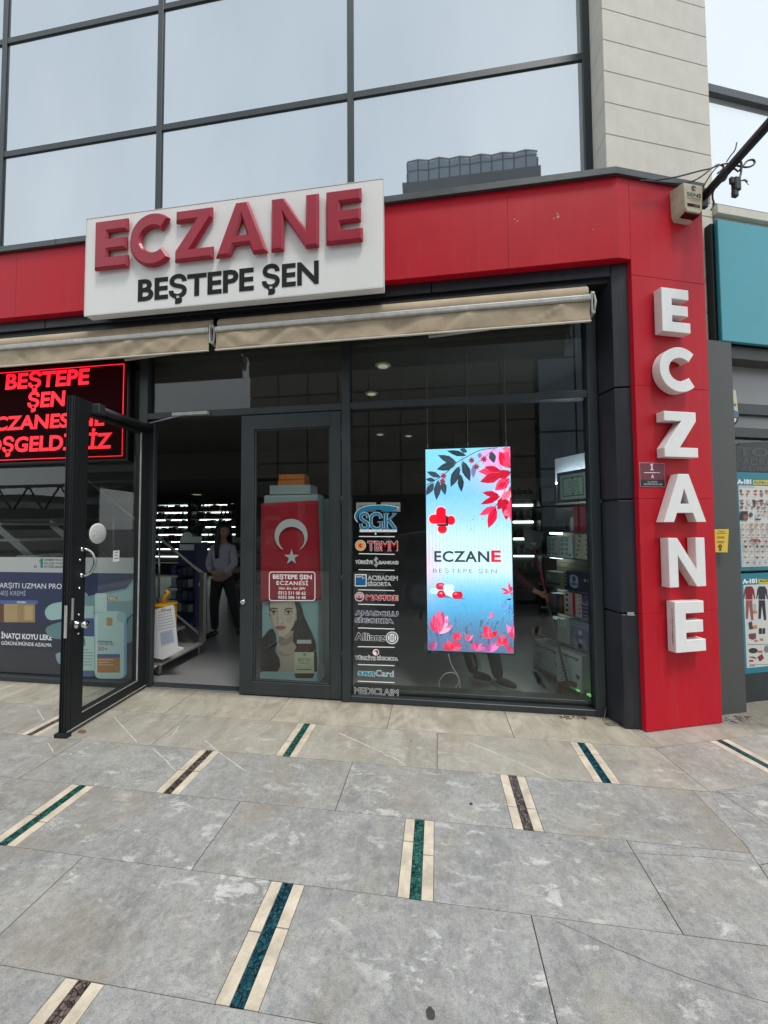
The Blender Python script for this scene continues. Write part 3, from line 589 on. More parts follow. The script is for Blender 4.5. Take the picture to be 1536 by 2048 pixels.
# ================================================================== AWNINGS
AY = 3.12
for i, (x0, x1, lb) in enumerate(((-7.6, -2.064, 'rolled beige awning with creased valance over the open door and left window'), (-2.0, 1.243, 'rolled beige awning with creased valance over the large right window'))):
    t = thing('awning', lb, 'awning', (x0, AY, 3.22), 'rolled up awnings under the fascia')
    q = MB(); q.tube([(x0, AY+.12, 3.49), (x1, AY+.12, 3.49)], .075, 18); q.build('fabric_roll', m_canvas, t)
    q = MB(); q.box(x0, x1, 3.21, 3.42, 3.43, 3.58); q.box(x0, x1, 3.165, 3.25, 3.425, 3.45); q.build('sky_gap_block', m_soffit, t)  # dark boxes added to block sky light between roll, bar and glass
    q = MB(); q.box(x0, x1, AY+.0, AY+.05, 3.395, 3.444); q.build('front_bar', m_alu, t, .012, 3)
    # valance with creases
    q = MB(); N = 260; H = 7; rows_ = []
    ph = random.random()*9; wr = [(random.uniform(max(x0, -4.6), x1), random.uniform(.02, .09), random.uniform(-.013, .016), random.uniform(-.25, .3)) for _ in range(26)]
    for j in range(H):
        for k in range(N+1):
            x = x0+.004+(x1-x0-.008)*k/N; f = j/(H-1)
            d = .006*math.sin(x*3.1+ph+f*1.5)+sum(a_*math.exp(-(((x-c_)+(f-.5)*sl_)/w_)**2) for c_, w_, a_, sl_ in wr); d *= math.sin(f*math.pi)**.6+.15
            q.v.append(V((x, AY+.018+d*.9, 3.40-.172*f)))
    for j in range(H-1):
        for k in range(N):
            a = j*(N+1)+k; q.f.append([a, a+1, a+N+2, a+N+1][::-1]); q.m.append(0); q.sm.append(True); q.c.append([(1, 1, 1, 1)]*4)
    vo = q.build('valance', m_canvas, t); so_ = vo.modifiers.new('thick', 'SOLIDIFY'); so_.thickness = .003
    q = MB(); q.box(x0, x1, AY+.008, AY+.026, 3.222, 3.236); q.build('bottom_rail', M('cream_rail', (.66, .62, .52), .5), t, .004, 2)
    q = MB(); a = -3.0 if i == 0 else -.05; q.tube([(a, 3.22, 3.245), (a+.5, 3.20, 3.262), (x1-.1, 3.2, 3.40)], .014, 8); q.build('folding_arm', m_alu, t)
    q = MB(); q.obox(FY(3.15), x1+.004, x1+.014, 3.30, 3.47, -.02, .02); q.tube([(x1+.03, 3.16, 3.47), (x1+.045, 3.16, 3.40), (x1+.03, 3.16, 3.31)], .011, 8); q.tube([(x1+.01, 3.16, 3.46), (x1+.035, 3.16, 3.46)], .02, 10); q.box(x1+.004, x1+.04, 3.15, 3.26, 3.30, 3.325)
    q.build('end_bracket', m_alu, t, .002)
# ================================================================== LED TICKER (inside, left window)
TY = 3.335; TP = FY(TY)
def conv1(x, y): return (x/2.73, 700+y/2.73)
x1, zt = TP.px(249, 727); _, zb = TP.px(249, 912); x0 = -5.35
t = thing('led_sign', 'black LED ticker with glowing red dotted letters across the top of the left window', 'led sign', (-4, TY, zb))
q = MB(); q.box(x0-.1, x1+.055, TY+.004, TY+.09, zb-.045, zt+.05); q.build('housing', M('ticker_black', (.006, .005, .006), .35), t, .012, 2)
q = MB(); q.box(x0-.08, x1+.03, TY+.0, TY+.006, zb-.025, zt+.03); q.build('display', M('ticker_face', (.004, .001, .001), .8, spec=.05, emit=(60, 0, 8), es=.10), t)
q = MB()
for (s, l, tt, bb, r) in (('BEŞTEPE', 13, 744, 773, 178), ('ŞEN', 57, 785, 813, 130), ('ECZANESİNE', -28, 830, 856, 209), ('HOŞGELDİNİZ', -52, 873, 901, 222)):
    u0 = TP.px(l, (tt+bb)/2)[0]; u1 = TP.px(r, (tt+bb)/2)[0]; mx_ = (l+r)/2
    v1 = TP.px(max(mx_, 10), tt)[1]; v0 = TP.px(max(mx_, 10), bb)[1]; put_text(q, TP, s, u0, v0, u1, v1, .003, wt=.035, sh=.06)
q.build('lettering', M_led(), t)
q = MB(); q.box(x0, x1, TY-.004, TY-.001, zt-.008, zt); q.box(x0, x1, TY-.004, TY-.001, zb, zb+.008); q.box(x1-.008, x1, TY-.004, TY-.001, zb+.009, zt-.009); q.build('border_lights', bpy.data.materials['led_dots'], t)
# ================================================================== LEFT WINDOW POSTER
PY_ = 3.447; PT = FY(PY_)
A = Art(PT, lambda x, y: (x/4.266, 900+y/4.266))
def uvx(px): return PT.px(px, 1240)[0]
t = thing('window_poster', 'large navy sunscreen poster with a hand and two pale bottles stuck on the left window', 'poster', (-4.5, PY_, .06))
q = MB(); q.box(-6.0, -3.03, PY_+.0005, PY_+.002, .075, 1.295); q.build('sheet', M('poster_board', (.06, .065, .08), .6), t)
xl = PT.P.x-6.0
A.poly([(-6.0, 1.295), (-3.03, 1.295), (-3.03, .985), (-6.0, .985)][::-1], (172, 178, 176), raw=True)
A.poly([(-6.0, 1.135), (-3.03, 1.135), (-3.03, .60), (-6.0, .60)][::-1], (40, 50, 84), raw=True)
A.poly([(-6.0, .62), (-3.03, .62), (-3.03, .30), (-6.0, .30)][::-1], (46, 50, 66), raw=True)
A.poly([(-6.0, .32), (-3.03, .32), (-3.03, .076), (-6.0, .076)][::-1], (52, 56, 64), raw=True)
SK = (150, 185, 184); SK2 = (120, 155, 158); SK3 = (96, 130, 136); WH = (222, 228, 226)
A.text('N', 292, 985, 1005, 312, (30, 60, 66), wt=.03); A.poly([(335, 945), (350, 925), (368, 925), (368, 1005), (345, 1005), (345, 950), (335, 955)], (46, 120, 120))
for tt, y in (('DERMATOLOG', 928), ('EN ÇOK TAVSİYE', 958), ('ETTİĞİ MARKA', 988)): A.text(tt, 380, y, y+17, 545 if y < 940 else 560, (58, 66, 70), wt=.02)
A.text('LEKE KARŞITI UZMAN PRO', -175, 1130, 1172, 528, (228, 232, 236)); A.text('GÜNEŞ KREMİ', -80, 1200, 1236, 220, (170, 178, 196))
A.rect(-230, 1282, 322, 1313, (78, 98, 158)); A.rect(-230, 1313, 32, 1470, (96, 62, 46)); A.rect(34, 1313, 300, 1470, (150, 128, 92)); A.rect(34, 1313, 150, 1465, (166, 146, 104)); A.rect(210, 1330, 280, 1450, (176, 154, 110))
A.text('SONRA', 145, 1290, 1306, 222, (226, 230, 236), wt=.02)
A.text('İNATÇI KOYU LEKE', 12, 1562, 1604, 444, (232, 234, 236), wt=.03); A.text('GÖRÜNÜMÜNDE AZALMA', 12, 1632, 1660, 442, (224, 226, 230), wt=.02)
# hand: forearm from the right, thumb and fingers round the bottles
A.poly([(1215, 1040), (1160, 1075), (1080, 1180), (900, 1215), (760, 1245), (700, 1290), (690, 1420), (760, 1480), (1000, 1500), (1080, 1440), (1215, 1330)], SK2)
A.poly([(1215, 1060), (1170, 1090), (1095, 1190), (930, 1230), (800, 1262), (830, 1300), (960, 1290), (1110, 1290), (1215, 1200)], SK)
A.poly([(1215, 1330), (1100, 1440), (1070, 1560), (1090, 1650), (1215, 1590)], SK3, )
A.poly([(386, 1400), (400, 1345), (470, 1305), (640, 1290), (720, 1310), (720, 1420), (560, 1435), (430, 1450)], SK, True)
A.poly([(390, 1530), (470, 1480), (640, 1450), (720, 1470), (720, 1560), (560, 1610), (440, 1600)], SK3, True)
A.poly([(478, 1760), (500, 1730), (640, 1700), (660, 1800), (520, 1830)], SK2, True)
A.poly([(640, 1225), (700, 1215), (745, 1225), (760, 1300), (760, 1420), (640, 1420)], SK2, True)
A.rect(640, 1330, 800, 1450, (170, 200, 200)); A.rect(640, 1435, 805, 1600, (72, 92, 142)); A.rect(650, 1590, 805, 1885, (186, 212, 208)); A.rect(650, 1880, 800, 1935, (92, 108, 150))
A.rect(716, 1605, 730, 1670, (90, 140, 140))
for k in range(6): A.rect(690, 1700+k*26, 690+70+(k*37) % 40, 1706+k*26, (120, 140, 142))
A.poly(rr(808, 1370, 1084, 1952, 60), (120, 156, 178)); A.poly(rr(808, 1375, 1060, 1950, 50), (178, 206, 202)); A.poly(rr(812, 1222, 914, 1400, 16), (186, 212, 208)); A.rect(812, 1384, 914, 1390, (140, 172, 170))
A.poly(rr(1000, 1380, 1075, 1470, 30), (150, 184, 184)); A.poly([(820, 1400), (836, 1400), (836, 1920), (820, 1900)], (200, 222, 218))
A.rect(914, 1245, 998, 1282, (158, 128, 96)); A.text('YENİ', 922, 1252, 1276, 990, (230, 226, 214), wt=.02); A.rect(912, 1430, 962, 1498, (176, 138, 88))
A.text('ANTHELIOS', 835, 1625, 1640, 960, (40, 56, 66), wt=.03); A.text('UVMUNE 400', 835, 1646, 1660, 972, (40, 56, 66)); A.text('50+', 836, 1675, 1710, 920, (178, 92, 78), wt=.01)
A.rect(832, 1740, 1026, 1772, (78, 96, 150)); A.rect(832, 1772, 1026, 1898, (176, 124, 74))
for k in range(3): A.rect(840, 1785+k*22, 970-(k*31) % 60, 1791+k*22, (214, 192, 160))
A.build('artwork', m_print, t)
# stickers on the open door
def stick(name, lb, cat): return thing(name, lb, cat, OP.w(.2, 1.3, -.02))
cu_, cz = opp(196, 1067, -.026)
t = stick('door_sticker', 'round white scribbled sticker on the open door glass', 'sticker'); q = MB(); q.lathe(OP.w(cu_, cz, -.0275), [(.088, 0), (.087, .002)], 32, OP.n); q.build('disc', m_white, t)
q = MB(); q.lathe(OP.w(cu_, cz, -.0254), [(.079, 0), (.078, .0006)], 32, OP.n); q.build('face', M('sticker_face', (.62, .64, .62), .5), t)
q = MB()
for k in range(26):
    a = random.random()*6.3; r_ = .012+.05*random.random(); u_, v_ = cu_+r_*math.cos(a), cz+r_*math.sin(a); q.obox(OP, u_, u_+.006, v_, v_+.003, -.0247, -.0242)
q.build('scribble', M('ink', (.16, .18, .18), .6), t)
t = stick('paper_note', 'small white paper note taped to the open door glass', 'note'); u_, v_ = opp(232, 1112, -.026)
q = MB(); q.obox(OP, u_-.032, u_+.04, v_-.05, v_+.05, -.0275, -.0262); q.build('paper', m_white, t)
q = MB()
for k, ww in enumerate((.04, .03, .045)): q.obox(OP, u_-.015, u_-.015+ww, v_+.03-.028*k, v_+.038-.028*k, -.026, -.0257)
q.build('writing', MATS['ink'], t)
# ================================================================== DECALS ON THE BIG WINDOW
DP = FY(3.4485)
DG = 'insurer decals down the left edge of the big window'
c7 = lambda x, y: (700+x/10.236, 1000+y/10.236); c6 = lambda x, y: (700+x/9.309, 1180+y/9.309)
def decal(lb, conv, fn):
    a = Art(DP, conv); fn(a); c = sum(a.mb.v, V((0, 0, 0)))/len(a.mb.v)
    o = a.build('window_decal', m_vinyl); tag(o, lb, 'decal', DG); return o
WHT = (250, 252, 251)
def otext(a, s, xl, yt, yb, xr, col, wt=.01, ow=.075, **k):
    r_ = 6.2
    for i in range(10): a.text(s, xl+r_*math.cos(i*.628), yt+r_*math.sin(i*.628), yb+r_*math.sin(i*.628), xr+r_*math.cos(i*.628), WHT, wt=wt, **k)
    a.text(s, xl, yt, yb, xr, col, wt=wt, **k)
def rule(n, y0, y1, cv, x0=180, x1=915):
    def f(a): a.poly([(x0, y0), (x1, y1), (x1, y1+17), (x0, y0+17)], WHT)
    a = Art(DP, cv); f(a); o = a.build('decal_rule', m_vinyl); tag(o, 'thin white rule line separating two decals, '+n, 'decal line', 'thin white rules between the insurer decals')
def serif(a, col, gw):
    # S, G and K drawn as heavy serif forms
    def st(pts, w, c): a.line(pts, w, c)
    S_ = smooth([(372, 375), (350, 300), (290, 278), (232, 310), (225, 370), (290, 430), (360, 480), (365, 550), (300, 585), (235, 560), (218, 480)], 5, False)
    G_ = smooth([(640, 380), (610, 300), (540, 280), (450, 320), (425, 430), (450, 540), (540, 590), (620, 570), (645, 540)], 5, False)
    for w, c in ((gw+.006, WHT), (gw, col)):
        a.line(S_, w, c); a.line(G_, w, c); a.line([(640, 580), (640, 450)], w*.9, c); a.line([(560, 450), (680, 450)], w*.35, c)
        a.line([(735, 285), (735, 580)], w*1.15, c); a.line([(680, 280), (800, 280)], w*.35, c); a.line([(680, 582), (800, 582)], w*.35, c)
        a.line([(930, 285), (765, 430)], w*.55, c); a.line([(790, 400), (920, 580)], w*1.05, c); a.line([(860, 280), (955, 280)], w*.35, c); a.line([(860, 582), (965, 582)], w*.35, c)
TEAL = (12, 120, 158)
def d1(a):
    sw = smooth([(170, 450), (110, 380), (110, 290), (190, 190), (330, 130), (520, 108), (760, 112), (990, 160), (850, 235), (700, 215), (500, 195), (330, 220), (190, 290), (150, 370)], 4)
    a.poly([(x+(x-500)*.03, y+(y-260)*.05) for x, y in sw], WHT); a.poly(sw, TEAL)
    serif(a, TEAL, .0245); a.rect(200, 605, 960, 655, WHT); a.text('SOSYAL GÜVENLİK KURUMU', 215, 618, 645, 945, (120, 130, 136)); a.disc(525, 690, 18, 18, WHT)
decal('teal serif initials under a curved swoosh, topmost decal on the window', c7, d1)
rule('topmost, under the teal initials', 738, 742, c7)
def d2(a):
    a.disc(215, 930, 112, 112, (236, 214, 180)); a.disc(215, 930, 92, 92, (206, 120, 40)); a.disc(215, 930, 76, 76, (238, 196, 130)); a.disc(215, 930, 55, 55, (236, 130, 60)); a.disc(222, 934, 34, 40, (176, 30, 24)); a.disc(238, 930, 16, 18, (240, 180, 120))
    otext(a, 'TBMM', 365, 848, 1035, 972, (176, 24, 28), .015)
decal('orange round emblem beside bold red capitals with white outline on the window', c7, d2)
rule('under the bold red capitals', 1090, 1104, c7, 178, 915)
def d3(a):
    otext(a, 'TÜRKİYE', 112, 1240, 1305, 468, (58, 62, 64), -.012, .07); otext(a, 'BANKASI', 596, 1250, 1310, 985, (58, 62, 64), -.012, .07)
    for w, c in ((.0085, WHT), (.0035, (40, 44, 46))):
        a.line([(535, 1160), (535, 1375)], w, c); a.line(smooth([(575, 1215), (535, 1190), (500, 1225), (535, 1265), (575, 1300), (535, 1345), (490, 1320)], 4, False), w, c)
decal('small dark bank name split by a dollar-like emblem on the window', c7, d3)
rule('under the dollar-like emblem', 1418, 1432, c7, 172, 910)
def d4(a):
    a.rect(98, 1518, 340, 1768, WHT); a.rect(115, 1538, 322, 1750, (28, 98, 152)); a.line([(130, 1575), (240, 1570), (255, 1540), (262, 1625), (280, 1590), (310, 1598)], .004, WHT); a.text('Hayat', 130, 1560, 1580, 225, WHT, wt=.03)
    otext(a, 'ACIBADEM', 362, 1550, 1640, 975, (40, 44, 46), -.022, .075); otext(a, 'SİGORTA', 362, 1680, 1755, 838, (40, 44, 46), -.022, .075)
decal('blue square with a pulse line beside two lines of thin outlined capitals', c7, d4)
rule('under the blue square', 1828, 1846, c7, 165, 908)
RED = (186, 22, 40)
def d5(a):
    a.disc(176, 125, 92, 92, (228, 196, 200)); a.disc(176, 125, 70, 70, (120, 60, 70)); a.disc(176, 112, 62, 48, (226, 186, 194)); a.disc(172, 122, 20, 20, (150, 90, 104)); a.poly([(130, 150), (220, 150), (176, 190)], (60, 20, 34))
    otext(a, 'MAPFRE', 308, 98, 178, 885, RED, .05, .07)
decal('round pink umbrella emblem beside red wide capitals on the window', c6, d5)
rule('under the pink umbrella emblem', 255, 272, c6, 150, 828)
NV = (28, 22, 84)
def d6(a): otext(a, 'ANADOLU', 105, 388, 465, 888, NV, .03, .07); otext(a, 'SİGORTA', 98, 525, 600, 800, NV, .03, .07)
decal('navy blue wide capitals in two lines on the window', c6, d6)
rule('under the navy capitals', 697, 718, c6, 146, 828)
def d7(a):
    otext(a, 'Allianz', 98, 800, 925, 645, (26, 28, 30), .02, .07)
    a.disc(783, 890, 118, 118, WHT); a.disc(783, 890, 100, 100, (30, 32, 34)); a.disc(783, 890, 80, 80, WHT)
    for x, w_ in ((745, 16), (783, 18), (822, 16)): a.rect(x-w_/2, 835, x+w_/2, 945, (30, 32, 34))
decal('black mixed-case name beside a round three-bar emblem on the window', c6, d7)
rule('under the three-bar emblem', 1046, 1058, c6, 144, 828)
def d8(a):
    a.disc(482, 1160, 60, 60, WHT); a.disc(490, 1160, 42, 44, RED); a.disc(470, 1175, 26, 30, WHT)
    otext(a, 'TÜRKİYE', 95, 1228, 1292, 472, (44, 46, 50), .0, .075); otext(a, 'SİGORTA', 502, 1240, 1300, 890, (44, 46, 50), -.008, .075)
decal('small dark capitals under a little red bird disc on the window', c6, d8)
rule('under the little red disc', 1378, 1400, c6, 146, 828)
def d9(a): otext(a, 'sen', 160, 1482, 1585, 448, (24, 140, 148), .04, .06); otext(a, 'Card', 478, 1490, 1600, 812, (70, 150, 170), -.008, .06)
decal('turquoise and pale blue mixed-case card name on the window', c6, d9)
rule('lowest, under the turquoise name', 1688, 1716, c6, 142, 828)
def d10(a): otext(a, 'MEDICLAIM', 84, 1812, 1925, 898, (30, 34, 34), -.002, .07)
decal('dark thin-outlined capitals, lowest decal at the window foot', c6, d10)
# two small white labels behind the first decal
for k, (x0, x1_, s, lb) in enumerate(((125, 535, 'OPTİK', 'small white card behind the topmost decal, the left of two'), (635, 1030, 'ECZANESİ', 'small white card behind the topmost decal, the right of two'))):
    a = Art(FY(3.462), c7); a.rect(x0, 50, x1_, 240, (186, 186, 180)); a.text(s, x0+(45 if k == 0 else 120), 105, 165 if k == 0 else 130, x1_-(150 if k == 0 else 20), (120, 60, 90) if k == 0 else (40, 44, 50)); tag(a.build('window_card', m_vinyl), lb, 'card')
# frame sticker of the fixed door
LP = FY(3.4255); c5 = lambda x, y: (500+x/4.45, 920+y/4.45)
def rr_(x0, y0, x1, y1, r): return arc(x1-r, y0+r, r, -r, 0, 90, 5)[::-1][0:0]+[(x1-r, y0)]+arc(x1-r, y0+r, r, r, -90, 0, 5)+arc(x1-r, y1-r, r, r, 0, 90, 5)+arc(x0+r, y1-r, r, r, 90, 180, 5)+arc(x0+r, y0+r, r, r, 180, 270, 5)
a = Art(LP, c5, .00008); o_ = rr(168, 993, 582, 1255, 26); i_ = rr(176, 1001, 574, 1247, 20)
qo = [a.uv(*p) for p in o_]; qi = [a.uv(*p) for p in i_]; n_ = min(len(qo), len(qi))
for i in range(n_): j = (i+1) % n_; a.mb.add([LP.w(*qo[i], .0003), LP.w(*qo[j], .0003), LP.w(*qi[j], .0003), LP.w(*qi[i], .0003)], [(0, 1, 2, 3)], None, False, [lin((236, 220, 220))]*4)
for s, xl, yt, yb, xr, w_, sh in (('BEŞTEPE ŞEN', 205, 1020, 1056, 548, .03, 0), ('ECZANESİ', 237, 1078, 1110, 515, .02, 0), ('Uzm. Ecz. Aslı ŞEN', 257, 1130, 1150, 493, .02, .3), ('0312 511 00 62', 252, 1168, 1195, 495, .02, 0), ('0552 586 16 48', 252, 1208, 1232, 495, .02, 0)):
    a.text(s, xl, yt, yb, xr, (238, 228, 228), wt=w_, sh=sh, sp=1.15 if 'ECZ' in s else 1)
tag(a.build('door_decal', m_vinyl), 'white framed decal with shop name and two phone numbers on the closed door leaf', 'decal')
# ================================================================== BOTTLE SHAPED STAND + FLAG BEHIND THE CLOSED DOOR LEAF
CY = 3.66; CP = FY(CY)
t = thing('display_stand', 'tall bottle-shaped cardboard display stand with a portrait, behind the closed door leaf', 'display stand', (-1.5, CY, 0))
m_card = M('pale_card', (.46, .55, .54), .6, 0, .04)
def cpx(x, y): return CP.px(*c5(x, y))
def slabq(x0, y0, x1, y1, n0, n1, mat, name, bev=0):
    a_ = cpx(x0, (y0+y1)/2); b_ = cpx(x1, (y0+y1)/2); t_ = cpx((x0+x1)/2, y0); d_ = cpx((x0+x1)/2, y1); q = MB(); q.obox(CP, a_[0], b_[0], d_[1], t_[1], n0, n1); return q.build(name, mat, t, bev, 2)
slabq(175, 222, 538, 305, -.22, 0, m_card, 'cap', .003)
slabq(115, 308, 610, 1900, -.20, 0.0, m_card, 'front_box', .02)
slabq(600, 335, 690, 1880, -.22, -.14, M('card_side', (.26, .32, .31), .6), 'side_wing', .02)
slabq(92, 1885, 598, 1995, -.25, .004, m_card, 'foot', .003)
A = Art(CP.off(.004), c5)
A.rect(110, 1250, 600, 1890, (150, 186, 188))
HR = (44, 37, 36)
A.poly([(165, 1255), (420, 1255), (455, 1290), (478, 1380), (510, 1450), (552, 1540), (585, 1640), (598, 1760), (598, 1888), (330, 1888), (300, 1500), (200, 1470), (172, 1380)], HR)
A.poly([(300, 1530), (390, 1520), (380, 1620), (440, 1665), (470, 1760), (420, 1888), (250, 1888), (262, 1780), (228, 1690), (262, 1640)], (186, 170, 152))
A.poly([(262, 1570), (330, 1590), (385, 1540), (376, 1610), (320, 1650), (262, 1640)], (150, 132, 116), True)
A.poly([(262, 1700), (320, 1730), (380, 1720), (330, 1745), (270, 1735)], (160, 142, 126), True)
A.poly([(176, 1258), (404, 1258), (414, 1300), (415, 1345), (410, 1400), (392, 1462), (360, 1520), (318, 1560), (282, 1575), (248, 1558), (216, 1505), (192, 1450), (180, 1380)], (214, 198, 180))
for k_, c_2 in ((0, (206, 189, 170)), (1, (198, 180, 160)), (2, (188, 169, 150))): A.poly([(176, 1300+k_*8), (188-k_*2, 1310), (200-k_*3, 1400), (222-k_*3, 1480), (262-k_*3, 1556), (246, 1556), (214, 1505), (191, 1450), (178, 1380)], c_2)
for k_, c_2 in ((0, (206, 189, 170)), (1, (196, 178, 158))): A.poly([(414, 1330), (400+k_*4, 1390), (376+k_*5, 1470), (330+k_*6, 1545), (318, 1560), (362, 1520), (393, 1462), (411, 1400)], c_2)
A.poly([(232, 1400), (250, 1385), (262, 1430), (240, 1450)], (206, 186, 168), True); A.poly([(330, 1400), (380, 1390), (375, 1440), (335, 1450)], (206, 180, 164), True)
A.poly([(402, 1368), (424, 1352), (430, 1385), (412, 1428), (402, 1420)], (198, 176, 156), True); A.poly([(410, 1375), (422, 1366), (422, 1390), (412, 1404)], (160, 130, 112), True)
for x, w_ in ((206, -1), (338, 1)):
    A.poly([(x-34, 1344), (x-8, 1332), (x+36, 1338), (x+42, 1362), (x+10, 1382), (x-26, 1376)], (178, 156, 138), True)
    A.poly([(x-32, 1330), (x-4, 1314), (x+36, 1318), (x+46, 1330), (x+34, 1328), (x, 1325), (x-28, 1337)], (64, 50, 45)); A.poly([(x-26, 1360), (x-4, 1346), (x+18, 1348), (x+34, 1361), (x+14, 1371), (x-10, 1371)], (232, 226, 220), True); A.disc(x+5, 1358, 12, 12.5, (84, 66, 54)); A.disc(x+5, 1358, 6, 6.5, (14, 12, 12)); A.disc(x+2, 1354, 2.2, 2.2, (240, 240, 240), n=8); A.poly([(x-30, 1360), (x-6, 1341), (x+20, 1343), (x+40, 1358), (x+20, 1351), (x-4, 1350)], (30, 22, 21)); A.line([(x-20, 1368), (x+6, 1374), (x+28, 1367)], .0008, (120, 96, 84))
A.poly([(254, 1372), (262, 1345), (270, 1372), (276, 1425), (292, 1440), (284, 1452), (266, 1456), (250, 1450), (246, 1440), (256, 1424)], (222, 207, 190), True); A.poly([(248, 1444), (256, 1454), (250, 1457), (243, 1448)], (110, 80, 68)); A.poly([(278, 1454), (290, 1444), (293, 1452), (284, 1458)], (110, 80, 68)); A.poly([(246, 1380), (256, 1372), (258, 1420), (248, 1438)], (192, 172, 152))
A.poly([(228, 1487), (252, 1474), (266, 1479), (280, 1474), (322, 1486), (300, 1505), (264, 1513), (240, 1503)], (182, 98, 94), True); A.line([(230, 1487), (262, 1489), (276, 1492), (318, 1486)], .0012, (96, 42, 44)); A.poly([(250, 1500), (285, 1500), (268, 1506)], (206, 130, 124))
A.poly([(95, 1600), (130, 1560), (175, 1505), (208, 1500), (232, 1560), (240, 1640), (225, 1700), (262, 1760), (272, 1830), (245, 1888), (95, 1888)], HR)
A.poly([(395, 1258), (440, 1262), (470, 1330), (486, 1420), (520, 1500), (560, 1600), (575, 1700), (520, 1740), (440, 1700), (400, 1640), (385, 1540), (408, 1460), (420, 1390), (412, 1320)], (56, 47, 45))
A.poly([(476, 1258), (600, 1258), (600, 1640), (575, 1560), (540, 1480), (505, 1400), (484, 1320)], (150, 192, 196))
for k in range(26):
    o1 = k*4.2; A.line(smooth([(412+o1*.6, 1275+o1*1.1), (436+o1*.55, 1400+o1*.8), (414+o1*1.1, 1540+o1*.2), (440+o1*1.2, 1660), (420+o1*1.25, 1760+random.uniform(-20, 20))], 4, False), .0011, random.choice(((92, 78, 72), (30, 25, 25), (72, 60, 56), (110, 94, 86), (24, 20, 20))))
for k in range(22):
    o1 = k*5.4; A.line(smooth([(150+o1*.5, 1520+o1*.6), (112+o1*1.0, 1620), (140+o1*.9, 1700), (104+o1*1.3, 1790), (130+o1*1.1, 1880)], 4, False), .0011, random.choice(((84, 70, 66), (24, 20, 20), (66, 56, 52), (20, 17, 18))))
for k in range(5): A.line(smooth([(540+k*6, 1500+k*20), (570+k*4, 1560+k*18), (590, 1640+k*16), (596, 1700)], 4, False), .001, (40, 34, 34))
A.rect(110, 1880, 600, 1990, (158, 190, 192))
A.poly([(400, 1690), (430, 1640), (545, 1640), (572, 1690), (574, 1910), (560, 1940), (410, 1940), (398, 1905)], (74, 40, 36)); A.rect(420, 1598, 548, 1632, (206, 206, 200)); A.rect(398, 1708, 572, 1895, (200, 204, 176))
A.text('BIOTIN', 432, 1760, 1785, 540, (70, 84, 84)); A.text('10000 MCG', 442, 1795, 1812, 532, (90, 100, 96)); A.rect(418, 1858, 550, 1866, (60, 66, 60)); A.rect(410, 1822, 560, 1850, (190, 198, 140)); A.disc(487, 1728, 12, 12, (110, 130, 116))
A.build('artwork', m_print, t)
t = thing('flag', 'red flag with white crescent and star draped on the bottle-shaped stand', 'flag', (-1.5, CY-.02, .9))
FP = FY(CY-.02); q = MB(); cl = [cpx(105, 395), cpx(612, 362), cpx(625, 700), cpx(640, 1240), cpx(105, 1258)]
N = 18; Hh = 22; 
def fsurf(u, v):  # u,v in 0..1
    TL, TR, BR, BL = (cpx(108, 388), cpx(612, 362), cpx(640, 1240), cpx(104, 1258)); x = (TL[0]*(1-u)+TR[0]*u)*(1-v)+(BL[0]*(1-u)+BR[0]*u)*v; z = (TL[1]*(1-u)+TR[1]*u)*(1-v)+(BL[1]*(1-u)+BR[1]*u)*v
    return V((x, CY-.02-.006*math.sin(u*9+v*2)*v-.003*math.sin(u*23), z))
q.v = [fsurf(i/N, j/Hh) for j in range(Hh+1) for i in range(N+1)]
for j in range(Hh):
    for i in range(N): a_ = j*(N+1)+i; q.f.append([a_, a_+N+1, a_+N+2, a_+1]); q.m.append(0); q.sm.append(True); q.c.append([(1, 1, 1, 1)]*4)
fo = q.build('cloth', M('flag_red', (.50, .012, .03), .7, 0, .05), t); md = fo.modifiers.new('th', 'SOLIDIFY'); md.thickness = .002; md.offset = -1
A = Art(FY(CY-.034), c5)
cres = [(366+147*math.cos(math.radians(a_)), 672+148*math.sin(math.radians(a_))) for a_ in range(-236, 57, 8)]; cin = [(370+115*math.cos(math.radians(a_)), 706+112*math.sin(math.radians(a_))) for a_ in range(-230, 51, 8)]
A.poly(cres+cin[::-1], (226, 226, 222)); A.poly([(370+(68 if i % 2 == 0 else 27)*math.sin(math.pi*i/5), 866-(72 if i % 2 == 0 else 28)*math.cos(math.pi*i/5)) for i in range(10)], (226, 226, 222)); A.build('crescent_and_star', m_print, t)
for k, (x0, y0, x1_, y1_, d_, lb) in enumerate(((245, 175, 480, 222, 0, 'orange carton, the lower of two on the bottle-shaped stand'), (252, 126, 480, 173, 0, 'orange carton, the upper of two on the bottle-shaped stand'))):
    a_ = cpx(x0, (y0+y1_)/2); b_ = cpx(x1_, (y0+y1_)/2); t_ = cpx(360, y0); e_ = cpx(360, y1_); q = MB(); q.obox(CP, a_[0], b_[0], e_[1]+.001, t_[1], -.16, -.01)
    tag(q.build('carton', M('orange_card', (.75, .22, .03), .5, 0, .35, 60), None, .002), lb, 'carton', 'orange cartons on the bottle-shaped stand')
# ================================================================== HANGING LED DISPLAY
HY = 3.66; HP = FY(HY)
ch7 = lambda x, y: (840+x/4.655, 880+y/4.655)
tl = HP.px(851, 900); br = HP.px(1029, 1303); X0, X1, Z0, Z1 = tl[0], HP.px(1024, 1100)[0], HP.px(940, 1304)[1], HP.px(940, 896)[1]
t = thing('hanging_display', 'bright hanging LED poster display with red flowers and capsules in the right window', 'display', ((X0+X1)/2, HY, Z0))
q = MB(); q.box(X0-.012, X1+.014, HY+.003, HY+.05, Z0-.012, Z1+.012); q.build('frame', m_frame_d, t, .004)
A = Art(HP, lambda x, y: ch7(x, y)); mbx = A.mb
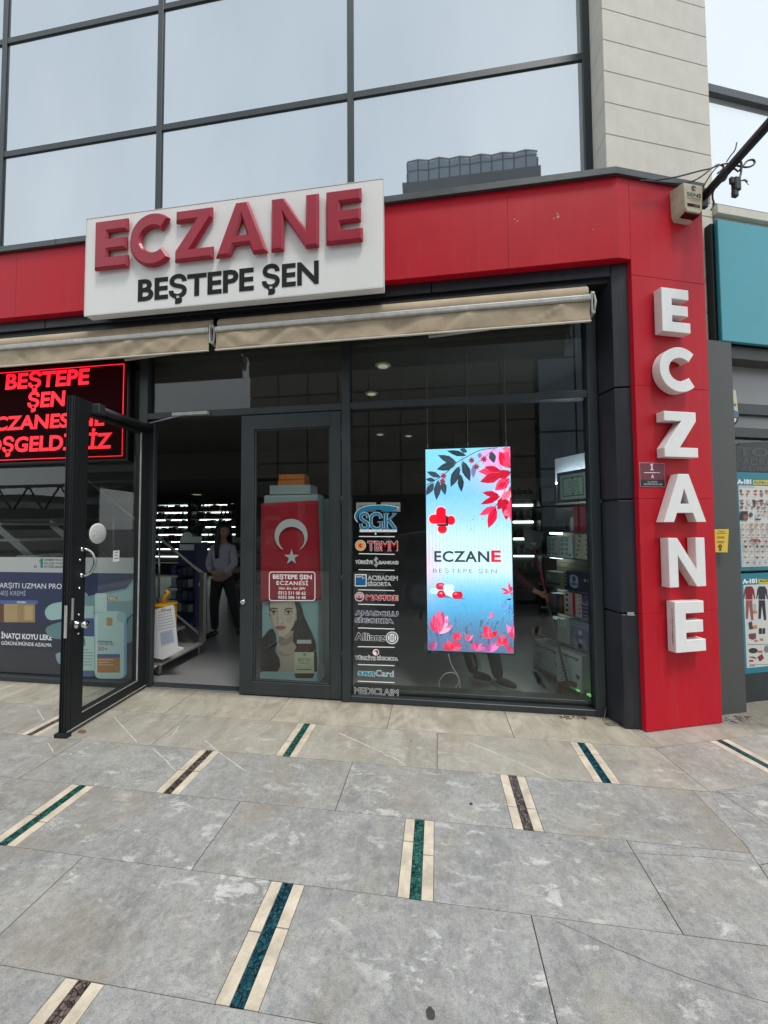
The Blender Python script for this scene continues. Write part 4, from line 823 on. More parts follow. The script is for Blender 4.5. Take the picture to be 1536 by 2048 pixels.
# cloudy gradient ground of the picture
def ramp_c(f):
    st = [(0, (126, 204, 234)), (.10, (132, 200, 232)), (.22, (122, 190, 232)), (.34, (156, 206, 234)), (.46, (206, 240, 247)), (.60, (208, 238, 246)), (.66, (160, 210, 236)), (.72, (108, 186, 228)), (.80, (86, 164, 210)), (.88, (78, 128, 168)), (1.0, (84, 104, 138))]
    for i in range(len(st)-1):
        if f <= st[i+1][0]: g_ = (f-st[i][0])/(st[i+1][0]-st[i][0]); return [st[i][1][k]*(1-g_)+st[i+1][1][k]*g_ for k in range(3)]
    return list(st[-1][1])
NX, NZ = 110, 70; vs = []; cs = []
for j in range(NZ+1):
    for i in range(NX+1):
        f = j/NZ; u = i/NX; c = ramp_c(f); vs.append(HP.w(X0+(X1-X0)*u, Z1+(Z0-Z1)*f, 0))
        pk = max(0, 1-abs(f-.58)/.26)*max(0, 1-u/.28)+max(0, 1-abs(f-.12)/.16)*max(0, 1-abs(u-.8)/.4)*.9; c = [c[0]+(238-c[0])*pk*.75, c[1]+(188-c[1])*pk*.7, c[2]+(236-c[2])*pk*.6]
        s_ = math.sin(u*2*math.pi*24)*.5; k_ = max(0, 1-abs(f-.50)/.2); c = [min(255, x*(1-.06*k_+s_*.12*k_)) for x in c]
        nn = random.uniform(-5, 5); c = [max(0, min(255, x+nn)) for x in c]; cs.append(lin(c))
fs = [[j*(NX+1)+i, (j+1)*(NX+1)+i, (j+1)*(NX+1)+i+1, j*(NX+1)+i+1] for j in range(NZ) for i in range(NX)]
mbx.add(vs, fs, None, False, cs)
R1, R2, R3, PK = (226, 22, 62), (196, 18, 50), (242, 62, 100), (238, 120, 170)
DK, DK2, BL = (44, 60, 72), (34, 46, 58), (30, 34, 44)
for cx, cy, rx, ry, c in ((700, 170, 150, 90, (224, 160, 214)), (760, 520, 110, 80, (230, 196, 226))): A.disc(cx, cy, rx, ry, c)
A.line(smooth([(720, 72), (560, 95), (430, 160), (330, 220), (250, 300), (150, 370), (60, 420)], 5, False), .006, BL); A.line(smooth([(700, 80), (560, 190), (500, 240)], 4, False), .0035, BL); A.line(smooth([(400, 160), (380, 260), (360, 330)], 4, False), .003, BL)
for b, e, w_ in (((430, 145), (250, 100), 26), ((440, 110), (370, 85), 22), ((340, 215), (165, 140), 34), ((330, 225), (155, 275), 38), ((365, 245), (285, 440), 40), ((375, 320), (385, 485), 30), ((400, 200), (465, 385), 40), ((190, 345), (62, 295), 26), ((140, 375), (52, 365), 20), ((125, 400), (58, 515), 32), ((170, 375), (152, 560), 34), ((205, 370), (235, 515), 30), ((660, 110), (690, 215), 34)):
    A.leaf(b, e, w_, random.choice((DK, DK2, (52, 66, 78))), (70, 88, 100))
for b, e, w_ in (((500, 230), (495, 355), 24), ((560, 120), (550, 170), 22)): A.leaf(b, e, w_, (120, 116, 168))
for cx, cy in ((480, 190), (525, 250), (220, 335), (210, 385), (595, 180)):
    for k in range(7): a_ = k*.9; A.leaf((cx, cy), (cx+34*math.cos(a_), cy+34*math.sin(a_)), 7, (150, 44, 62))
XE = 848
A.leaf((838, 260), (735, 110), 60, R1, R2); A.leaf((845, 200), (800, 75), 46, (232, 60, 110), R2); A.leaf((850, 190), (XE-2, 70), 20, PK)
for b, e, w_ in (((760, 290), (540, 295), 46), ((765, 320), (556, 392), 48), ((750, 290), (600, 250), 30), ((830, 360), (695, 470), 52), ((845, 430), (828, 510), 16), ((735, 515), (578, 490), 30), ((745, 525), (560, 600), 30), ((705, 620), (552, 700), 34), ((705, 630), (635, 822), 44), ((800, 530), (720, 650), 46), ((815, 560), (800, 745), 50), ((840, 600), (850, 760), 26), ((840, 530), (852, 610), 14)):
    A.leaf(b, e, w_, random.choice((R1, R2, R3)), (120, 16, 40))
A.line(smooth([(850, 330), (790, 310), (740, 250)], 4, False), .004, BL); A.line(smooth([(850, 375), (800, 430), (770, 510), (700, 620)], 5, False), .0045, BL); A.line([(770, 510), (815, 620)], .003, BL)
for _ in range(16): x, y = random.uniform(450, 850), random.uniform(550, 880); A.disc(x, y, random.uniform(3, 7), random.uniform(3, 6), random.choice(((110, 120, 140), (200, 90, 120))), n=7)
def pill(x0, y0, x1, y1, r, c, **k):
    A.poly(rr(x0, y0, x1, y1, r), c)
for b, e, w_ in (((838, 250), (770, 180), 40), ((846, 300), (700, 345), 44), ((842, 470), (760, 560), 34), ((838, 660), (770, 700), 34), ((846, 560), (826, 690), 34), ((846, 90), (760, 84), 26), ((800, 400), (720, 440), 26)): A.leaf(b, e, w_, random.choice((R1, R3, (250, 110, 140), R2)), (120, 16, 40))
# heart-shaped cross
for gw, c in ((7, (250, 200, 210)), (0, (236, 12, 44))):
    pill(150-gw, 624-gw, 240+gw, 780+gw, 43+gw, c); pill(84-gw, 695-gw, 240+gw, 780+gw, 42+gw, c)
for gw, c in ((7, (250, 200, 210)), (0, (226, 14, 44))): pill(166-gw, 790-gw, 250+gw, 868+gw, 38+gw, c); pill(248-gw, 706-gw, 326+gw, 790+gw, 38+gw, c)
A.poly([(240, 700), (262, 716), (262, 800), (160, 800), (160, 782), (240, 782)], (84, 20, 34)); A.poly([(240, 640), (240, 780), (120, 780), (150, 695), (196, 640)], (236, 12, 44))
A.text('ECZAN', 137, 1036, 1130, 640, (52, 62, 74), wt=.022, sp=1.08); A.text('E', 668, 1032, 1130, 745, (226, 22, 62), wt=.032); A.text('BEŞTEPE ŞEN', 122, 1196, 1232, 712, (72, 98, 120), wt=-.01, sp=1.35)
A.poly([(110, 1420), (230, 1465), (430, 1482), (330, 1440)], (90, 130, 170))
pill(92, 1376, 190, 1432, 27, (190, 226, 236)); pill(160, 1400, 238, 1468, 30, (206, 28, 60)); pill(148, 1328, 232, 1392, 30, (214, 34, 66)); pill(215, 1342, 318, 1398, 27, (206, 230, 238)); A.poly([(215, 1395), (300, 1395), (330, 1410), (310, 1470), (240, 1440)], (214, 236, 242)); pill(298, 1408, 398, 1478, 33, (206, 28, 60)); A.disc(330, 1430, 16, 10, (240, 110, 140)); A.disc(195, 1350, 22, 7, (244, 130, 154)); A.disc(195, 1425, 14, 8, (244, 150, 170))
for k in range(90):
    x = random.uniform(78, 885); y = random.uniform(1700, 1960); h = random.uniform(20, 80); A.leaf((x, y), (x+random.uniform(-30, 30), y-h), random.uniform(3, 8), random.choice(((58, 84, 120), (70, 96, 138), (96, 110, 150), (60, 74, 104), (120, 100, 150))))
for k in range(50):
    x = random.uniform(740, 880); y = random.uniform(1500, 1800); A.leaf((x, y), (x+random.uniform(-25, 25), y-random.uniform(15, 50)), random.uniform(2, 6), random.choice(((70, 120, 178), (96, 130, 190), (130, 120, 180))))
def flower(cx, cy, petals, cols):
    for i, (dx, dy, w_) in enumerate(petals): A.leaf((cx, cy), (cx+dx, cy+dy), w_, cols[i % len(cols)], (250, 150, 190) if i % 2 else None, .55)
for x, y0, y1 in ((170, 1795, 1960), (640, 1840, 1950), (845, 1850, 1960)): A.line([(x, y0), (x+3, y1)], .003, (54, 60, 90))
flower(180, 1795, [(-90, -110, 34), (130, -80, 30), (-60, -180, 36), (80, -170, 36), (-15, -225, 34), (35, -215, 34), (10, -190, 30), (-30, -150, 30), (110, -55, 22)], [(206, 40, 92), (240, 96, 140), (222, 56, 106), (248, 170, 200), (240, 90, 140)])
flower(345, 1850, [(-50, -30, 14), (45, -50, 16), (-30, -75, 16), (10, -80, 16), (35, -25, 12)], [R1, R3, (210, 40, 80)])
flower(450, 1860, [(-35, -70, 12), (45, -55, 12), (5, -55, 14), (30, -20, 10), (-30, -20, 10)], [R3, PK])
flower(640, 1840, [(-50, -125, 30), (-10, -120, 30), (85, -75, 24), (40, -40, 22), (-85, -40, 14)], [R1, (242, 50, 96), (214, 20, 60)])
flower(880, 1840, [(-80, -130, 30), (-30, -120, 30), (-60, -60, 26), (0, -140, 20)], [(244, 120, 170), (232, 60, 120), (214, 40, 90)])
flower(300, 1945, [(-90, -60, 20), (95, -70, 22), (-50, -100, 20), (40, -110, 20), (-100, -15, 14), (90, -20, 16), (-5, -60, 18)], [R1, (200, 34, 66), R3])
flower(650, 1965, [(-100, -50, 18), (85, -60, 18), (-50, -80, 18), (20, -110, 18), (60, -90, 16), (-20, -70, 16)], [(190, 80, 150), (220, 120, 180), (150, 70, 140)])
flower(860, 1965, [(-80, -70, 20), (-30, -60, 20), (-60, -20, 16)], [(190, 50, 90), (160, 40, 80)])
flower(665, 1635, [(-25, 5, 8), (30, -5, 8), (-15, -40, 10), (20, -45, 10), (-40, 20, 6)], [(232, 110, 170), (206, 90, 160)])
flower(835, 1415, [(-15, -100, 12), (-90, -45, 12), (-80, 10, 12), (15, -60, 14), (25, 20, 10)], [R3, R1]); A.line([(835, 1415), (885, 1490)], .003, BL); A.leaf((850, 1475), (800, 1480), 9, DK)
for _ in range(30): x, y = random.uniform(90, 860), random.uniform(1470, 1800); A.disc(x, y, 4, 4, random.choice(((150, 200, 230), (210, 120, 180), (120, 180, 220))), n=6)
flower(520, 1950, [(-60, -60, 18), (55, -70, 18), (0, -95, 20), (-30, -85, 16), (80, -30, 14)], [(200, 60, 120), (232, 90, 150), (170, 50, 110)])
flower(120, 1950, [(-40, -70, 16), (40, -80, 16), (0, -100, 18)], [(150, 60, 120), (190, 80, 140)])
flower(760, 1900, [(-50, -90, 18), (0, -110, 20), (50, -80, 18), (70, -30, 14), (-70, -30, 14)], [R1, R3, (214, 20, 60)])
flower(250, 1700, [(-25, -35, 9), (25, -40, 9), (0, -50, 10)], [(232, 110, 170), (206, 90, 160)])
# keep the picture inside its screen
for i, v_ in enumerate(mbx.v): v_.x = min(max(v_.x, X0), X1); v_.z = min(max(v_.z, Z0), Z1)
A.build('screen', m_screen, t)
for px in (855, 936, 1013):
    x = HP.px(px, 890)[0]; q = MB(); q.tube([(x, HY+.02, Z1+.01), (x, HY+.02, 3.32)], .0016, 6); q.lathe((x, HY+.02, Z1+.01), [(.005, 0), (.005, .04), (.003, .05)], 8); q.build('hanging_wire', m_alu, t)
c_ = lambda x, y, yy=3.64: V(tuple(aty(x, y, yy)))
pts = [c_(897, 1308), c_(903, 1330), c_(917, 1355), c_(919, 1378), c_(905, 1385), c_(885, 1382), c_(878, 1365), c_(890, 1348), c_(908, 1346), c_(918, 1358), c_(914, 1372), c_(903, 1384)]
q = MB(); q.tube([V(p) for p in smooth([tuple(p) for p in pts], 5, False)], .005, 6); o = q.build('power_cable', M('grey_cord', (.42, .43, .40), .6)); tag(o, 'looped pale power cable hanging below the LED display', 'cable')
# ================================================================== FITTINGS ON THE PILLAR
SP = PIL.off(.10)
t = thing('alarm_siren', 'weathered cream alarm siren box with helmet logo at the top of the red pillar', 'alarm box', PIL.w(.45, 4.1, .05))
def sp(x, y): return SP.px(1280+x/6, 220+y/6)
o_ = [sp(*p) for p in ((530, 890), (715, 920), (672, 1340), (640, 1358), (470, 1332), (445, 1318), (520, 1180))]
q = MB(); f_ = [sp(*p) for p in ((540, 885), (718, 918), (690, 1190), (676, 1272), (655, 1276), (520, 1245), (516, 1190))]
bk = [PIL.px(1280+x/6, 220+y/6) for x, y in ((412, 915), (700, 925), (700, 1240), (655, 1355), (460, 1330), (440, 1310))]
def loft(P1, a, n1, b, n0, mb):
    k = len(a); mb.add([P1.w(u, v, n1) for u, v in a]+[P1.w(u, v, n0) for u, v in b], [list(range(k))[::-1]]+[(i, (i+1) % k, k+(i+1) % k, k+i) for i in range(k)])
SC = lambda l_: [(.505+(a-.485)*.80, 4.235+(b-4.21)*.80) for a, b in l_]; sc1 = lambda a: .505+(a-.485)*.80; sc2 = lambda b: 4.235+(b-4.21)*.80
uu = SC([(.37, 4.355), (.60, 4.355), (.585, 4.10), (.555, 4.062), (.40, 4.062), (.38, 4.10)])
ub = SC([(.345, 4.372), (.625, 4.372), (.605, 4.09), (.57, 4.045), (.385, 4.045), (.36, 4.09)])
loft(PIL, uu, .105, ub, .0, q); q.build('housing', M('aged_cream', (.50, .45, .33), .55, 0, .2, 14), t, .006, 2)
q = MB(); q.obox(PIL, sc1(.402), sc1(.56), sc2(4.115), sc2(4.150), .085, .108); q.obox(PIL, sc1(.392), sc1(.572), sc2(4.052), sc2(4.105), .02, .098); q.build('lens', M('maroon_lens', (.05, .008, .01), .2), t, .004)
A = Art(PIL.off(.1055), None, .0002)
def ux(a): return (sc1(.41+a[0]*.155), sc2(4.17+a[1]*.17))
A.poly([ux(p) for p in ((.40, .62), (.30, .80), (.36, .98), (.60, 1.02), (.72, .92), (.66, .86), (.54, .90), (.50, .80), (.62, .78), (.66, .70), (.56, .58), (.62, .70), (.5, .68))], (58, 34, 30), raw=True)
A.up(); put_text(A.mb, A.P, 'SENS', sc1(.405), sc2(4.225), sc1(.575), sc2(4.262), A.L, col=(40, 24, 24), wt=.02); put_text(A.mb, A.P, 'GÜVENLİK', sc1(.405), sc2(4.195), sc1(.575), sc2(4.213), A.L, col=(60, 40, 36)); put_text(A.mb, A.P, 'ALARM', sc1(.43), sc2(4.178), sc1(.55), sc2(4.187), A.L, col=(90, 70, 60))
A.build('lettering', m_vinyl, t)
# house number plate
t = thing('number_plate', 'maroon house number plate 1 over A on the red pillar', 'number plate', PIL.w(.12, 1.9, 0))
HPn = PIL.off(.004); cA = lambda x, y: (1200+x/3.413, 900+y/3.413)
pa = HPn.px(*cA(268, 85)); pb = HPn.px(*cA(445, 245)); pc = HPn.px(*cA(440, 205))
q = MB(); q.obox(PIL, pa[0], pb[0], pb[1]-.01, pa[1], .001, .005); q.build('plate', M('plate_grey', (.42, .34, .36), .45), t, .001)
A = Art(PIL.off(.0055), cA); A.poly([(pa[0]+.004, pa[1]-.004), (pb[0]-.004, pa[1]-.004), (pb[0]-.004, pc[1]), (pa[0]+.004, pc[1])], (118, 34, 56), raw=True); A.poly([(pa[0]+.004, pc[1]), (pb[0]-.004, pc[1]), (pb[0]-.004, pb[1]-.006), (pa[0]+.004, pb[1]-.006)], (22, 18, 22), raw=True)
A.poly([(343, 100), (352, 93), (359, 93), (359, 132), (366, 132), (366, 138), (343, 138), (343, 132), (350, 132), (350, 104), (343, 107)], (236, 226, 230)); A.rect(300, 152, 410, 157, (236, 226, 230)); A.text('A', 350, 168, 192, 368, (236, 226, 230), wt=.02); A.text('34. SOKAK', 325, 213, 223, 392, (220, 216, 220)); A.text('BEŞTEPE MAHALLESİ', 300, 228, 238, 425, (220, 216, 220)); A.build('lettering', m_vinyl, t)
# pole, cables and loose lamp plug at the pillar top
t = thing('bracket_pole', 'black square pole slanting up from the top of the red pillar', 'pole', PIL.w(.70, 4.33, .02))
a0 = PIL.w(.70, 4.345, .03); a1 = V(tuple(aty(1560, 222, 2.62))); dd = (a1-a0); a2 = a0+dd*1.6
q = MB(); q.tube([a0, a2], .034, 4); q.build('square_tube', m_frame_d, t, .003)
q = MB(); q.obox(PIL, .66, .74, 4.26, 4.42, .0, .035); q.build('wall_plate', m_frame_d, t, .003)
def pp(x, y, d=.05): return V(tuple(atp(1280+x/6, 220+y/6, PP+PIL.n*d, PIL.n)))
def cab(pts, r, name, lb, grp='cables tangled round the slanting pole'):
    q = MB(); P_ = [pp(*p) if len(p) == 3 else pp(p[0], p[1]) for p in pts]; q.tube([V(p) for p in smooth([tuple(p) for p in P_], 6, False)], r, 6); o = q.build(name, m_cable); tag(o, lb, 'cable', grp)
cab([(0, 848, .06), (200, 840, .06), (450, 800, .06), (700, 735, .07), (850, 700, .08), (940, 655, .1), (1000, 690, .12), (930, 760, .12)], .006, 'cable', 'upper thin cable running from the coping to the slanting pole')
cab([(60, 850, .06), (300, 870, .06), (500, 880, .07), (640, 850, .08), (760, 780, .09), (860, 700, .1), (960, 660, .12), (1050, 640, .14)], .006, 'cable', 'lower thin cable sagging from the coping to the slanting pole')
cab([(760, 920, .1), (800, 850, .12), (860, 760, .14), (920, 690, .15), (990, 650, .16), (1000, 700, .16), (940, 800, .14)], .005, 'cable', 'short cable looped round the foot of the slanting pole')
cab([(1040, 620, .2), (1090, 545, .22), (1140, 480, .24), (1162, 390, .24)], .0045, 'cable', 'stub of cable sticking up beside the slanting pole')
cab([(1180, 600, .25), (1215, 640, .25), (1210, 760, .25), (1185, 830, .25)], .008, 'cable', 'thick lead hanging down to the loose black connector')
cab([(1140, 660, .24), (1220, 680, .24), (1300, 685, .24), (1370, 650, .24), (1360, 600, .24), (1290, 610, .24), (1235, 670, .24), (1190, 730, .24)], .007, 'cable', 'looped cable to the right of the slanting pole')
cab([(1180, 740, .24), (1120, 705, .22), (1060, 760, .2), (1020, 840, .18), (960, 860, .16), (1010, 790, .18), (1080, 745, .2)], .006, 'cable', 'curled cable hanging under the slanting pole')
cab([(1000, 800, .15), (940, 880, .14), (880, 980, .12), (872, 1060, .1), (888, 1130, .1), (852, 1200, .1)], .006, 'cable', 'loose cable end dangling below the slanting pole')
t = thing('connector', 'frayed black connector hanging on a lead beside the slanting pole', 'connector', pp(1150, 900, .25))
q = MB(); PB = Plane(pp(1150, 900, .25), PIL.u); q.obox(PB, -.025, .03, -.05, .055, -.02, .02); q.obox(PB, -.055, -.02, -.0, .055, -.012, .012); q.obox(PB, -.035, .01, -.10, -.05, -.015, .015); q.build('plug_body', m_cable, t, .006)
q = MB()
for k in range(7): a_ = random.uniform(-.2, .5); q.tube([PB.w(.02, .03, 0), PB.w(.07, .04+.02*a_, .01), PB.w(.10+.03*random.random(), .03+.06*a_, .0)], .0018, 5)
q.build('frayed_wires', m_cable, t)
# yellow card sticking out behind the pillar
YP = PIL.off(-.06); cB = lambda x, y: (1380+x/3.795, 900+y/3.795)
pts = [YP.px(*cB(*p)) for p in ((172, 602), (292, 600), (282, 776), (178, 776))]
q = MB(); q.fprism(YP, pts[::-1], 0, .003); o = q.build('yellow_card', M('yellow_card', (.74, .50, .05), .5, 0, .05)); 
t = thing('notice_card', 'yellow notice card sticking out from behind the red pillar', 'card', YP.w(*pts[3]))
o.parent = t; o.location = -t.location; o.name = 'card'
A = Art(YP.off(.0035), cB)
for s, a, b, c, d in (('Taksi', 215, 612, 624, 262), ('SUNAK', 205, 655, 672, 262), ('TAKSİ', 212, 650, 650.1, 213)): 
    if d-a > 10: A.text(s, a, b, c, d, (60, 44, 10), wt=.01)
A.rect(200, 630, 275, 634, (110, 84, 20)); A.rect(205, 692, 262, 696, (90, 66, 16)); A.rect(208, 702, 258, 706, (90, 66, 16)); A.disc(229, 732, 15, 17, (50, 44, 40)); A.disc(229, 732, 7, 8, (150, 130, 60)); A.poly([(225, 748), (234, 748), (240, 765), (218, 765)], (70, 56, 30))
A.build('lettering', m_vinyl, t)
t = None
# small tag on the dark column
q = MB(); a_ = aty(1263, 1228, 3.224); q.box(a_.x-.03, a_.x+.02, 3.2225, 3.2255, a_.z-.012, a_.z+.014); tag(q.build('small_tag', M('tag_grey', (.35, .35, .36), .5)), 'tiny grey label stuck low on the dark column beside the red pillar', 'tag')
# ================================================================== NEIGHBOUR SHOP
NB = thing('neighbour_shop', 'grey neighbouring shop front with dark pilaster, pale stone and teal sign above', 'building', PIL.w(1.1, 0, -.2))
def obx(name, mat, *bs, bevel=.003, par=None):
    q = MB()
    for b in bs: q.obox(PIL, *b)
    return q.build(name, mat, par if par is not None else NB, bevel)
m_ngrey = M('neighbour_grey', (.075, .078, .076), .5, .1, .08, 2)
obx('pilaster', m_ngrey, (.742, 1.098, 0, 3.205, -.30, -.105), (1.0, 1.108, 0, 3.205, -.32, -.1055))
q = MB(); zz_ = [3.205]+[3.205+.30*i for i in range(1, 6)]
for i in range(len(zz_)-1): q.obox(PIL, .74, 1.075, zz_[i]+.0025, zz_[i+1]-.0025, -.45, -.19)
q.obox(PIL, 1.08, 6, 4.42, 4.50, -.5, -.15); 
for k in range(14): q.obox(PIL, 1.10+k*.34, 1.10+k*.34+.335, 4.18, 4.415, -.5, -.19)
q.build('stone_cladding', m_lime, NB, .003)
obx('stone_joint', m_joint, (.76, 6, 3.2, 4.45, -.48, -.2))
q = MB(); q.obox(PIL, 1.02, 6, 5.62, 5.70, -.26, -.19); q.obox(PIL, 1.05, 6, 4.50, 4.56, -.26, -.2); q.obox(PIL, 3.1, 3.17, 4.5, 9, -.26, -.19); q.build('upper_window_frame', m_coping, NB, .003)
for a, b in ((4.56, 5.62), (5.70, 9.2)):
    q = MB(); q.obox(PIL, .93, 3.1, a, b, -.25, -.23); q.build('upper_window', m_upper2, NB); q = MB(); q.obox(PIL, 3.17, 6, a, b, -.25, -.23); q.build('upper_window', m_upper2, NB)
obx('wall_core', m_int, (1.0, 6, 0, 9, -.7, -.5))
# below the sign: soffit, grey fascia glass, frames, shop window
obx('soffit', m_ngrey, (1.07, 6, 3.09, 3.2, -.5, -.16))
q = MB(); q.obox(PIL, 1.0, 6, 2.72, 3.10, -.32, -.30); q.obox(PIL, 1.0, 6, 2.49, 2.63, -.32, -.30); q.build('grey_panel', M('pale_grey_panel', (.30, .30, .31), .3, 0, .08, 1), NB)
obx('window_frame', m_frame, (1.08, 6, 2.62, 2.72, -.32, -.25), (1.08, 6, 2.40, 2.49, -.32, -.24), (1.08, 6, 0, .30, -.34, -.24), (2.6, 2.68, 0, 2.7, -.33, -.245))
q = MB(); q.obox(PIL, 1.08, 2.6, .3, 2.40, -.29, -.284); q.build('window_pane', m_pane, NB); q = MB(); q.obox(PIL, 2.68, 6, .3, 2.40, -.29, -.284); q.build('window_pane', m_pane, NB)
obx('inner_wall', M('dim_wall', (.16, .16, .155), .8), (1.0, 6, 0, 3.2, -1.6, -1.5))
# teal sign
t = thing('shop_sign', 'plain teal sign box over the neighbouring shop window', 'sign', PIL.w(1.0, 3.2, -.1))
q = MB(); q.obox(PIL, 1.006, 5.2, 3.207, 4.309, -.135, -.10); q.build('panel', M('teal_panel', (.06, .35, .43), .45, 0, .07, .8), t, .004); q = MB(); q.obox(PIL, .975, 5.2, 3.225, 4.29, -.19, -.136); q.build('backing', m_frame_d, t)
# posters
NPn = PIL.off(-.238); c8 = lambda x, y: (1460+x/7.882, 900+y/7.882); cC = lambda x, y: (1380+x/3.795, 900+y/3.795)
TQ = (10, 128, 156); PAPER = (206, 208, 204)
def brochure(name, lb, ztop, zbot, u0, fn, cv):
    t = thing('brochure_poster', lb, 'poster', PIL.w(u0, zbot, -.24)); q = MB(); q.obox(PIL, u0, u0+1.05, zbot, ztop, -.2395, -.238); q.build('sheet', M('teal_paper', (.012, .20, .27), .45, 0, .04), t)
    A = Art(NPn, cv); fn(A); A.build('artwork', m_print, t)
def items(A, x0, x1, ys, cols, w=40, seed=1):
    random.seed(seed)
    for y in ys:
        x = x0
        while x < x1:
            c = random.choice(cols); k = random.random(); ww = w*random.uniform(.5, 1); hh = w*random.uniform(.35, .7)
            if k < .4: A.disc(x+ww/2, y, ww/2, hh/2, c, n=9)
            elif k < .7: A.poly([(x, y-hh/2), (x+ww, y-hh/2-4), (x+ww*.9, y+hh/2), (x+3, y+hh/2)], c)
            else: A.poly([(x, y), (x+ww*.5, y-hh/2), (x+ww, y+2), (x+ww*.6, y+hh/2)], c)
            if random.random() < .7: A.rect(x+ww*.3, y+hh/2+4, x+ww*.8, y+hh/2+14, (196, 90, 40))
            A.rect(x, y+hh/2+18, x+ww*.7, y+hh/2+21, (120, 120, 120)); x += w*random.uniform(1.15, 1.7)
def br1(A):
    p = A.uv(128, 560); b = A.uv(190, 1845); uo = (p[0]+b[0])/2
    A.poly([(uo, b[1]), (uo+1.0, b[1]), (uo+1.0, p[1]), (uo, p[1])], PAPER, raw=True)
    A.text('A-101', 122, 465, 530, 328, (232, 238, 238), wt=.06); A.rect(365, 478, 900, 545, (216, 196, 40)); A.text('ALDIN ALDIN', 378, 492, 528, 760, (30, 70, 50), wt=.04)
    A.text('HAFTANIN YILDIZLARI', 130, 572, 590, 380, (90, 90, 110))
    items(A, 150, 590, (650, 700, 800, 840, 900), [(120, 30, 40), (60, 60, 66), (190, 190, 190), (180, 60, 40), (150, 110, 90)], 70, 3)
    A.rect(155, 965, 270, 1108, (30, 24, 28)); A.rect(200, 1020, 260, 1100, (150, 70, 60)); A.disc(320, 1020, 30, 36, (60, 64, 66))
    A.poly([(365, 800), (470, 800), (470, 812), (385, 820), (385, 905), (370, 910)], (50, 54, 50)); A.poly([(385, 985), (400, 1080), (480, 1085), (480, 1100), (395, 1108)], (50, 54, 50))
    items(A, 420, 590, (850, 910, 970, 1030), [(60, 60, 60), (40, 40, 44), (110, 110, 110)], 36, 5)
    items(A, 160, 590, (1175, 1255, 1340), [(180, 140, 60), (60, 50, 50), (150, 130, 110), (200, 90, 40)], 56, 7)
    A.rect(150, 1375, 600, 1380, (120, 120, 120)); A.rect(305, 1405, 440, 1428, (150, 20, 40)); items(A, 190, 590, (1440, 1520, 1600, 1690), [(70, 74, 74), (130, 130, 130), (190, 190, 186), (150, 60, 60)], 60, 9)
    A.rect(200, 1740, 600, 1744, (150, 150, 150)); items(A, 220, 590, (1775,), [(60, 60, 60), (150, 150, 170)], 60, 2)
def br2(A):
    p = A.uv(405, 1025); b = A.uv(432, 1655); uo = (p[0]+b[0])/2
    A.poly([(uo, b[1]), (uo+1.0, b[1]), (uo+1.0, p[1]), (uo, p[1])], PAPER, raw=True)
    A.text('A-101', 402, 982, 1012, 506, (232, 238, 238), wt=.06); A.rect(520, 980, 800, 1015, (216, 196, 40)); A.text('ALDIN ALDIN', 528, 986, 1004, 720, (30, 70, 50), wt=.04)
    for x, c1, c2_ in ((448, (128, 20, 40), (150, 84, 84)), (545, (40, 44, 56), (34, 36, 44))):
        A.poly([(x-22, 1035), (x+22, 1035), (x+38, 1060), (x+48, 1130), (x+38, 1132), (x+28, 1085), (x+26, 1135), (x-26, 1135), (x-28, 1085), (x-36, 1130), (x-44, 1128), (x-34, 1055)], c1)
        A.poly([(x-24, 1140), (x+24, 1140), (x+34, 1290), (x+16, 1292), (x, 1180), (x-8, 1282), (x-26, 1282)], c2_)
    for k in range(7): A.rect(482, 1170+k*9, 500, 1173+k*9, (110, 110, 110))
    A.rect(478, 1222, 508, 1240, (206, 120, 40)); A.poly([(442, 1310), (470, 1300), (474, 1340), (482, 1358), (450, 1362)], (60, 60, 64)); A.rect(478, 1330, 510, 1355, (206, 130, 50))
    A.poly([(445, 1395), (500, 1390), (500, 1430), (475, 1440), (448, 1430)], (110, 60, 66)); A.rect(490, 1440, 512, 1455, (206, 110, 40)); A.rect(522, 1352, 545, 1395, (36, 34, 38)); A.rect(550, 1352, 570, 1395, (36, 34, 38)); A.rect(530, 1430, 556, 1446, (206, 120, 40))
    A.rect(436, 1474, 600, 1477, (120, 120, 120)); A.disc(478, 1522, 34, 20, (44, 42, 48)); A.rect(512, 1522, 550, 1538, (200, 110, 50)); A.poly([(510, 1570), (545, 1548), (560, 1580), (530, 1605)], (130, 40, 40)); A.rect(448, 1592, 480, 1606, (180, 50, 60)); A.disc(580, 1510, 18, 26, (120, 124, 130)); A.poly([(440, 1570), (480, 1566), (505, 1580), (500, 1584), (470, 1576)], (80, 84, 90))
    A.rect(450, 1625, 600, 1628, (140, 140, 140)); A.text('A101', 452, 1632, 1645, 490, (60, 60, 66))
u0 = PIL.off(-.238).px(*c8(70, 700))[0]
brochure('a', 'teal discount poster crowded with small household goods, the upper of two in the neighbour window', 2.075, 1.175, 1.262, br1, c8)
brochure('b', 'teal discount poster showing red and navy pyjamas, the lower of two in the neighbour window', 1.15, .255, 1.275, br2, cC)
t = thing('dark_decal', 'dark rounded window sticker with faded capitals above the teal posters', 'sticker', PIL.w(1.3, 2.1, -.27))
q = MB(); EP = PIL.off(-.275); pr = [(.0, .0), (1.2, .0), (1.2, .34), (.1, .27), (.03, .24), (0, .18)]; q.fprism(EP, [(1.305+a, 2.085+b) for a, b in pr], 0, .002); q.build('sheet', M('dark_film', (.015, .018, .018), .4), t)
q = MB(); put_text(q, EP, 'TOPTAN', 1.36, 2.235, 2.35, 2.31, .0025, wt=.03, th=.001); put_text(q, EP, 'ADRAHMARKA'[:6], 1.40, 2.15, 1.95, 2.21, .0025, wt=.03, th=.001); put_text(q, EP, 'ADRAH', 1.38, 2.09, 1.80, 2.135, .0025, wt=.03, th=.001); q.build('lettering', M('dark_film_ink', (.04, .05, .06), .4), t)
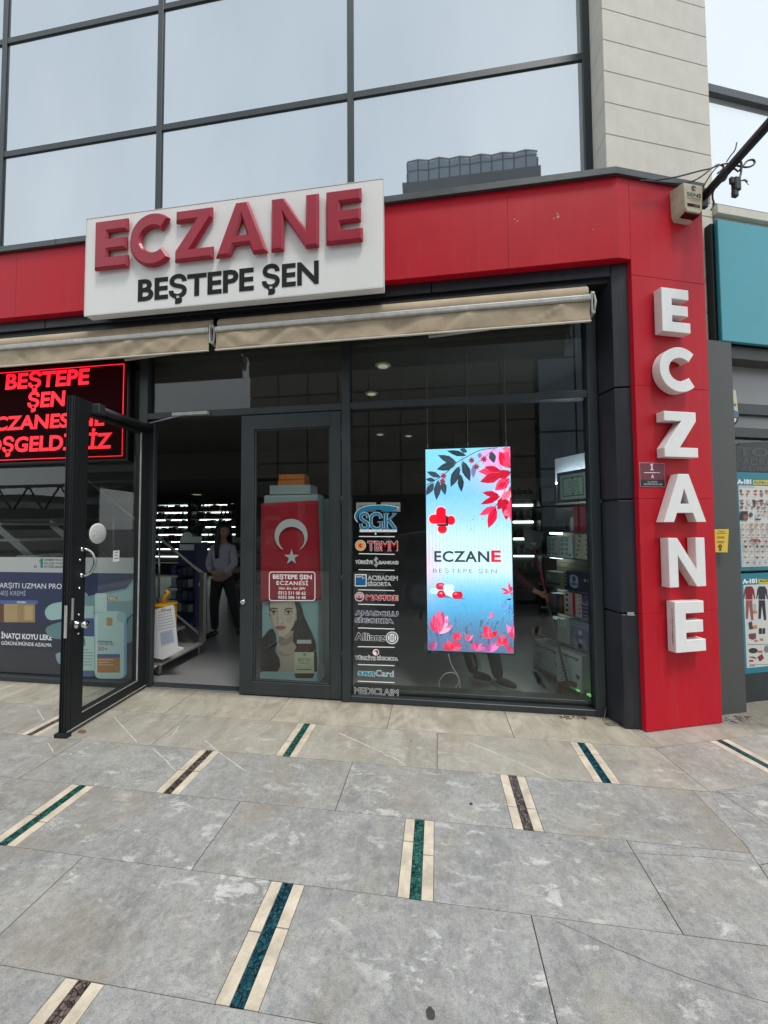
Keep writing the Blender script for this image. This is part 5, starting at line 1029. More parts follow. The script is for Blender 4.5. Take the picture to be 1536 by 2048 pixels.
# blade clock-like round ended sign hanging behind the pilaster
t = thing('hanging_sign', 'small cream and blue round-ended sign behind the grey pilaster', 'sign', PIL.w(1.2, 2.6, -.17))
EQ = PIL.off(-.17); g9 = lambda x, y: EQ.px(1420+x/9.31, 740+y/9.31)
q = MB(); q.fprism(EQ, [g9(*p) for p in ((360, 355), (480, 375), (505, 560), (528, 790), (360, 760))][::-1], -.05, 0); q.build('cream_panel', M('cream_panel', (.60, .58, .42), .5), t, .003)
q = MB(); q.fprism(EQ, [g9(*p) for p in ((360, 760), (440, 740), (528, 785), (532, 880), (380, 895))][::-1], -.049, .002); q.build('blue_band', M('blue_band', (.05, .14, .19), .4), t)
q = MB(); q.fprism(EQ, [g9(*p) for p in ((370, 895), (490, 890), (530, 900), (520, 950), (480, 1010), (430, 1040), (400, 1030))][::-1], -.049, .001); q.build('black_foot', m_frame_d, t)
q = MB(); q.fprism(EQ, [g9(*p) for p in ((380, 895), (488, 905), (460, 970), (420, 1012), (380, 1000))][::-1], .0015, .004); q.build('white_tip', m_white, t)
q = MB(); q.fprism(EQ, [g9(*p) for p in ((410, 615), (428, 615), (428, 668), (410, 668))][::-1], .001, .002); q.fprism(EQ, [g9(*p) for p in ((445, 625), (484, 628), (484, 672), (445, 670))][::-1], .001, .002); q.build('writing', MATS['ink'], t)
# ================================================================== FLOOR LITTER
def P0(x, y): return V(tuple(atz(x, y, .003)))
q = MB(); pts = [P0(*p) for p in ((1212, 1418), (1210, 1440), (1205, 1450))]
base_ = P0(1220, 1448); 
for k in range(6):
    c = base_+V((random.uniform(-.02, .03), random.uniform(-.03, .02), .006)); R_ = random.uniform(.018, .04)
    q.tube([c+V((R_*math.cos(a*.7+k), R_*.7*math.sin(a*.7+k), .004*math.sin(a*1.3)+.004)) for a in range(9)], .0022, 5)
q.tube([V(tuple(aty(1213, 1415, 3.38))), V(tuple(aty(1208, 1436, 3.34))), base_+V((-.03, 0, .01))], .0022, 5)
o = q.build('wire_tangle', M('grey_wire', (.22, .20, .18), .6)); tag(o, 'tangled bundle of thin wires at the foot of the dark column', 'wires')
q = MB(); c = P0(165, 1464); q.add([c+V(v) for v in ((-.03, -.012, 0), (.02, -.016, 0), (.026, .01, 0), (-.026, .014, 0), (-.024, -.008, .014), (.016, -.01, .016), (.02, .008, .012), (-.02, .01, .015))], [(0, 3, 2, 1), (4, 5, 6, 7), (0, 1, 5, 4), (1, 2, 6, 5), (2, 3, 7, 6), (3, 0, 4, 7)])
tag(q.build('brick_chip', M('brick', (.24, .12, .08), .9)), 'small brown brick chip beside the open door foot', 'chip')
q = MB()
random.seed(4)
for k in range(70):
    c = P0(random.uniform(1120, 1175), random.uniform(1432, 1438)) if k < 40 else P0(random.uniform(1445, 1500), random.uniform(1432, 1446)); a_ = random.random()*6.3; l = random.uniform(.006, .028); d_ = V((math.cos(a_), math.sin(a_), 0))*l; e_ = V((-math.sin(a_), math.cos(a_), 0))*l*.25
    q.add([c-d_, c+e_+V((0, 0, .004)), c+d_, c-e_], [(0, 1, 2, 3), (3, 2, 1, 0)])
o = q.build('leaf_litter', M('dry_leaf', (.13, .085, .05), .9)); o['kind'] = 'stuff'
for x, y, s_, lb in ((862, 2026, .019, 'dark flat stain of chewing gum near the bottom of the paving'), (822, 1482, .008, 'tiny dark pebble on the beige slab in front of the window'), (942, 1607, .012, 'tiny dark twig on the grey slab in mid pavement')):
    q = MB(); c = P0(x, y); N = 12; q.add([c+V((s_*random.uniform(.6, 1)*math.cos(i*6.283/N), s_*random.uniform(.6, 1)*math.sin(i*6.283/N), 0)) for i in range(N)]+[c+V((0, 0, s_*.12))], [(i, (i+1) % N, N) for i in range(N)]); tag(q.build('debris', M('gum', (.05, .048, .045), .8)), lb, 'debris')
# ================================================================== INSIDE: MEDICINE SHELVES AT THE BACK
random.seed(21)
m_cab = M('shelf_dark', (.035, .037, .036), .5); m_led = M('shelf_light', (.6, .62, .6), .5, emit=(232, 255, 244), es=3.0)
m_shadecol = [M('pack_%s' % n_, c, .5, 0, .3, 30) for n_, c in (('charcoal', (.03, .032, .034)), ('forest', (.02, .05, .04)), ('maroon', (.10, .014, .018)), ('slate', (.06, .075, .08)), ('clay', (.14, .09, .06)), ('pale', (.28, .29, .28)))]
BY = 12.35; rowz = [.35+.262*i for i in range(9)]
for ux0, lb in ((-10.36, 'tall lit medicine shelf unit on the back wall, left of the sign letters'), (-8.56, 'tall lit medicine shelf unit on the back wall under the sign letters')):
    t = thing('shelf_unit', lb, 'shelf unit', (ux0, BY, 0), 'lit shelf units on the back wall')
    q = MB(); q.box(ux0, ux0+.05, BY-.3, BY+.1, 0, 2.5); q.box(ux0+1.70, ux0+1.75, BY-.3, BY+.1, 0, 2.5); q.box(ux0+.05, ux0+1.70, BY+.06, BY+.1, 0, 2.5); q.box(ux0, ux0+1.75, BY-.31, BY+.1, 2.5, 2.56); q.build('cabinet', m_cab, t)
    q = MB()
    for z in rowz: q.box(ux0+.05, ux0+1.70, BY-.28, BY+.05, z-.02, z)
    q.build('shelf_boards', m_cab, t)
    for z in rowz[1:]+[rowz[-1]+.24]:
        q = MB(); a_ = ux0+.09+random.uniform(0, .3); b_ = ux0+1.66-random.uniform(0, .4); q.box(a_, b_, BY+.02, BY+.055, z-.070, z-.042); q.build('light_strip', m_led, t)
protos = {}
def pack(kind, mat, x, y, z, w_, d_, h):
    k = (kind, mat.name)
    if k not in protos:
        q = MB()
        if kind == 'box': q.box(-.5, .5, -.5, .5, 0, 1)
        else: q.lathe((0, 0, 0), [(.42, 0), (.48, .04), (.48, .66), (.22, .78), (.22, .97), (.18, 1)], 10)
        o = q.build('medicine_pack' if kind == 'box' else 'medicine_bottle', mat); protos[k] = o
        tag(o, 'small medicine pack among many on the lit shelves at the back of the shop', 'medicine', 'medicine packs on the lit back shelves'); o['used'] = 0
    o = protos[k]
    if o.get('used'): o = o.copy(); COL.objects.link(o); del o['used']
    else: protos[k]['used'] = 1
    o.location = (x, y, z); o.scale = (w_, d_, h)
for ux0 in (-10.36, -8.56):
    for z in rowz[2:]:
        x = ux0+.1
        while x < ux0+1.60:
            w_ = random.uniform(.08, .17); h = random.choice((.15, .185, .20, .21, .22, .235))*random.uniform(.92, 1.0)
            if random.random() < .9: pack(random.choice(('box', 'box', 'bottle')), random.choice(m_shadecol+m_shadecol[:2]), x+w_/2, BY-.1, z+.0, w_*.94, .14, h)
            x += w_
for k in protos:
    if 'used' in protos[k]: del protos[k]['used']
t = thing('wall_sign', 'dark raised letters Reçete İlaç above the back shelves', 'sign', (-8, 12.0, 2.45))
q = MB(); BP = FY(12.0); l_ = BP.px(387, 1004); r_ = BP.px(462, 1004); put_text(q, BP, 'Reçete/İlaç', l_[0], 2.40, r_[0], 2.56, 0, wt=.03, th=.03); q.build('lettering', M('sign_dark', (.02, .022, .022), .4), t)
q = MB(); q.box(-10.5, -6.7, 12.04, 12.3, 2.565, 2.72); q.build('sign_band', M('band_green', (.03, .038, .03), .6), t)
# ------------------------------------------------------------------ staircase
t = thing('staircase', 'open metal staircase with pale treads and a handrail just inside the open door', 'stairs', (-3.0, 4.1, 0))
m_tread = M('stair_tread', (.36, .35, .32), .5, 0, .12, 9); m_steel = M('brushed_steel', (.36, .35, .33), .3, .85, .1, 20)
for k in range(9):
    z = .15+.19*k; x = -2.94-.26*k; q = MB(); q.box(x-.31, x, 3.70, 4.44, z-.03, z); q.build('tread', m_tread, t, .004)
for y in (3.735, 4.40):
    q = MB(); a_ = V((-2.98, y, .07)); b_ = V((-2.98-.26*8.4, y, .07+.19*8.4)); n_ = V((.588, 0, .809)).cross(V((0, 1, 0)))
    q.add([a_+V((0, -.02, -.05)), b_+V((0, -.02, -.05)), b_+V((0, -.02, .05)), a_+V((0, -.02, .05)), a_+V((0, .02, -.05)), b_+V((0, .02, -.05)), b_+V((0, .02, .05)), a_+V((0, .02, .05))], [(0, 3, 2, 1), (4, 5, 6, 7), (0, 1, 5, 4), (1, 2, 6, 5), (2, 3, 7, 6), (3, 0, 4, 7)]); q.build('stringer', m_steel, t)
for y in (3.72, 3.9, 4.15, 4.35): q = MB(); q.tube([V((-3.0, y, .12)), V((-3.2, y-.04, 0.0))], .02, 6); q.build('support_leg', m_steel, t)
tp = aty(405, 1145, 4.44)
q = MB(); q.box(-2.985, -2.925, 4.40, 4.46, .15, tp.z); q.build('newel_post', m_steel, t, .003)
q = MB(); q.tube([V((-2.95, 4.43, tp.z-.02)), V((-2.95-.26*6.5, 4.43, tp.z-.02+.19*6.5))], .02, 10); q.build('handrail', m_steel, t)
q = MB(); q.tube([V((-2.96, 4.43, .22)), V((-2.96-.26*6.5, 4.43, .22+.19*6.5))], .014, 8); q.build('lower_rail', m_steel, t)
for k in (2.4, 5): q = MB(); q.tube([V((-2.95-.26*k, 4.43, .12+.19*k)), V((-2.95-.26*k, 4.43, tp.z-.02+.19*k))], .012, 8); q.build('baluster', m_steel, t)
q = MB(); q.box(-2.99, -2.98, 4.395, 4.398, .86, .90); q.build('tag', m_white, t)
# white info board leaning on the first tread and yellow crate
t = thing('info_board', 'white printed information board leaning on the lowest stair tread', 'board', (-3.05, 3.78, .15))
BPn = Plane((0, 3.80, 0), (1, .04, 0)); cc_ = lambda x, y: BPn.px(300+x/5.69, 980+y/5.69)
pts = [cc_(*p) for p in ((60, 1358), (245, 1312), (265, 1325), (312, 1785), (380, 1800), (375, 1815), (150, 1930), (40, 1908))]
q = MB(); q.fprism(BPn, pts[::-1], -.012, 0); q.build('panel', M('board_white', (.74, .76, .77), .5, 0, .04), t)
A = Art(BPn.off(.0008), lambda x, y: (300+x/5.69, 980+y/5.69)); A.poly([(115, 1620), (255, 1580), (285, 1730), (130, 1780)], (190, 196, 214))
for k in range(7): A.line([(95, 1395+k*32), (240+k*7, 1360+k*32)], .004, (120, 124, 136))
for k in range(8): A.line([(120+k*17, 1630-k*5), (134+k*17, 1765-k*5)], .003, (130, 136, 160))
for k in range(4): A.line([(118, 1650+k*30), (270, 1608+k*30)], .0025, (140, 146, 170))
A.text('BİLGİ', 130, 1350, 1372, 240, (70, 80, 110)); A.build('print', m_print, t)
t = thing('yellow_basket', 'yellow plastic basket standing behind the white board on the stairs', 'basket', (-3.3, 3.95, .34))
q = MB(); bp = aty(318, 1212, 3.92); x0, x1_ = aty(312, 1214, 3.92).x-.02, aty(337, 1214, 3.92).x; zt = aty(325, 1209, 3.92).z
q.box(x0, x1_, 3.86, 3.87, .34, zt); q.box(x0, x1_, 4.05, 4.06, .34, zt); q.box(x0, x0+.01, 3.87, 4.05, .34, zt); q.box(x1_-.01, x1_, 3.87, 4.05, .34, zt); q.box(x0, x1_, 3.86, 4.06, .34, .35); q.box(x0-.01, x1_+.01, 3.85, 4.07, zt-.02, zt); q.build('body', M('yellow_plastic', (.80, .42, .01), .4), t, .004)
q = MB(); q.tube([V((x1_-.1, 3.96, zt)), V((x1_-.08, 3.96, zt+.08)), V((x1_-.03, 3.96, zt+.13)), V((x1_-.07, 3.96, zt+.15))], .02, 8); q.build('handle', MATS['yellow_plastic'], t)
# counter display with blue goods behind the stair
t = thing('counter_display', 'blue display stand with a white rounded header behind the handrail', 'display stand', (-4.1, 5.8, 0))
DPn = FY(5.8); c0 = lambda x, y: DPn.px(300+x/5.69, 980+y/5.69)
hd = [c0(*p) for p in ((335, 600), (350, 540), (375, 500), (400, 480), (440, 478), (468, 500), (475, 530), (585, 530), (578, 600))]
q = MB(); q.fprism(DPn, hd[::-1], -.02, 0); q.build('header', M('header_white', (.8, .85, .83), .5), t)
a_ = c0(340, 620); b_ = c0(552, 685); q = MB(); q.box(a_[0], b_[0], 5.79, 5.80, b_[1], a_[1]); q.build('label_panel', MATS['header_white'], t)
x0, x1_ = a_[0]-.04, b_[0]+.10; q = MB(); q.box(x0, x1_, 5.81, 5.9, 0, a_[1]+.03); q.box(x1_-.04, x1_, 5.6, 5.81, 0, a_[1]+.03); q.build('blue_frame', M('blue_frame', (.012, .02, .10), .45), t)
q = MB()
for k in range(4): q.box(x0, x1_-.04, 5.60, 5.81, .22+.2*k, .235+.2*k)
q.build('tray', MATS['blue_frame'], t)
for k in range(4):
    for j in range(4):
        q = MB(); xx = x0+.02+j*.1; q.box(xx, xx+.085, 5.63, 5.76, .236+.2*k, .236+.2*k+random.uniform(.09, .14)); tag(q.build('goods_box', random.choice((m_shadecol[3], m_shadecol[5], MATS['blue_frame']))), 'small dark blue and grey goods box on the blue display stand', 'box', 'goods on the blue display stand')
t = thing('display_rack', 'cream wire rack of small packets behind the closed door leaf', 'rack', (-3.8, 7, 0))
x0 = aty(466, 1130, 7).x; q = MB(); q.box(x0, x0+1.0, 7.05, 7.1, .0, 1.4); q.box(x0, x0+.03, 6.8, 7.05, 0, 1.4)
for z in (.45, .75, 1.05, 1.33): q.box(x0, x0+1.0, 6.8, 7.05, z-.03, z); q.box(x0, x0+1., 6.79, 6.8, z-.03, z+.05)
q.build('frame', M('rack_cream', (.26, .25, .21), .5), t)
for z in (.45, .75, 1.05):
    for k in range(8):
        q = MB(); q.box(x0+.05+k*.115, x0+.14+k*.115, 6.85, 6.95, z+.001, z+random.uniform(.1, .17)); tag(q.build('packet', random.choice(m_shadecol[2:])), 'small packet on the cream rack', 'packet', 'packets on the cream rack')
# ------------------------------------------------------------------ right-hand shelf beside the window
SH = Plane((1.41, 3.72, 0), (.49, -.872, 0))
cE = lambda x, y: (1050+x/7.875, 900+y/7.875); cF = lambda x, y: (1030+x/7.06, 1130+y/7.06)
t = thing('product_shelf', 'glass product shelf with beige slatted back just inside the right of the big window', 'shelf unit', SH.w(-.3, 0, -.1))
m_gl = M('shelf_glass', (.10, .13, .12), .15, 0, .05); LV = [1.805, 1.535, 1.273, .962, .715, .42]
q = MB()
for z in LV[:1]: q.obox(SH, -.66, .12, z-.02, z, -.26, 0)
q.obox(SH, -.66, .12, 0, .035, -.28, .0); q.build('plinth', m_cab, t)
for z in LV[1:]: q = MB(); q.obox(SH, -.66, .12, z-.012, z, -.26, 0); q.build('shelf_board', m_gl, t, .002)
for z in LV[1:5]: q = MB(); q.obox(SH, -.655, -.50, z-.034, z-.014, -.20, -.17); q.build('shelf_lamp', M('shelf_lamp', (.7, .75, .75), .5, emit=(210, 240, 240), es=5), t)
q = MB()
for k in range(34): q.obox(SH, -.66, .12, .04+k*.055, .04+k*.055+.048, -.285, -.27)
q.obox(SH, -.66, .12, 0, 1.9, -.30, -.286); q.build('slat_back', M('slat_beige', (.30, .25, .18), .6), t)
q = MB(); q.obox(SH, -.66, -.0, 1.81, 2.345, -.30, -.28); q.build('white_header', M('header_gloss', (.72, .74, .78), .3, 0, .03), t)
q = MB(); q.obox(SH, -.60, .0, 2.045, 2.07, -.25, -.22); q.build('lamp_tube', M('tube_light', (.8, .8, .8), .5, emit=(220, 240, 255), es=20), t)
q = MB(); q.obox(SH, .015, .09, 1.905, 1.925, -.05, -.03); q.build('amber_lamp', M('amber_light', (.8, .7, .5), .5, emit=(255, 226, 150), es=3.5), t)
q = MB(); q.obox(SH, -.3, -.10, .040, .055, -.2, .07); q.obox(SH, -.03, .10, .040, .055, -.1, .06); q.build('green_strip', M('green_tube', (.3, .6, .3), .5, emit=(120, 255, 130), es=.3), t)
q = MB()
for a_ in (-.66, -.38, -.12): q.tube([SH.w(a_, .02, .02), SH.w(a_+.2, .0, .22)], .012, 6)
q.obox(SH, -.72, .12, .035, .06, .0, .03); q.build('base_rail', m_coping, t)
def cert(lb, u0, u1, z0, z1, rot, pap, fn):
    t = thing('framed_certificate', lb, 'framed certificate', SH.w(u0, z0, -.04), 'framed certificates on the shelf top'); n0 = -.06
    f = .03
    q = MB(); q.obox(SH, u0, u1, z0, z0+f, n0, n0+.025); q.obox(SH, u0, u1, z1-f, z1, n0, n0+.025); q.obox(SH, u0, u0+f, z0+f, z1-f, n0, n0+.025); q.obox(SH, u1-f, u1, z0+f, z1-f, n0, n0+.025); q.build('frame', m_frame_d, t, .003)
    q = MB(); q.obox(SH, u0+f, u1-f, z0+f, z1-f, n0, n0+.01); q.build('paper', pap, t); A = Art(SH.off(n0+.0105), None); fn(A, u0+f, u1-f, z0+f, z1-f); A.build('print', m_print, t)
def rawrect(A, a, b, c, d, col): A.poly([(a, b), (c, b), (c, d), (a, d)], col, raw=True)
def cf2(A, a, b, c, d):
    g_ = (74, 116, 92); rawrect(A, a+.03, c+.03, b-.03, d-.03, g_); rawrect(A, a+.042, c+.042, b-.042, d-.042, (176, 200, 182)); m_ = (a+b)/2
    for k in range(7): h_ = .05-.005*k+.02*(k % 2); rawrect(A, m_-h_, d-.075-.02*k, m_+h_, d-.070-.02*k, (60, 84, 70))
    for z in (d-.045, c+.055): A.poly([(m_+.011*math.cos(i), z+.013*math.sin(i)) for i in range(6)], (24, 30, 26), raw=True)
    for k in (-1, 1): rawrect(A, m_+k*.07-.02, c+.06, m_+k*.07+.02, c+.064, (60, 84, 70))
cert('large black framed diploma with green ornate border on the shelf top', -.405, -.035, 1.826, 2.14, 0, M('diploma_paper', (.46, .55, .48), .5), cf2)
cert('small dark framed certificate left of the large diploma', -.655, -.415, 1.822, 2.03, 0, M('dark_paper', (.15, .18, .19), .4), lambda A, a, b, c, d: [rawrect(A, a+.05, d-.05-k*.02, b-.05, d-.047-k*.02, (60, 76, 80)) for k in range(4)])
def sitem(name, lb, cv, x0, y0, x1, y1, mat, dep=.12, n=-.03, grp=None, fn=None, ztop=None, bev=.002):
    a_ = SH.px(*cv(x0, (y0+y1)/2))[0]; b_ = SH.px(*cv(x1, (y0+y1)/2))[0]; zt = SH.px(*cv((x0+x1)/2, y0))[1]; zb = SH.px(*cv((x0+x1)/2, y1))[1]
    zb = min((z for z in LV+[.035] if abs(z-zb) < .09), key=lambda z: abs(z-zb), default=zb)+.0006
    P_ = SH.off(n); q = MB(); q.obox(P_, a_, b_, zb, zt, -dep, 0)
    if fn:
        t = thing(name, lb, 'box', P_.w(a_, zb), grp); q.build('carton', mat, t, bev); A = Art(P_.off(.0006), cv); fn(A, a_, b_, zb, zt); A.build('print', m_print, t)
    else: tag(q.build(name, mat, None, bev), lb, 'box', grp)
mb_ = lambda n_, c: M(n_, c, .5, 0, .08, 20)
def leaflet(A, a, b, c, d):
    for j in range(4):
        for k in range(2):
            rawrect(A, a+.015+k*.055, d-.05-j*.045, a+.05+k*.055, d-.022-j*.045, (140, 166, 166))
    rawrect(A, b-.04, c+.02, b-.02, c+.04, (40, 80, 110)); rawrect(A, a+.02, d-.014, b-.03, d-.009, (110, 130, 132))
GB = 'boxes on the product shelf'
sitem('leaflet_box', 'pale blue box with small pictograms, left of two on the third shelf', cE, 345, 1368, 530, 1668, mb_('pale_blue', (.50, .60, .60)), .04, -.0, GB, leaflet)
sitem('leaflet_box', 'pale blue box with small pictograms, right of two on the third shelf', cE, 545, 1362, 745, 1680, mb_('pale_blue2', (.55, .66, .66)), .04, .0, GB, leaflet)
sitem('carton', 'cream carton with dark print at the right of the third shelf', cE, 765, 1330, 890, 1690, mb_('cream_box', (.42, .43, .32)), .10, -.02, GB, lambda A, a, b, c, d: [rawrect(A, a+.01+k*.01, c+.03+k*.045, a+.03+k*.01, c+.045+k*.045, (60, 66, 50)) for k in range(5)])
sitem('carton', 'olive cream carton beside the window frame on the third shelf', cE, 893, 1325, 1040, 1695, mb_('cream_box2', (.46, .48, .36)), .10, -.015, GB, lambda A, a, b, c, d: [rawrect(A, a+.03, c+.04+k*.045, b-.02, c+.055+k*.045, (110, 120, 86)) for k in range(4)])
sitem('red_panel', 'plain dark red box standing on the second shelf by the window frame', cE, 757, 872, 1030, 1275, mb_('deep_red', (.26, .008, .022)), .10, -.0, GB)
for k, x in enumerate((385, 460, 525, 600)):
    a_ = SH.px(*cE(x-15, 1200))[0]; z_ = 1.5356; q = MB(); q.lathe(SH.w(a_+.03, z_, -.07), [(.026, 0), (.029, .01), (.029, .085), (.014, .10), (.014, .12)], 14); t = thing('small_bottle', ['dark bottle, leftmost of four on the second shelf', 'dark bottle, second from left of four on the second shelf', 'dark bottle, third from left of four on the second shelf', 'dark bottle with a silver cap nearest the white bottle on the second shelf'][k], 'bottle', SH.w(a_+.03, z_, -.07), 'dark bottles on the second shelf'); q.build('bottle', m_shadecol[0], t)
    q = MB(); q.lathe(SH.w(a_+.03, z_+.115, -.07), [(.016, 0), (.016, .014)], 12); q.build('cap', m_coping, t)
a_ = SH.px(*cE(708, 1150))[0]; q = MB(); q.lathe(SH.w(a_, 1.5356, -.05), [(.03, 0), (.034, .01), (.034, .12), (.028, .142), (.01, .148)], 16); tag(q.build('white_bottle', M('white_bottle', (.5, .5, .48), .4)), 'rounded white bottle beside the dark red box', 'bottle')
def machine(A, a, b, c, d):
    rawrect(A, a, c, b, d, (24, 34, 52)); m_ = a+(b-a)*.34
    A.poly(smooth([(m_-.045, c+.04), (m_-.05, c+.12), (m_-.03, d-.03), (m_+.02, d-.03), (m_+.045, c+.12), (m_+.04, c+.04), (m_, c+.02)]), (140, 160, 176), raw=True); A.poly([(m_-.012, d-.04), (m_+.012, d-.04), (m_+.02, c+.1), (m_, c+.08), (m_-.02, c+.1)], (30, 50, 70), raw=True)
    rawrect(A, m_-.035, c+.05, m_+.035, c+.075, (60, 96, 120))
    for k in range(5): rawrect(A, a+.01, c+.035+k*.032, a+.022, c+.05+k*.032, (170, 176, 186))
    for k in range(3): rawrect(A, b-.11+k*.035, c+.10, b-.09+k*.035, c+.125, (130, 150, 170))
sitem('device_box', 'dark navy box showing a pale blood pressure monitor on the fourth shelf', cF, 690, 110, 1110, 400, mb_('navy_box', (.012, .022, .045)), .14, -.01, GB, machine)
sitem('device_box', 'faded green and yellow box left of the navy box on the fourth shelf', cF, 420, 100, 690, 330, mb_('sage_box', (.14, .18, .15)), .13, -.01, GB, lambda A, a, b, c, d: (A.poly([(a+.05+.03*math.cos(i*.5), c+.10+.03*math.sin(i*.5)) for i in range(13)], (130, 150, 120), raw=True), rawrect(A, b-.05, c+.02, b-.01, d-.02, (130, 126, 60)), rawrect(A, a+.02, c+.02, b-.06, c+.04, (30, 60, 90))))
sitem('toy_box', 'white box with red vertical stripe and dark drawings on the fifth shelf', cF, 695, 395, 940, 750, mb_('white_box', (.42, .38, .34)), .12, -.0, GB, lambda A, a, b, c, d: (rawrect(A, a+(b-a)*.5, c, a+(b-a)*.66, d, (160, 30, 50)), [rawrect(A, a+.02, c+.03+k*.05, a+.05, c+.055+k*.05, (50, 54, 54)) for k in range(4)], [rawrect(A, b-.03, c+.03+k*.04, b-.01, c+.05+k*.04, (170, 90, 70)) for k in range(5)]))
sitem('tall_carton', 'purple carton between the striped box and a yellow one on the fifth shelf', cF, 948, 425, 1040, 770, mb_('purple_box', (.06, .035, .12)), .12, -.0, GB, lambda A, a, b, c, d: [rawrect(A, a+.01, c+.03+k*.035, b-.01, c+.036+k*.035, (170, 150, 190)) for k in range(4)])
sitem('tall_carton', 'yellow carton pressed against the window frame on the fifth shelf', cF, 1050, 440, 1110, 775, mb_('yellow_box', (.5, .44, .22)), .12, -.0, GB)
for k in range(5): sitem('thin_box', ['teal thin box leftmost on the fifth shelf', 'brown thin box second on the fifth shelf', 'blue thin box third on the fifth shelf', 'orange thin box fourth on the fifth shelf', 'dark thin box next to the striped one on the fifth shelf'][k], cF, 470+k*44, 400+k*4, 508+k*44, 690+k*6, [mb_('teal_box', (.03, .08, .09)), mb_('brown_box', (.14, .08, .04)), mb_('blue_box', (.02, .05, .11)), mb_('orange_box', (.22, .09, .03)), m_shadecol[0]][k], .12, -.02, GB)
sitem('pads_pack', 'navy pack with two round windows on the sixth shelf', cF, 775, 800, 1110, 1230, mb_('navy_pack', (.02, .06, .13)), .14, .0, GB, lambda A, a, b, c, d: ([A.poly([(a+(b-a)*.45+.024*math.cos(i*.5), c+.07+j*.08+.026*math.sin(i*.5)) for i in range(13)], (150, 170, 184), raw=True) for j in range(2)], [rawrect(A, a+.02+k*.012, c+.05+k*.03, a+.04+k*.012, c+.055+k*.03, (160, 180, 196)) for k in range(5)], [rawrect(A, a+.01, d-.015-k*.016, b-.01, d-.010-k*.016, (120, 150, 170)) for k in range(4)]))
sitem('pads_pack', 'pale mint striped pack on the sixth shelf', cF, 590, 780, 775, 1120, mb_('mint_pack', (.22, .32, .29)), .13, -.01, GB, lambda A, a, b, c, d: [rawrect(A, a+.012+k*.028, d-.07, a+.02+k*.028, d-.005, (190, 210, 204)) for k in range(4)])
sitem('flat_packs', 'stack of dull violet flat packs at the left of the sixth shelf', cF, 430, 760, 580, 1040, mb_('violet_pack', (.09, .08, .11)), .13, -.02, GB)
def eu(A, a, b, c, d):
    A.up(); put_text(A.mb, A.P, 'euony', a+(b-a)*.1, d-.055, a+(b-a)*.9, d-.022, A.L, col=(34, 46, 44), wt=.03)
    for k in range(6): rawrect(A, a+.04+(k % 2)*.02, c+.04+k*.028, a+.10+(k*29 % 40)*.001, c+.05+k*.028, (90, 112, 104))
    A.poly([(b-.07, c+.16), (b-.02, c+.15), (b-.03, c+.12), (b-.06, c+.11)], (50, 70, 64), raw=True)
sitem('diaper_carton', 'large pale green carton reading euony on the shelf floor, the left of two', cF, 262, 1125, 640, 1560, mb_('pale_green', (.34, .42, .38)), .2, .0, GB, eu)
sitem('diaper_carton', 'large pale green carton reading euony on the shelf floor, next to the window frame', cF, 650, 1215, 1010, 1720, mb_('pale_green2', (.38, .46, .42)), .2, .06, GB, eu)
# ------------------------------------------------------------------ baby care wall at the back right
t = thing('wall_sign', 'pale sign strip reading Anne & Bebek on the rear right wall', 'sign', (1.2, 6.97, 2.1))
q = MB(); q.box(.38, 2.2, 6.965, 6.999, 2.06, 2.44); q.build('strip', M('strip_grey', (.40, .40, .38), .5), t)
q = MB(); put_text(q, FY(6.965), 'Anne & Bebek', .62, 2.16, FY(6.965).px(1067, 985)[0], 2.27, .001, wt=.02, th=.002); q.build('lettering', m_black_t, t)
t = thing('baby_shelf', 'white back-lit shelf of small bottles under the baby care sign', 'shelf unit', (1.2, 6.9, 0))
q = MB(); q.box(.38, 1.80, 6.985, 6.999, .2, 2.05); q.box(.38, .42, 6.7, 6.985, 0, 2.05); q.box(1.76, 1.80, 6.7, 6.985, 0, 2.05); q.build('cabinet', m_cab, t)
for z in (.5, .8, 1.1, 1.4, 1.7): q = MB(); q.box(.42, 1.76, 6.72, 6.985, z-.015, z); q.build('shelf_board', m_gl, t)
for z in (1.1, 1.4, 1.7, 2.0): q = MB(); q.box(.5, 1.7, 6.95, 6.975, z-.06, z-.025); q.build('light_strip', m_led, t)
for z in (.8, 1.1, 1.4, 1.7):
    for k in range(11):
        x = .5+k*.115; q = MB(); h = random.uniform(.09, .17); q.lathe((x, 6.82, z+.001), [(.028, 0), (.032, .01), (.032, h*.7), (.012, h*.8), (.012, h)], 10); tag(q.build('lotion_bottle', random.choice(m_shadecol)), 'small lotion bottle on the back-lit baby shelf', 'bottle', 'bottles on the baby shelf')
# ================================================================== PEOPLE
def skin(name, parent, segs, mat, sub=2, root=0):
    vs = []; es = []; rs = []
    for ch in segs:
        prev = None
        for p in ch:
            co = V(p[:3]); r = p[3]; idx = next((i for i, v in enumerate(vs) if (v-co).length < 1e-4), None)
            if idx is None: vs.append(co); rs.append(r); idx = len(vs)-1
            if prev is not None: es.append((prev, idx))
            prev = idx
    off = top(parent).location if parent else V((0, 0, 0))
    me = bpy.data.meshes.new(name); me.from_pydata([tuple(v-off) for v in vs], es, []); o = bpy.data.objects.new(name, me); COL.objects.link(o); o.parent = parent; me.materials.append(mat)
    s_ = o.modifiers.new('skin', 'SKIN'); s_.use_smooth_shade = True
    for i, r in enumerate(rs): me.skin_vertices[0].data[i].radius = (r, r) if not isinstance(r, tuple) else r; me.skin_vertices[0].data[i].use_root = (i == root)
    b = o.modifiers.new('sub', 'SUBSURF'); b.levels = sub; b.render_levels = sub; return o
m_skin = M('skin', (.42, .24, .17), .5, 0, .05); m_hair = M('dark_hair', (.012, .009, .008), .5, 0, .2, 40)
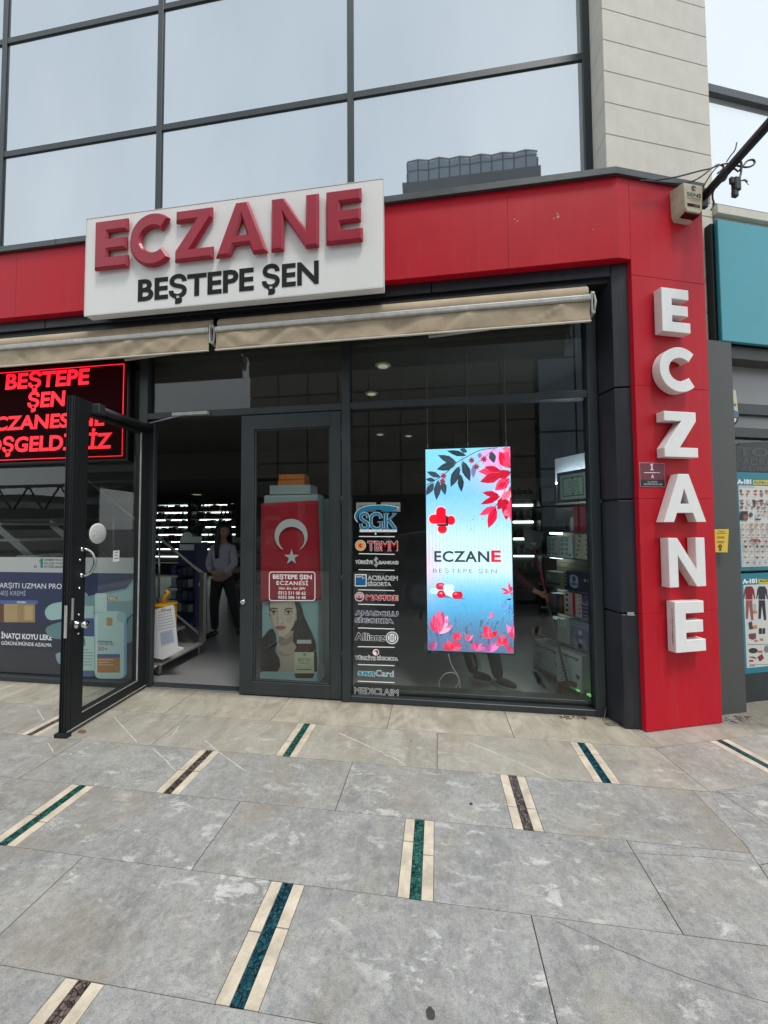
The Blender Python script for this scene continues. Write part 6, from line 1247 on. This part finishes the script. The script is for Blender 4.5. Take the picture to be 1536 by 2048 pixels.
def head(parent, c, yawd, m_h, hair=True, s_=1.0):
    c = V(c); f = V((math.sin(yawd), -math.cos(yawd), 0)); r = V((f.y*-1, f.x, 0)); r = ZV.cross(f)
    q = MB(); N = 18; K = 14
    for j in range(K+1):
        ph = math.pi*j/K; z = math.cos(ph)*.118; k = math.sin(ph)
        jw = .078*k*(1 if z > -.02 else 1+z*3.2); jd = .095*k*(1 if z > -.02 else 1+z*1.6)
        for i in range(N):
            a = 2*math.pi*i/N; x = math.sin(a)*jw; y = math.cos(a)*jd
            if abs(a) < .3 or a > 6.0: y += .018*math.exp(-((z+.012)/.02)**2)+.005*math.exp(-((z+.05)/.012)**2)
            if .25 < abs(math.sin(a)) < .6 and math.cos(a) > 0: y -= .008*math.exp(-((z-.012)/.016)**2)
            q.v.append(c+(r*x+f*y+ZV*z)*s_)
    for j in range(K):
        for i in range(N): q.f.append([j*N+i, j*N+(i+1) % N, (j+1)*N+(i+1) % N, (j+1)*N+i][::-1]); q.m.append(0); q.sm.append(True); q.c.append([(1, 1, 1, 1)]*4)
    for sx in (-1, 1): q.lathe(c+r*sx*.078*s_-ZV*.01, [(.0, -.004), (.018, 0), (.02, .006), (.008, .01)], 10, r*sx)
    h = q.build('head', m_skin, parent)
    q = MB()
    for sx in (-1, 1): q.lathe(c+r*sx*.032*s_+f*.080*s_+ZV*.012, [(.004, 0), (.010, .003), (.004, .006)], 8, f)
    q.build('eyes', M('eye_dark', (.02, .015, .012), .2), h); q = MB(); q.tube([c+r*-.022+f*.088-ZV*.05, c+f*.094-ZV*.052, c+r*.022+f*.088-ZV*.05], .006, 6); q.build('mouth', M('lips', (.30, .10, .09), .4), h)
    return h
# woman inside
t = thing('person', 'person with long dark hair in a grey sweatshirt and dark trousers standing inside the doorway', 'person', (-3.05, 5.2, 0))
X, Y = -3.13, 5.15
m_sweat = M('grey_sweatshirt', (.44, .44, .52), .85, 0, .08, 12, .4, 40); m_trou = M('dark_trousers', (.018, .018, .024), .8); m_shoe = M('black_shoe', (.012, .012, .013), .5)
skin('body', t, [[(X, Y, .90, .10), (X, Y, 1.12, .11), (X+.005, Y, 1.30, .10), (X+.01, Y-.01, 1.40, .055), (X+.02, Y-.02, 1.46, .05)],
  [(X, Y, .90, .10), (X-.08, Y, .82, .08), (X-.11, Y-.02, .48, .055), (X-.12, Y+.03, .08, .04)], [(X, Y, .90, .10), (X+.09, Y+.02, .82, .08), (X+.15, Y+.06, .48, .055), (X+.22, Y+.12, .08, .04)],
  [(X+.005, Y, 1.30, .10), (X-.145, Y, 1.29, .045), (X-.19, Y-.03, 1.06, .035), (X-.07, Y-.17, .97, .026), (X-.02, Y-.20, .97, .022)], [(X+.005, Y, 1.30, .10), (X+.145, Y+.02, 1.29, .045), (X+.20, Y-.02, 1.06, .035), (X+.10, Y-.16, .96, .026), (X+.05, Y-.2, .95, .022)]], m_skin)
skin('sweatshirt', t, [[(X, Y, .86, (.140, .115)), (X, Y, .98, (.150, .12)), (X, Y, 1.15, (.140, .115)), (X+.005, Y, 1.30, (.125, .095)), (X+.01, Y-.01, 1.385, .065)],
  [(X+.005, Y, 1.30, (.125, .095)), (X-.145, Y, 1.29, .060), (X-.195, Y-.03, 1.06, .054), (X-.07, Y-.165, .97, .042)], [(X+.005, Y, 1.30, (.125, .095)), (X+.145, Y+.02, 1.29, .060), (X+.205, Y-.02, 1.06, .054), (X+.10, Y-.155, .955, .042)]], m_sweat)
skin('trousers', t, [[(X, Y, .92, .125), (X-.08, Y, .80, .098), (X-.11, Y-.02, .48, .072), (X-.12, Y+.02, .09, .055)], [(X, Y, .92, .125), (X+.09, Y+.02, .80, .098), (X+.15, Y+.06, .48, .072), (X+.21, Y+.11, .09, .055)]], m_trou)
for dx, dy, ex_, ey_ in ((-.12, .03, -.05, -.20), (.21, .12, .22, -.03)):
    skin('shoe', t, [[(X+dx-ex_*.2, Y+dy-ey_*.2, .045, .04), (X+dx+ex_*.3, Y+dy+ey_*.3, .045, .045), (X+dx+ex_, Y+dy+ey_, .03, .032)]], m_shoe)
for sx in (-1, 1):
    base_ = V((X+.015+sx*.035, Y-.20, .965))
    skin('hand', t, [[(base_.x+sx*.04, base_.y+.03, base_.z, .022), (base_.x, base_.y, base_.z, (.026, .016)), (base_.x-sx*.035, base_.y-.01, base_.z, (.03, .014))]]+[[(base_.x-sx*.035, base_.y-.01, base_.z, (.03, .014)), (base_.x-sx*.055, base_.y-.018, base_.z-.03+k*.019, .009), (base_.x-sx*.085, base_.y-.008, base_.z-.034+k*.019, .008)] for k in range(4)]+[[(base_.x, base_.y, base_.z, (.026, .016)), (base_.x-sx*.02, base_.y-.02, base_.z+.035, .009)]], m_skin)
head(t, (X+.03, Y-.03, 1.535), .95, m_hair)
q = MB(); c = V((X+.02, Y-.005, 1.55)); f = V((math.sin(.95), -math.cos(.95), 0)); r = ZV.cross(f); N = 26; K = 20
for j in range(K+1):
    z = .115-.50*j/K
    for i in range(N):
        a = math.pi*(.30+1.40*i/(N-1)) if j > 3 else math.pi*(.30+1.40*i/(N-1))
        if z > 0: k_ = math.sqrt(max(.0, 1-(z/.125)**2)); rx, ry = .100*k_+.004, .118*k_+.004
        else: rx, ry = .100+.018*min(1, -z*4), .112-.02*min(1, -z*4)
        rx += random.uniform(-.004, .004); x = math.sin(a)*rx; y = math.cos(a)*ry
        q.v.append(c+r*x+f*y+ZV*(z-random.uniform(0, .02)*(j == K)))
for j in range(K):
    for i in range(N-1): a = j*N+i; q.f.append([a, a+1, a+N+1, a+N]); q.m.append(0); q.sm.append(True); q.c.append([(1, 1, 1, 1)]*4)
o = q.build('hair', m_hair, t); md = o.modifiers.new('th', 'SOLIDIFY'); md.thickness = .02; md.offset = 0
q = MB(); q.lathe(c+ZV*.045+f*.005, [(.100, 0), (.098, .03), (.078, .058), (.04, .076), (.004, .082)], 20); q.build('hair_crown', m_hair, t)
# sweeping person behind the LED display
t = thing('person', 'person in dark red sleeves mostly hidden behind the LED display, gripping a broom', 'person', (.45, 4.0, 0))
m_mar = M('maroon_top', (.06, .008, .018), .85, 0, .1, 14, .3, 40)
skin('body', t, [[(.38, 4.2, .95, .11), (.40, 4.18, 1.18, .12), (.43, 4.12, 1.36, .11), (.45, 4.07, 1.46, .055), (.46, 4.05, 1.52, .05)],
 [(.38, 4.2, .95, .11), (.30, 4.2, .86, .085), (.26, 4.08, .50, .06), (.36, 4.08, .09, .042)], [(.38, 4.2, .95, .11), (.48, 4.2, .86, .085), (.52, 4.05, .50, .06), (.58, 3.98, .09, .042)],
 [(.43, 4.12, 1.36, .11), (.60, 4.06, 1.34, .05), (.78, 4.06, 1.08, .038), (.98, 4.0, .93, .028), (1.03, 3.99, .91, .024)], [(.43, 4.12, 1.36, .11), (.26, 4.16, 1.34, .05), (.20, 4.05, 1.06, .038), (.40, 3.93, 1.0, .028)]], m_skin)
skin('top', t, [[(.38, 4.2, .90, (.16, .13)), (.40, 4.18, 1.18, (.17, .13)), (.43, 4.12, 1.36, (.15, .11)), (.45, 4.07, 1.45, .07)], [(.43, 4.12, 1.36, (.15, .11)), (.60, 4.06, 1.34, .075), (.78, 4.06, 1.08, .062), (.97, 4.0, .935, .046)], [(.43, 4.12, 1.36, (.15, .11)), (.26, 4.16, 1.34, .075), (.20, 4.05, 1.06, .062), (.38, 3.94, 1.01, .046)]], m_mar)
skin('trousers', t, [[(.38, 4.2, .96, .13), (.30, 4.2, .84, .10), (.26, 4.08, .50, .08), (.37, 4.06, .055, .055)], [(.38, 4.2, .96, .13), (.48, 4.2, .84, .10), (.52, 4.05, .50, .08), (.60, 3.93, .055, .058)]], m_trou)
for x, y, dx, dy in ((.60, 3.91, .165, -.105), (.38, 4.04, .17, -.06)):
    skin('shoe', t, [[(x-dx*.15, y-dy*.15, .06, .04), (x+dx*.4, y+dy*.4, .052, .042), (x+dx*.9, y+dy*.9, .036, .03)]], M('charcoal_shoe', (.03, .03, .03), .8, 0, .2, 60, .4, 90))
    q = MB(); ax = V((dx, dy, 0)).normalized(); sx_ = ZV.cross(ax); c = V((x+dx*.42, y+dy*.42, 0)); q.vprism([tuple((c+ax*(.14*math.cos(a)*1)+sx_*.046*math.sin(a))[:2]) for a in [k*.2618 for k in range(24)]], .003, .026); q.build('sole', M('pale_sole', (.22, .22, .20), .6), t)
hp = V(tuple(aty(1088, 1193, 3.99)))
skin('hand', t, [[(1.0, 3.995, .922, .024), (hp.x-.035, 3.985, hp.z+.01, (.03, .02)), (hp.x, 3.975, hp.z+.005, (.034, .018))]]+[[(hp.x, 3.975, hp.z+.005, (.034, .018)), (hp.x+.028, 3.955, hp.z+.034-k*.021, .0095), (hp.x+.022, 3.93, hp.z+.028-k*.021, .009), (hp.x+.0, 3.925, hp.z+.024-k*.02, .0085)] for k in range(4)]+[[(hp.x-.035, 3.985, hp.z+.01, (.03, .02)), (hp.x-.01, 3.95, hp.z+.05, .011), (hp.x+.01, 3.93, hp.z+.055, .009)]], m_skin)
head(t, (.48, 4.02, 1.60), .3, m_hair); q = MB(); q.lathe((.475, 4.04, 1.62), [(.112, -.06), (.112, .03), (.09, .075), (.05, .10), (.006, .108)], 20); q.build('hair', m_hair, t)
# broom and dustpan
t = thing('broom', 'broom with red and grey handle and reddish bristles in front of the shelf cartons', 'broom', (1.27, 3.80, 0))
bt = V(tuple(aty(1136, 1378, 3.80))); g0 = V((hp.x+.012, 3.945, hp.z)); tpz = V(tuple(aty(1068, 1120, 3.99)))
q = MB(); q.tube([V((bt.x, 3.82, .12)), g0+(bt-g0)*.1], .013, 8); q.build('handle_lower', M('grey_handle', (.06, .06, .055), .4), t)
q = MB(); q.tube([g0+(bt-g0)*.12, g0, g0+(g0-bt)*.42], .012, 8); q.build('handle_upper', M('red_handle', (.34, .012, .03), .35), t)
bl = V(tuple(atz(1115, 1388, .0))); bR = V(tuple(atz(1186, 1386, .0))); dv = (bR-bl); q = MB(); dn = dv.normalized(); nn_ = ZV.cross(dn)
q.add([bl+nn_*s_*.03+ZV*z+dn*(k*dv.length) for z in (.075, .11) for k in (0.06, .94) for s_ in (-1, 1)], [(0, 1, 3, 2), (4, 6, 7, 5), (0, 4, 5, 1), (2, 3, 7, 6), (0, 2, 6, 4), (1, 5, 7, 3)]); q.build('head_block', M('brush_block', (.16, .03, .03), .5), t, .01, 2)
q = MB()
for k in range(220):
    f_ = random.random(); s_ = random.uniform(-.025, .025); p = bl+dv*(.05+.9*f_)+nn_*s_+ZV*.078; e_ = bl+dv*(f_*1.02-.01)+nn_*s_*2.0+ZV*.002; w_ = dn*.0022; q.add([p-w_, p+w_, e_+w_, e_-w_], [(0, 1, 2, 3)])
o = q.build('bristles', M('bristle', (.15, .045, .04), .8), t)
t = thing('dustpan', 'grey dustpan hooked on the top of the red broom handle', 'dustpan', tuple(g0+(g0-bt)*.42))
dpc = FY(3.97); cG = lambda x, y: dpc.px(690+x/2.898, 780+y/2.898)
q = MB(); q.fprism(dpc, smooth([cG(*p) for p in ((1040, 812), (1145, 830), (1138, 890), (1120, 920), (1085, 926), (1050, 905), (1040, 870))][::-1], 4), -.012, 0); q.fprism(dpc, [cG(*p) for p in ((1036, 806), (1148, 824), (1147, 834), (1036, 816))][::-1], -.05, .004); q.build('pan', M('pan_grey', (.10, .115, .115), .4), t, .004)
q = MB(); q.fprism(dpc, [cG(*p) for p in ((1075, 885), (1112, 885), (1095, 902))][::-1], 0, .002); q.build('emblem', M('emblem', (.35, .38, .38), .5), t)
q = MB(); q.tube([V((cG(1088, 920)[0], 3.965, cG(1088, 920)[1])), g0+(g0-bt)*.40], .012, 8); q.build('socket', M('red_socket', (.2, .01, .02), .4), t)
# ================================================================== THE STREET BEHIND (seen mirrored in the glass)
def mir(px, py, y): p = aty(px, py, y); return p.x, p.z
t = thing('parked_car', 'dark grey hatchback parked at the kerb behind the viewpoint, mirrored in the shop glass', 'car', (1.1, -1.2, 0))
m_car = M('car_paint', (.20, .205, .21), .3, .3, .05, 3, coat=1); m_tyre = M('tyre', (.015, .015, .015), .8); m_cgl = M('car_glass', (.02, .025, .03), .08, 0, .05)
prof = [(-.98, .28), (-1.02, .62), (-.98, .95), (-.86, 1.22), (-.72, 1.44), (-.3, 1.50), (.5, 1.50), (1.05, 1.44), (1.75, 1.06), (2.5, .95), (2.95, .80), (3.05, .55), (3.0, .28), (2.55, .22), (2.5, .44), (2.3, .62), (2.05, .62), (1.85, .44), (1.8, .22), (.05, .22), (0, .44), (-.2, .62), (-.45, .62), (-.65, .44), (-.7, .22)]
CP_ = FY(-.32); q = MB(); q.fprism(CP_, prof, 0, 1.75); q.build('body', m_car, t, .06, 3)
def cargl(pts, nm): q = MB(); q.fprism(FY(-.32), pts, -.004, .002); q.build(nm, m_cgl, t)
cargl([(-.62, 1.02), (.55, 1.02), (.55, 1.42), (-.52, 1.40)], 'window'); cargl([(.62, 1.02), (1.62, 1.02), (1.08, 1.38), (.62, 1.42)], 'window')
for x in (-.32, 2.17):
    for y in (-.34, -1.86):
        q = MB(); q.lathe((x, y-.11, .31), [(.31, 0), (.315, .02), (.315, .18), (.30, .20)], 28, (0, 1, 0)); w_ = q.build('wheel', m_tyre, t); q = MB(); q.lathe((x, y-.0, .31), [(.19, .0), (.20, .085), (.17, .095), (.05, .09)], 20, (0, 1, 0)); q.build('rim', m_alu, w_)
q = MB(); q.box(.54, .62, -.318, -.312, .35, 1.02); q.box(.2, .36, -.312, -.29, .88, .91); q.build('door_handle', m_frame_d, t)
# buildings across the street
bm_tan = M('tan_cladding', (.20, .175, .145), .7, 0, .1, .5); bm_con = M('concrete', (.30, .30, .29), .8, 0, .1, .5); bm_gl = M_mirror('far_glass', (.30, .36, .44), (.06, .08, .10), .75); bm_dk = M('dark_window', (.03, .035, .04), .2)
t = thing('office_building', 'long brown panelled building with a dark open ground floor across the street', 'building', (0, -15, 0))
x0, _ = mir(500, 850, 22); x1_, _ = mir(1070, 850, 22); zb = 3.4
q = MB()
for k in range(9):
    for j in range(7):
        a_ = x0+(x1_-x0)*k/9; q.box(a_+.05, a_+(x1_-x0)/9-.05, -15.6, -15.0, zb+j*2.1+.05, zb+(j+1)*2.1-.05)
q.build('wall', bm_tan, t); q = MB(); q.box(x0+.1, x1_-.1, -30, -15.3, zb-.2, zb+14.6); q.build('core', bm_dk, t)
for k in range(7): q = MB(); a_ = x0+.3+(x1_-x0-.9)*k/6; q.box(a_, a_+.4, -15.9, -15.5, 0, zb); q.build('column', bm_con, t)
q = MB(); q.box(x0, x1_, -21, -20.8, 0, zb); q.build('ground_floor_glass', bm_dk, t)
t = thing('glass_building', 'blue glass block with a grid of panes beside the brown building', 'building', (14, -15, 0))
q = MB(); a_ = x1_+.2; q.box(a_, a_+12, -26, -15.2, .5, 17); q.build('core', bm_dk, t)
for k in range(6):
    for j in range(8): q = MB(); q.box(a_+k*2+.05, a_+k*2+1.95, -15.2, -15.1, .6+j*2.1, .6+j*2.1+2.0); q.build('window', bm_gl, t)
t = thing('glass_tower', 'distant dark glass tower with a zigzag roofline mirrored in the upper windows', 'tower', (6, -56, 0))
wv = (0, .16, .05, .22); p0 = aty(815, 330, 63); p1 = aty(1073, 307, 63); W_ = p1.x-p0.x; H0 = 64; N = 12
q = MB(); zz_ = [2.2, 2.9, 2.5, 2.8, 3.3, 3.1, 3.4, 4.0, 3.9, 4.1, 4.5, 4.9, 4.9]
pts = [(p0.x+W_*k/N, -56+(.16 if k % 2 else 0)) for k in range(N+1)]
for k in range(N):
    (xa, ya), (xb, yb) = pts[k], pts[k+1]; za, zb_ = 64.6-1.1*k/N+wv[k % 4], 64.6-1.1*(k+1)/N+wv[(k+1) % 4]
    q.add([(xa+.12, ya, 40), (xb-.12, yb, 40), (xb-.12, yb, zb_), (xa+.12, ya, za)], [(0, 1, 2, 3)], 0)
    q.add([(xa-.12, ya-.05, 40), (xa+.12, ya+.02, 40), (xa+.12, ya+.02, za+.2), (xa-.12, ya-.05, za+.2)], [(0, 1, 2, 3)], 1)
    for z in (63.0, 60.5, 57.6): q.add([(xa, ya+.05, z), (xb, yb+.05, z), (xb, yb+.05, z+.18), (xa, ya+.05, z+.18)], [(0, 1, 2, 3)], 1)
    q.add([(xa, ya+.06, za-.02), (xb, yb+.06, zb_-.02), (xb, yb+.06, zb_+.35), (xa, ya+.06, za+.35)], [(0, 1, 2, 3)], 1)
q.build('facade', [M('tower_glass', (.20, .25, .31), .15, 0, .15, .3), bm_dk], t); q = MB(); q.box(p0.x-.2, p1.x+.2, -70, -56.2, 0, 63.0); q.box(p0.x-.9, p1.x+.3, -70, -55.2, 0, 60.6); q.build('core', bm_dk, t)
def slabtower(name, lb, x, y, w_, d_, h, fl, m1):
    t = thing(name, lb, 'building', (x, y, 0)); q = MB(); q.box(x, x+w_, y-d_, y, 0, h); q.build('core', bm_dk, t); q = MB(); k = 0
    while k*fl < h: q.box(x-.2, x+w_+.2, y-d_-.2, y+.3, k*fl, k*fl+fl*.45); k += 1
    q.build('floor_bands', m1, t)
xx, _ = mir(212, 1000, 62); slabtower('apartment_tower', 'banded apartment tower down the street on the left', xx-6, -55, 12, 12, 24, 3, bm_con)
slabtower('apartment_tower', 'low wide banded block beside the apartment tower', xx+8, -60, 26, 12, 11, 2.8, bm_con)
slabtower('apartment_tower', 'pale banded block far along the street on the left', xx-60, -62, 34, 12, 9, 3, bm_con)
t = thing('footbridge', 'dark steel footbridge with diagonal bracing over the street on the left', 'footbridge', (-18, -14, 0))
q = MB(); q.box(-34, -9, -15.2, -15.0, 2.6, 2.9); q.box(-34, -9, -15.2, -15.0, 4.4, 4.6); q.box(-34, -9, -17.2, -15, 2.3, 2.6)
for k in range(10): q.tube([V((-34+k*2.5, -15.1, 2.8)), V((-32.75+k*2.5, -15.1, 4.5)), V((-31.5+k*2.5, -15.1, 2.8))], .07, 6)
for x in (-33, -25, -17, -10): q.box(x, x+.4, -16.5, -16.1, 0, 2.4)
q.build('truss', bm_dk, t)
t = thing('tree', 'leafy street tree beside the footbridge across the road', 'tree', (-14.5, -12, 0)); q = MB(); q.tube([V((-14.5, -12, 0)), V((-14.45, -12, 1.6)), V((-14.6, -12.1, 3.2))], [.16, .12, .06], 8)
for k in range(7): a_ = k*.9; q.tube([V((-14.5, -12, 1.9+k*.15)), V((-14.5+1.3*math.cos(a_), -12+1.3*math.sin(a_), 3.2+k*.1))], [.06, .02], 6)
q.build('trunk', M('bark', (.08, .06, .045), .9), t)
q = MB()
for k in range(1500):
    c = V((random.gauss(0, .9), random.gauss(0, .9), random.gauss(0, .6))); c = c+V((-14.5, -12, 3.6)); u = V((random.uniform(-1, 1), random.uniform(-1, 1), random.uniform(-1, 1))).normalized()*.12; v_ = u.orthogonal().normalized()*.07; q.add([c-u, c+v_, c+u, c-v_], [(0, 1, 2, 3)])
q.build('crown', M('leaves', (.06, .075, .03), .7, 0, .4, 2), t)
# natural veins crossing the slabs, a crack, and chips in the red panels
q = MB()
def vline(p, w_, z=.0009):
    p = [P0(*a) for a in p]; p = [V(x) for x in smooth([tuple(v) for v in p], 6, False)]; L_ = []; R_ = []
    for i in range(len(p)):
        d = (p[min(i+1, len(p)-1)]-p[max(i-1, 0)]).normalized(); n_ = ZV.cross(d); k = w_*random.uniform(.35, 1)*(0.4 if i in (0, len(p)-1) else 1); j_ = random.uniform(-.0015, .0015)
        L_.append(V((p[i].x, p[i].y, z))+n_*(k+j_)); R_.append(V((p[i].x, p[i].y, z))-n_*(k-j_))
    m_ = len(p); q.add(L_+R_, [(i, m_+i, m_+i+1, i+1) for i in range(m_-1)])
for a in (((227, 1432), (250, 1458), (275, 1484)), ((305, 1496), (330, 1518), (352, 1542)), ((410, 1480), (440, 1505), (492, 1542)), ((677, 1465), (720, 1484), (768, 1505)), ((933, 1482), (1030, 1522), (1128, 1568)), ((326, 1480), (345, 1470), (358, 1450)), ((95, 1484), (108, 1505)), ((75, 1418), (88, 1440)), ((768, 1508), (790, 1516), (812, 1532))): vline(a, .0042)
o = q.build('paving_veins', M('white_vein', (.58, .57, .53), .6)); o['kind'] = 'structure'
q = MB(); vline(((1113, 1842), (1180, 1872), (1300, 1925), (1420, 1968), (1560, 2010)), .0016); vline(((1205, 1700), (1270, 1705), (1400, 1712), (1490, 1722)), .0011)
o = q.build('paving_crack', M('crack', (.13, .125, .115), .9)); o['kind'] = 'structure'
q = MB(); FPn = FY(3.1555)
for x, y, k in ((1112, 432, 9), (1030, 441, 3), (1186, 455, 2), (1240, 528, 2)):
    for _ in range(k):
        a_ = FPn.px(x+random.uniform(-7, 7), y+random.uniform(-6, 6)); r_ = random.uniform(.004, .013)
        if a_[0] < 1.45: q.fprism(FPn, [(a_[0]+r_*random.uniform(.4, 1)*math.cos(i), a_[1]+r_*.6*random.uniform(.4, 1)*math.sin(i)) for i in range(6)], 0, .0006)
q.build('paint_chips', M('bare_patch', (.62, .38, .32), .7), B)
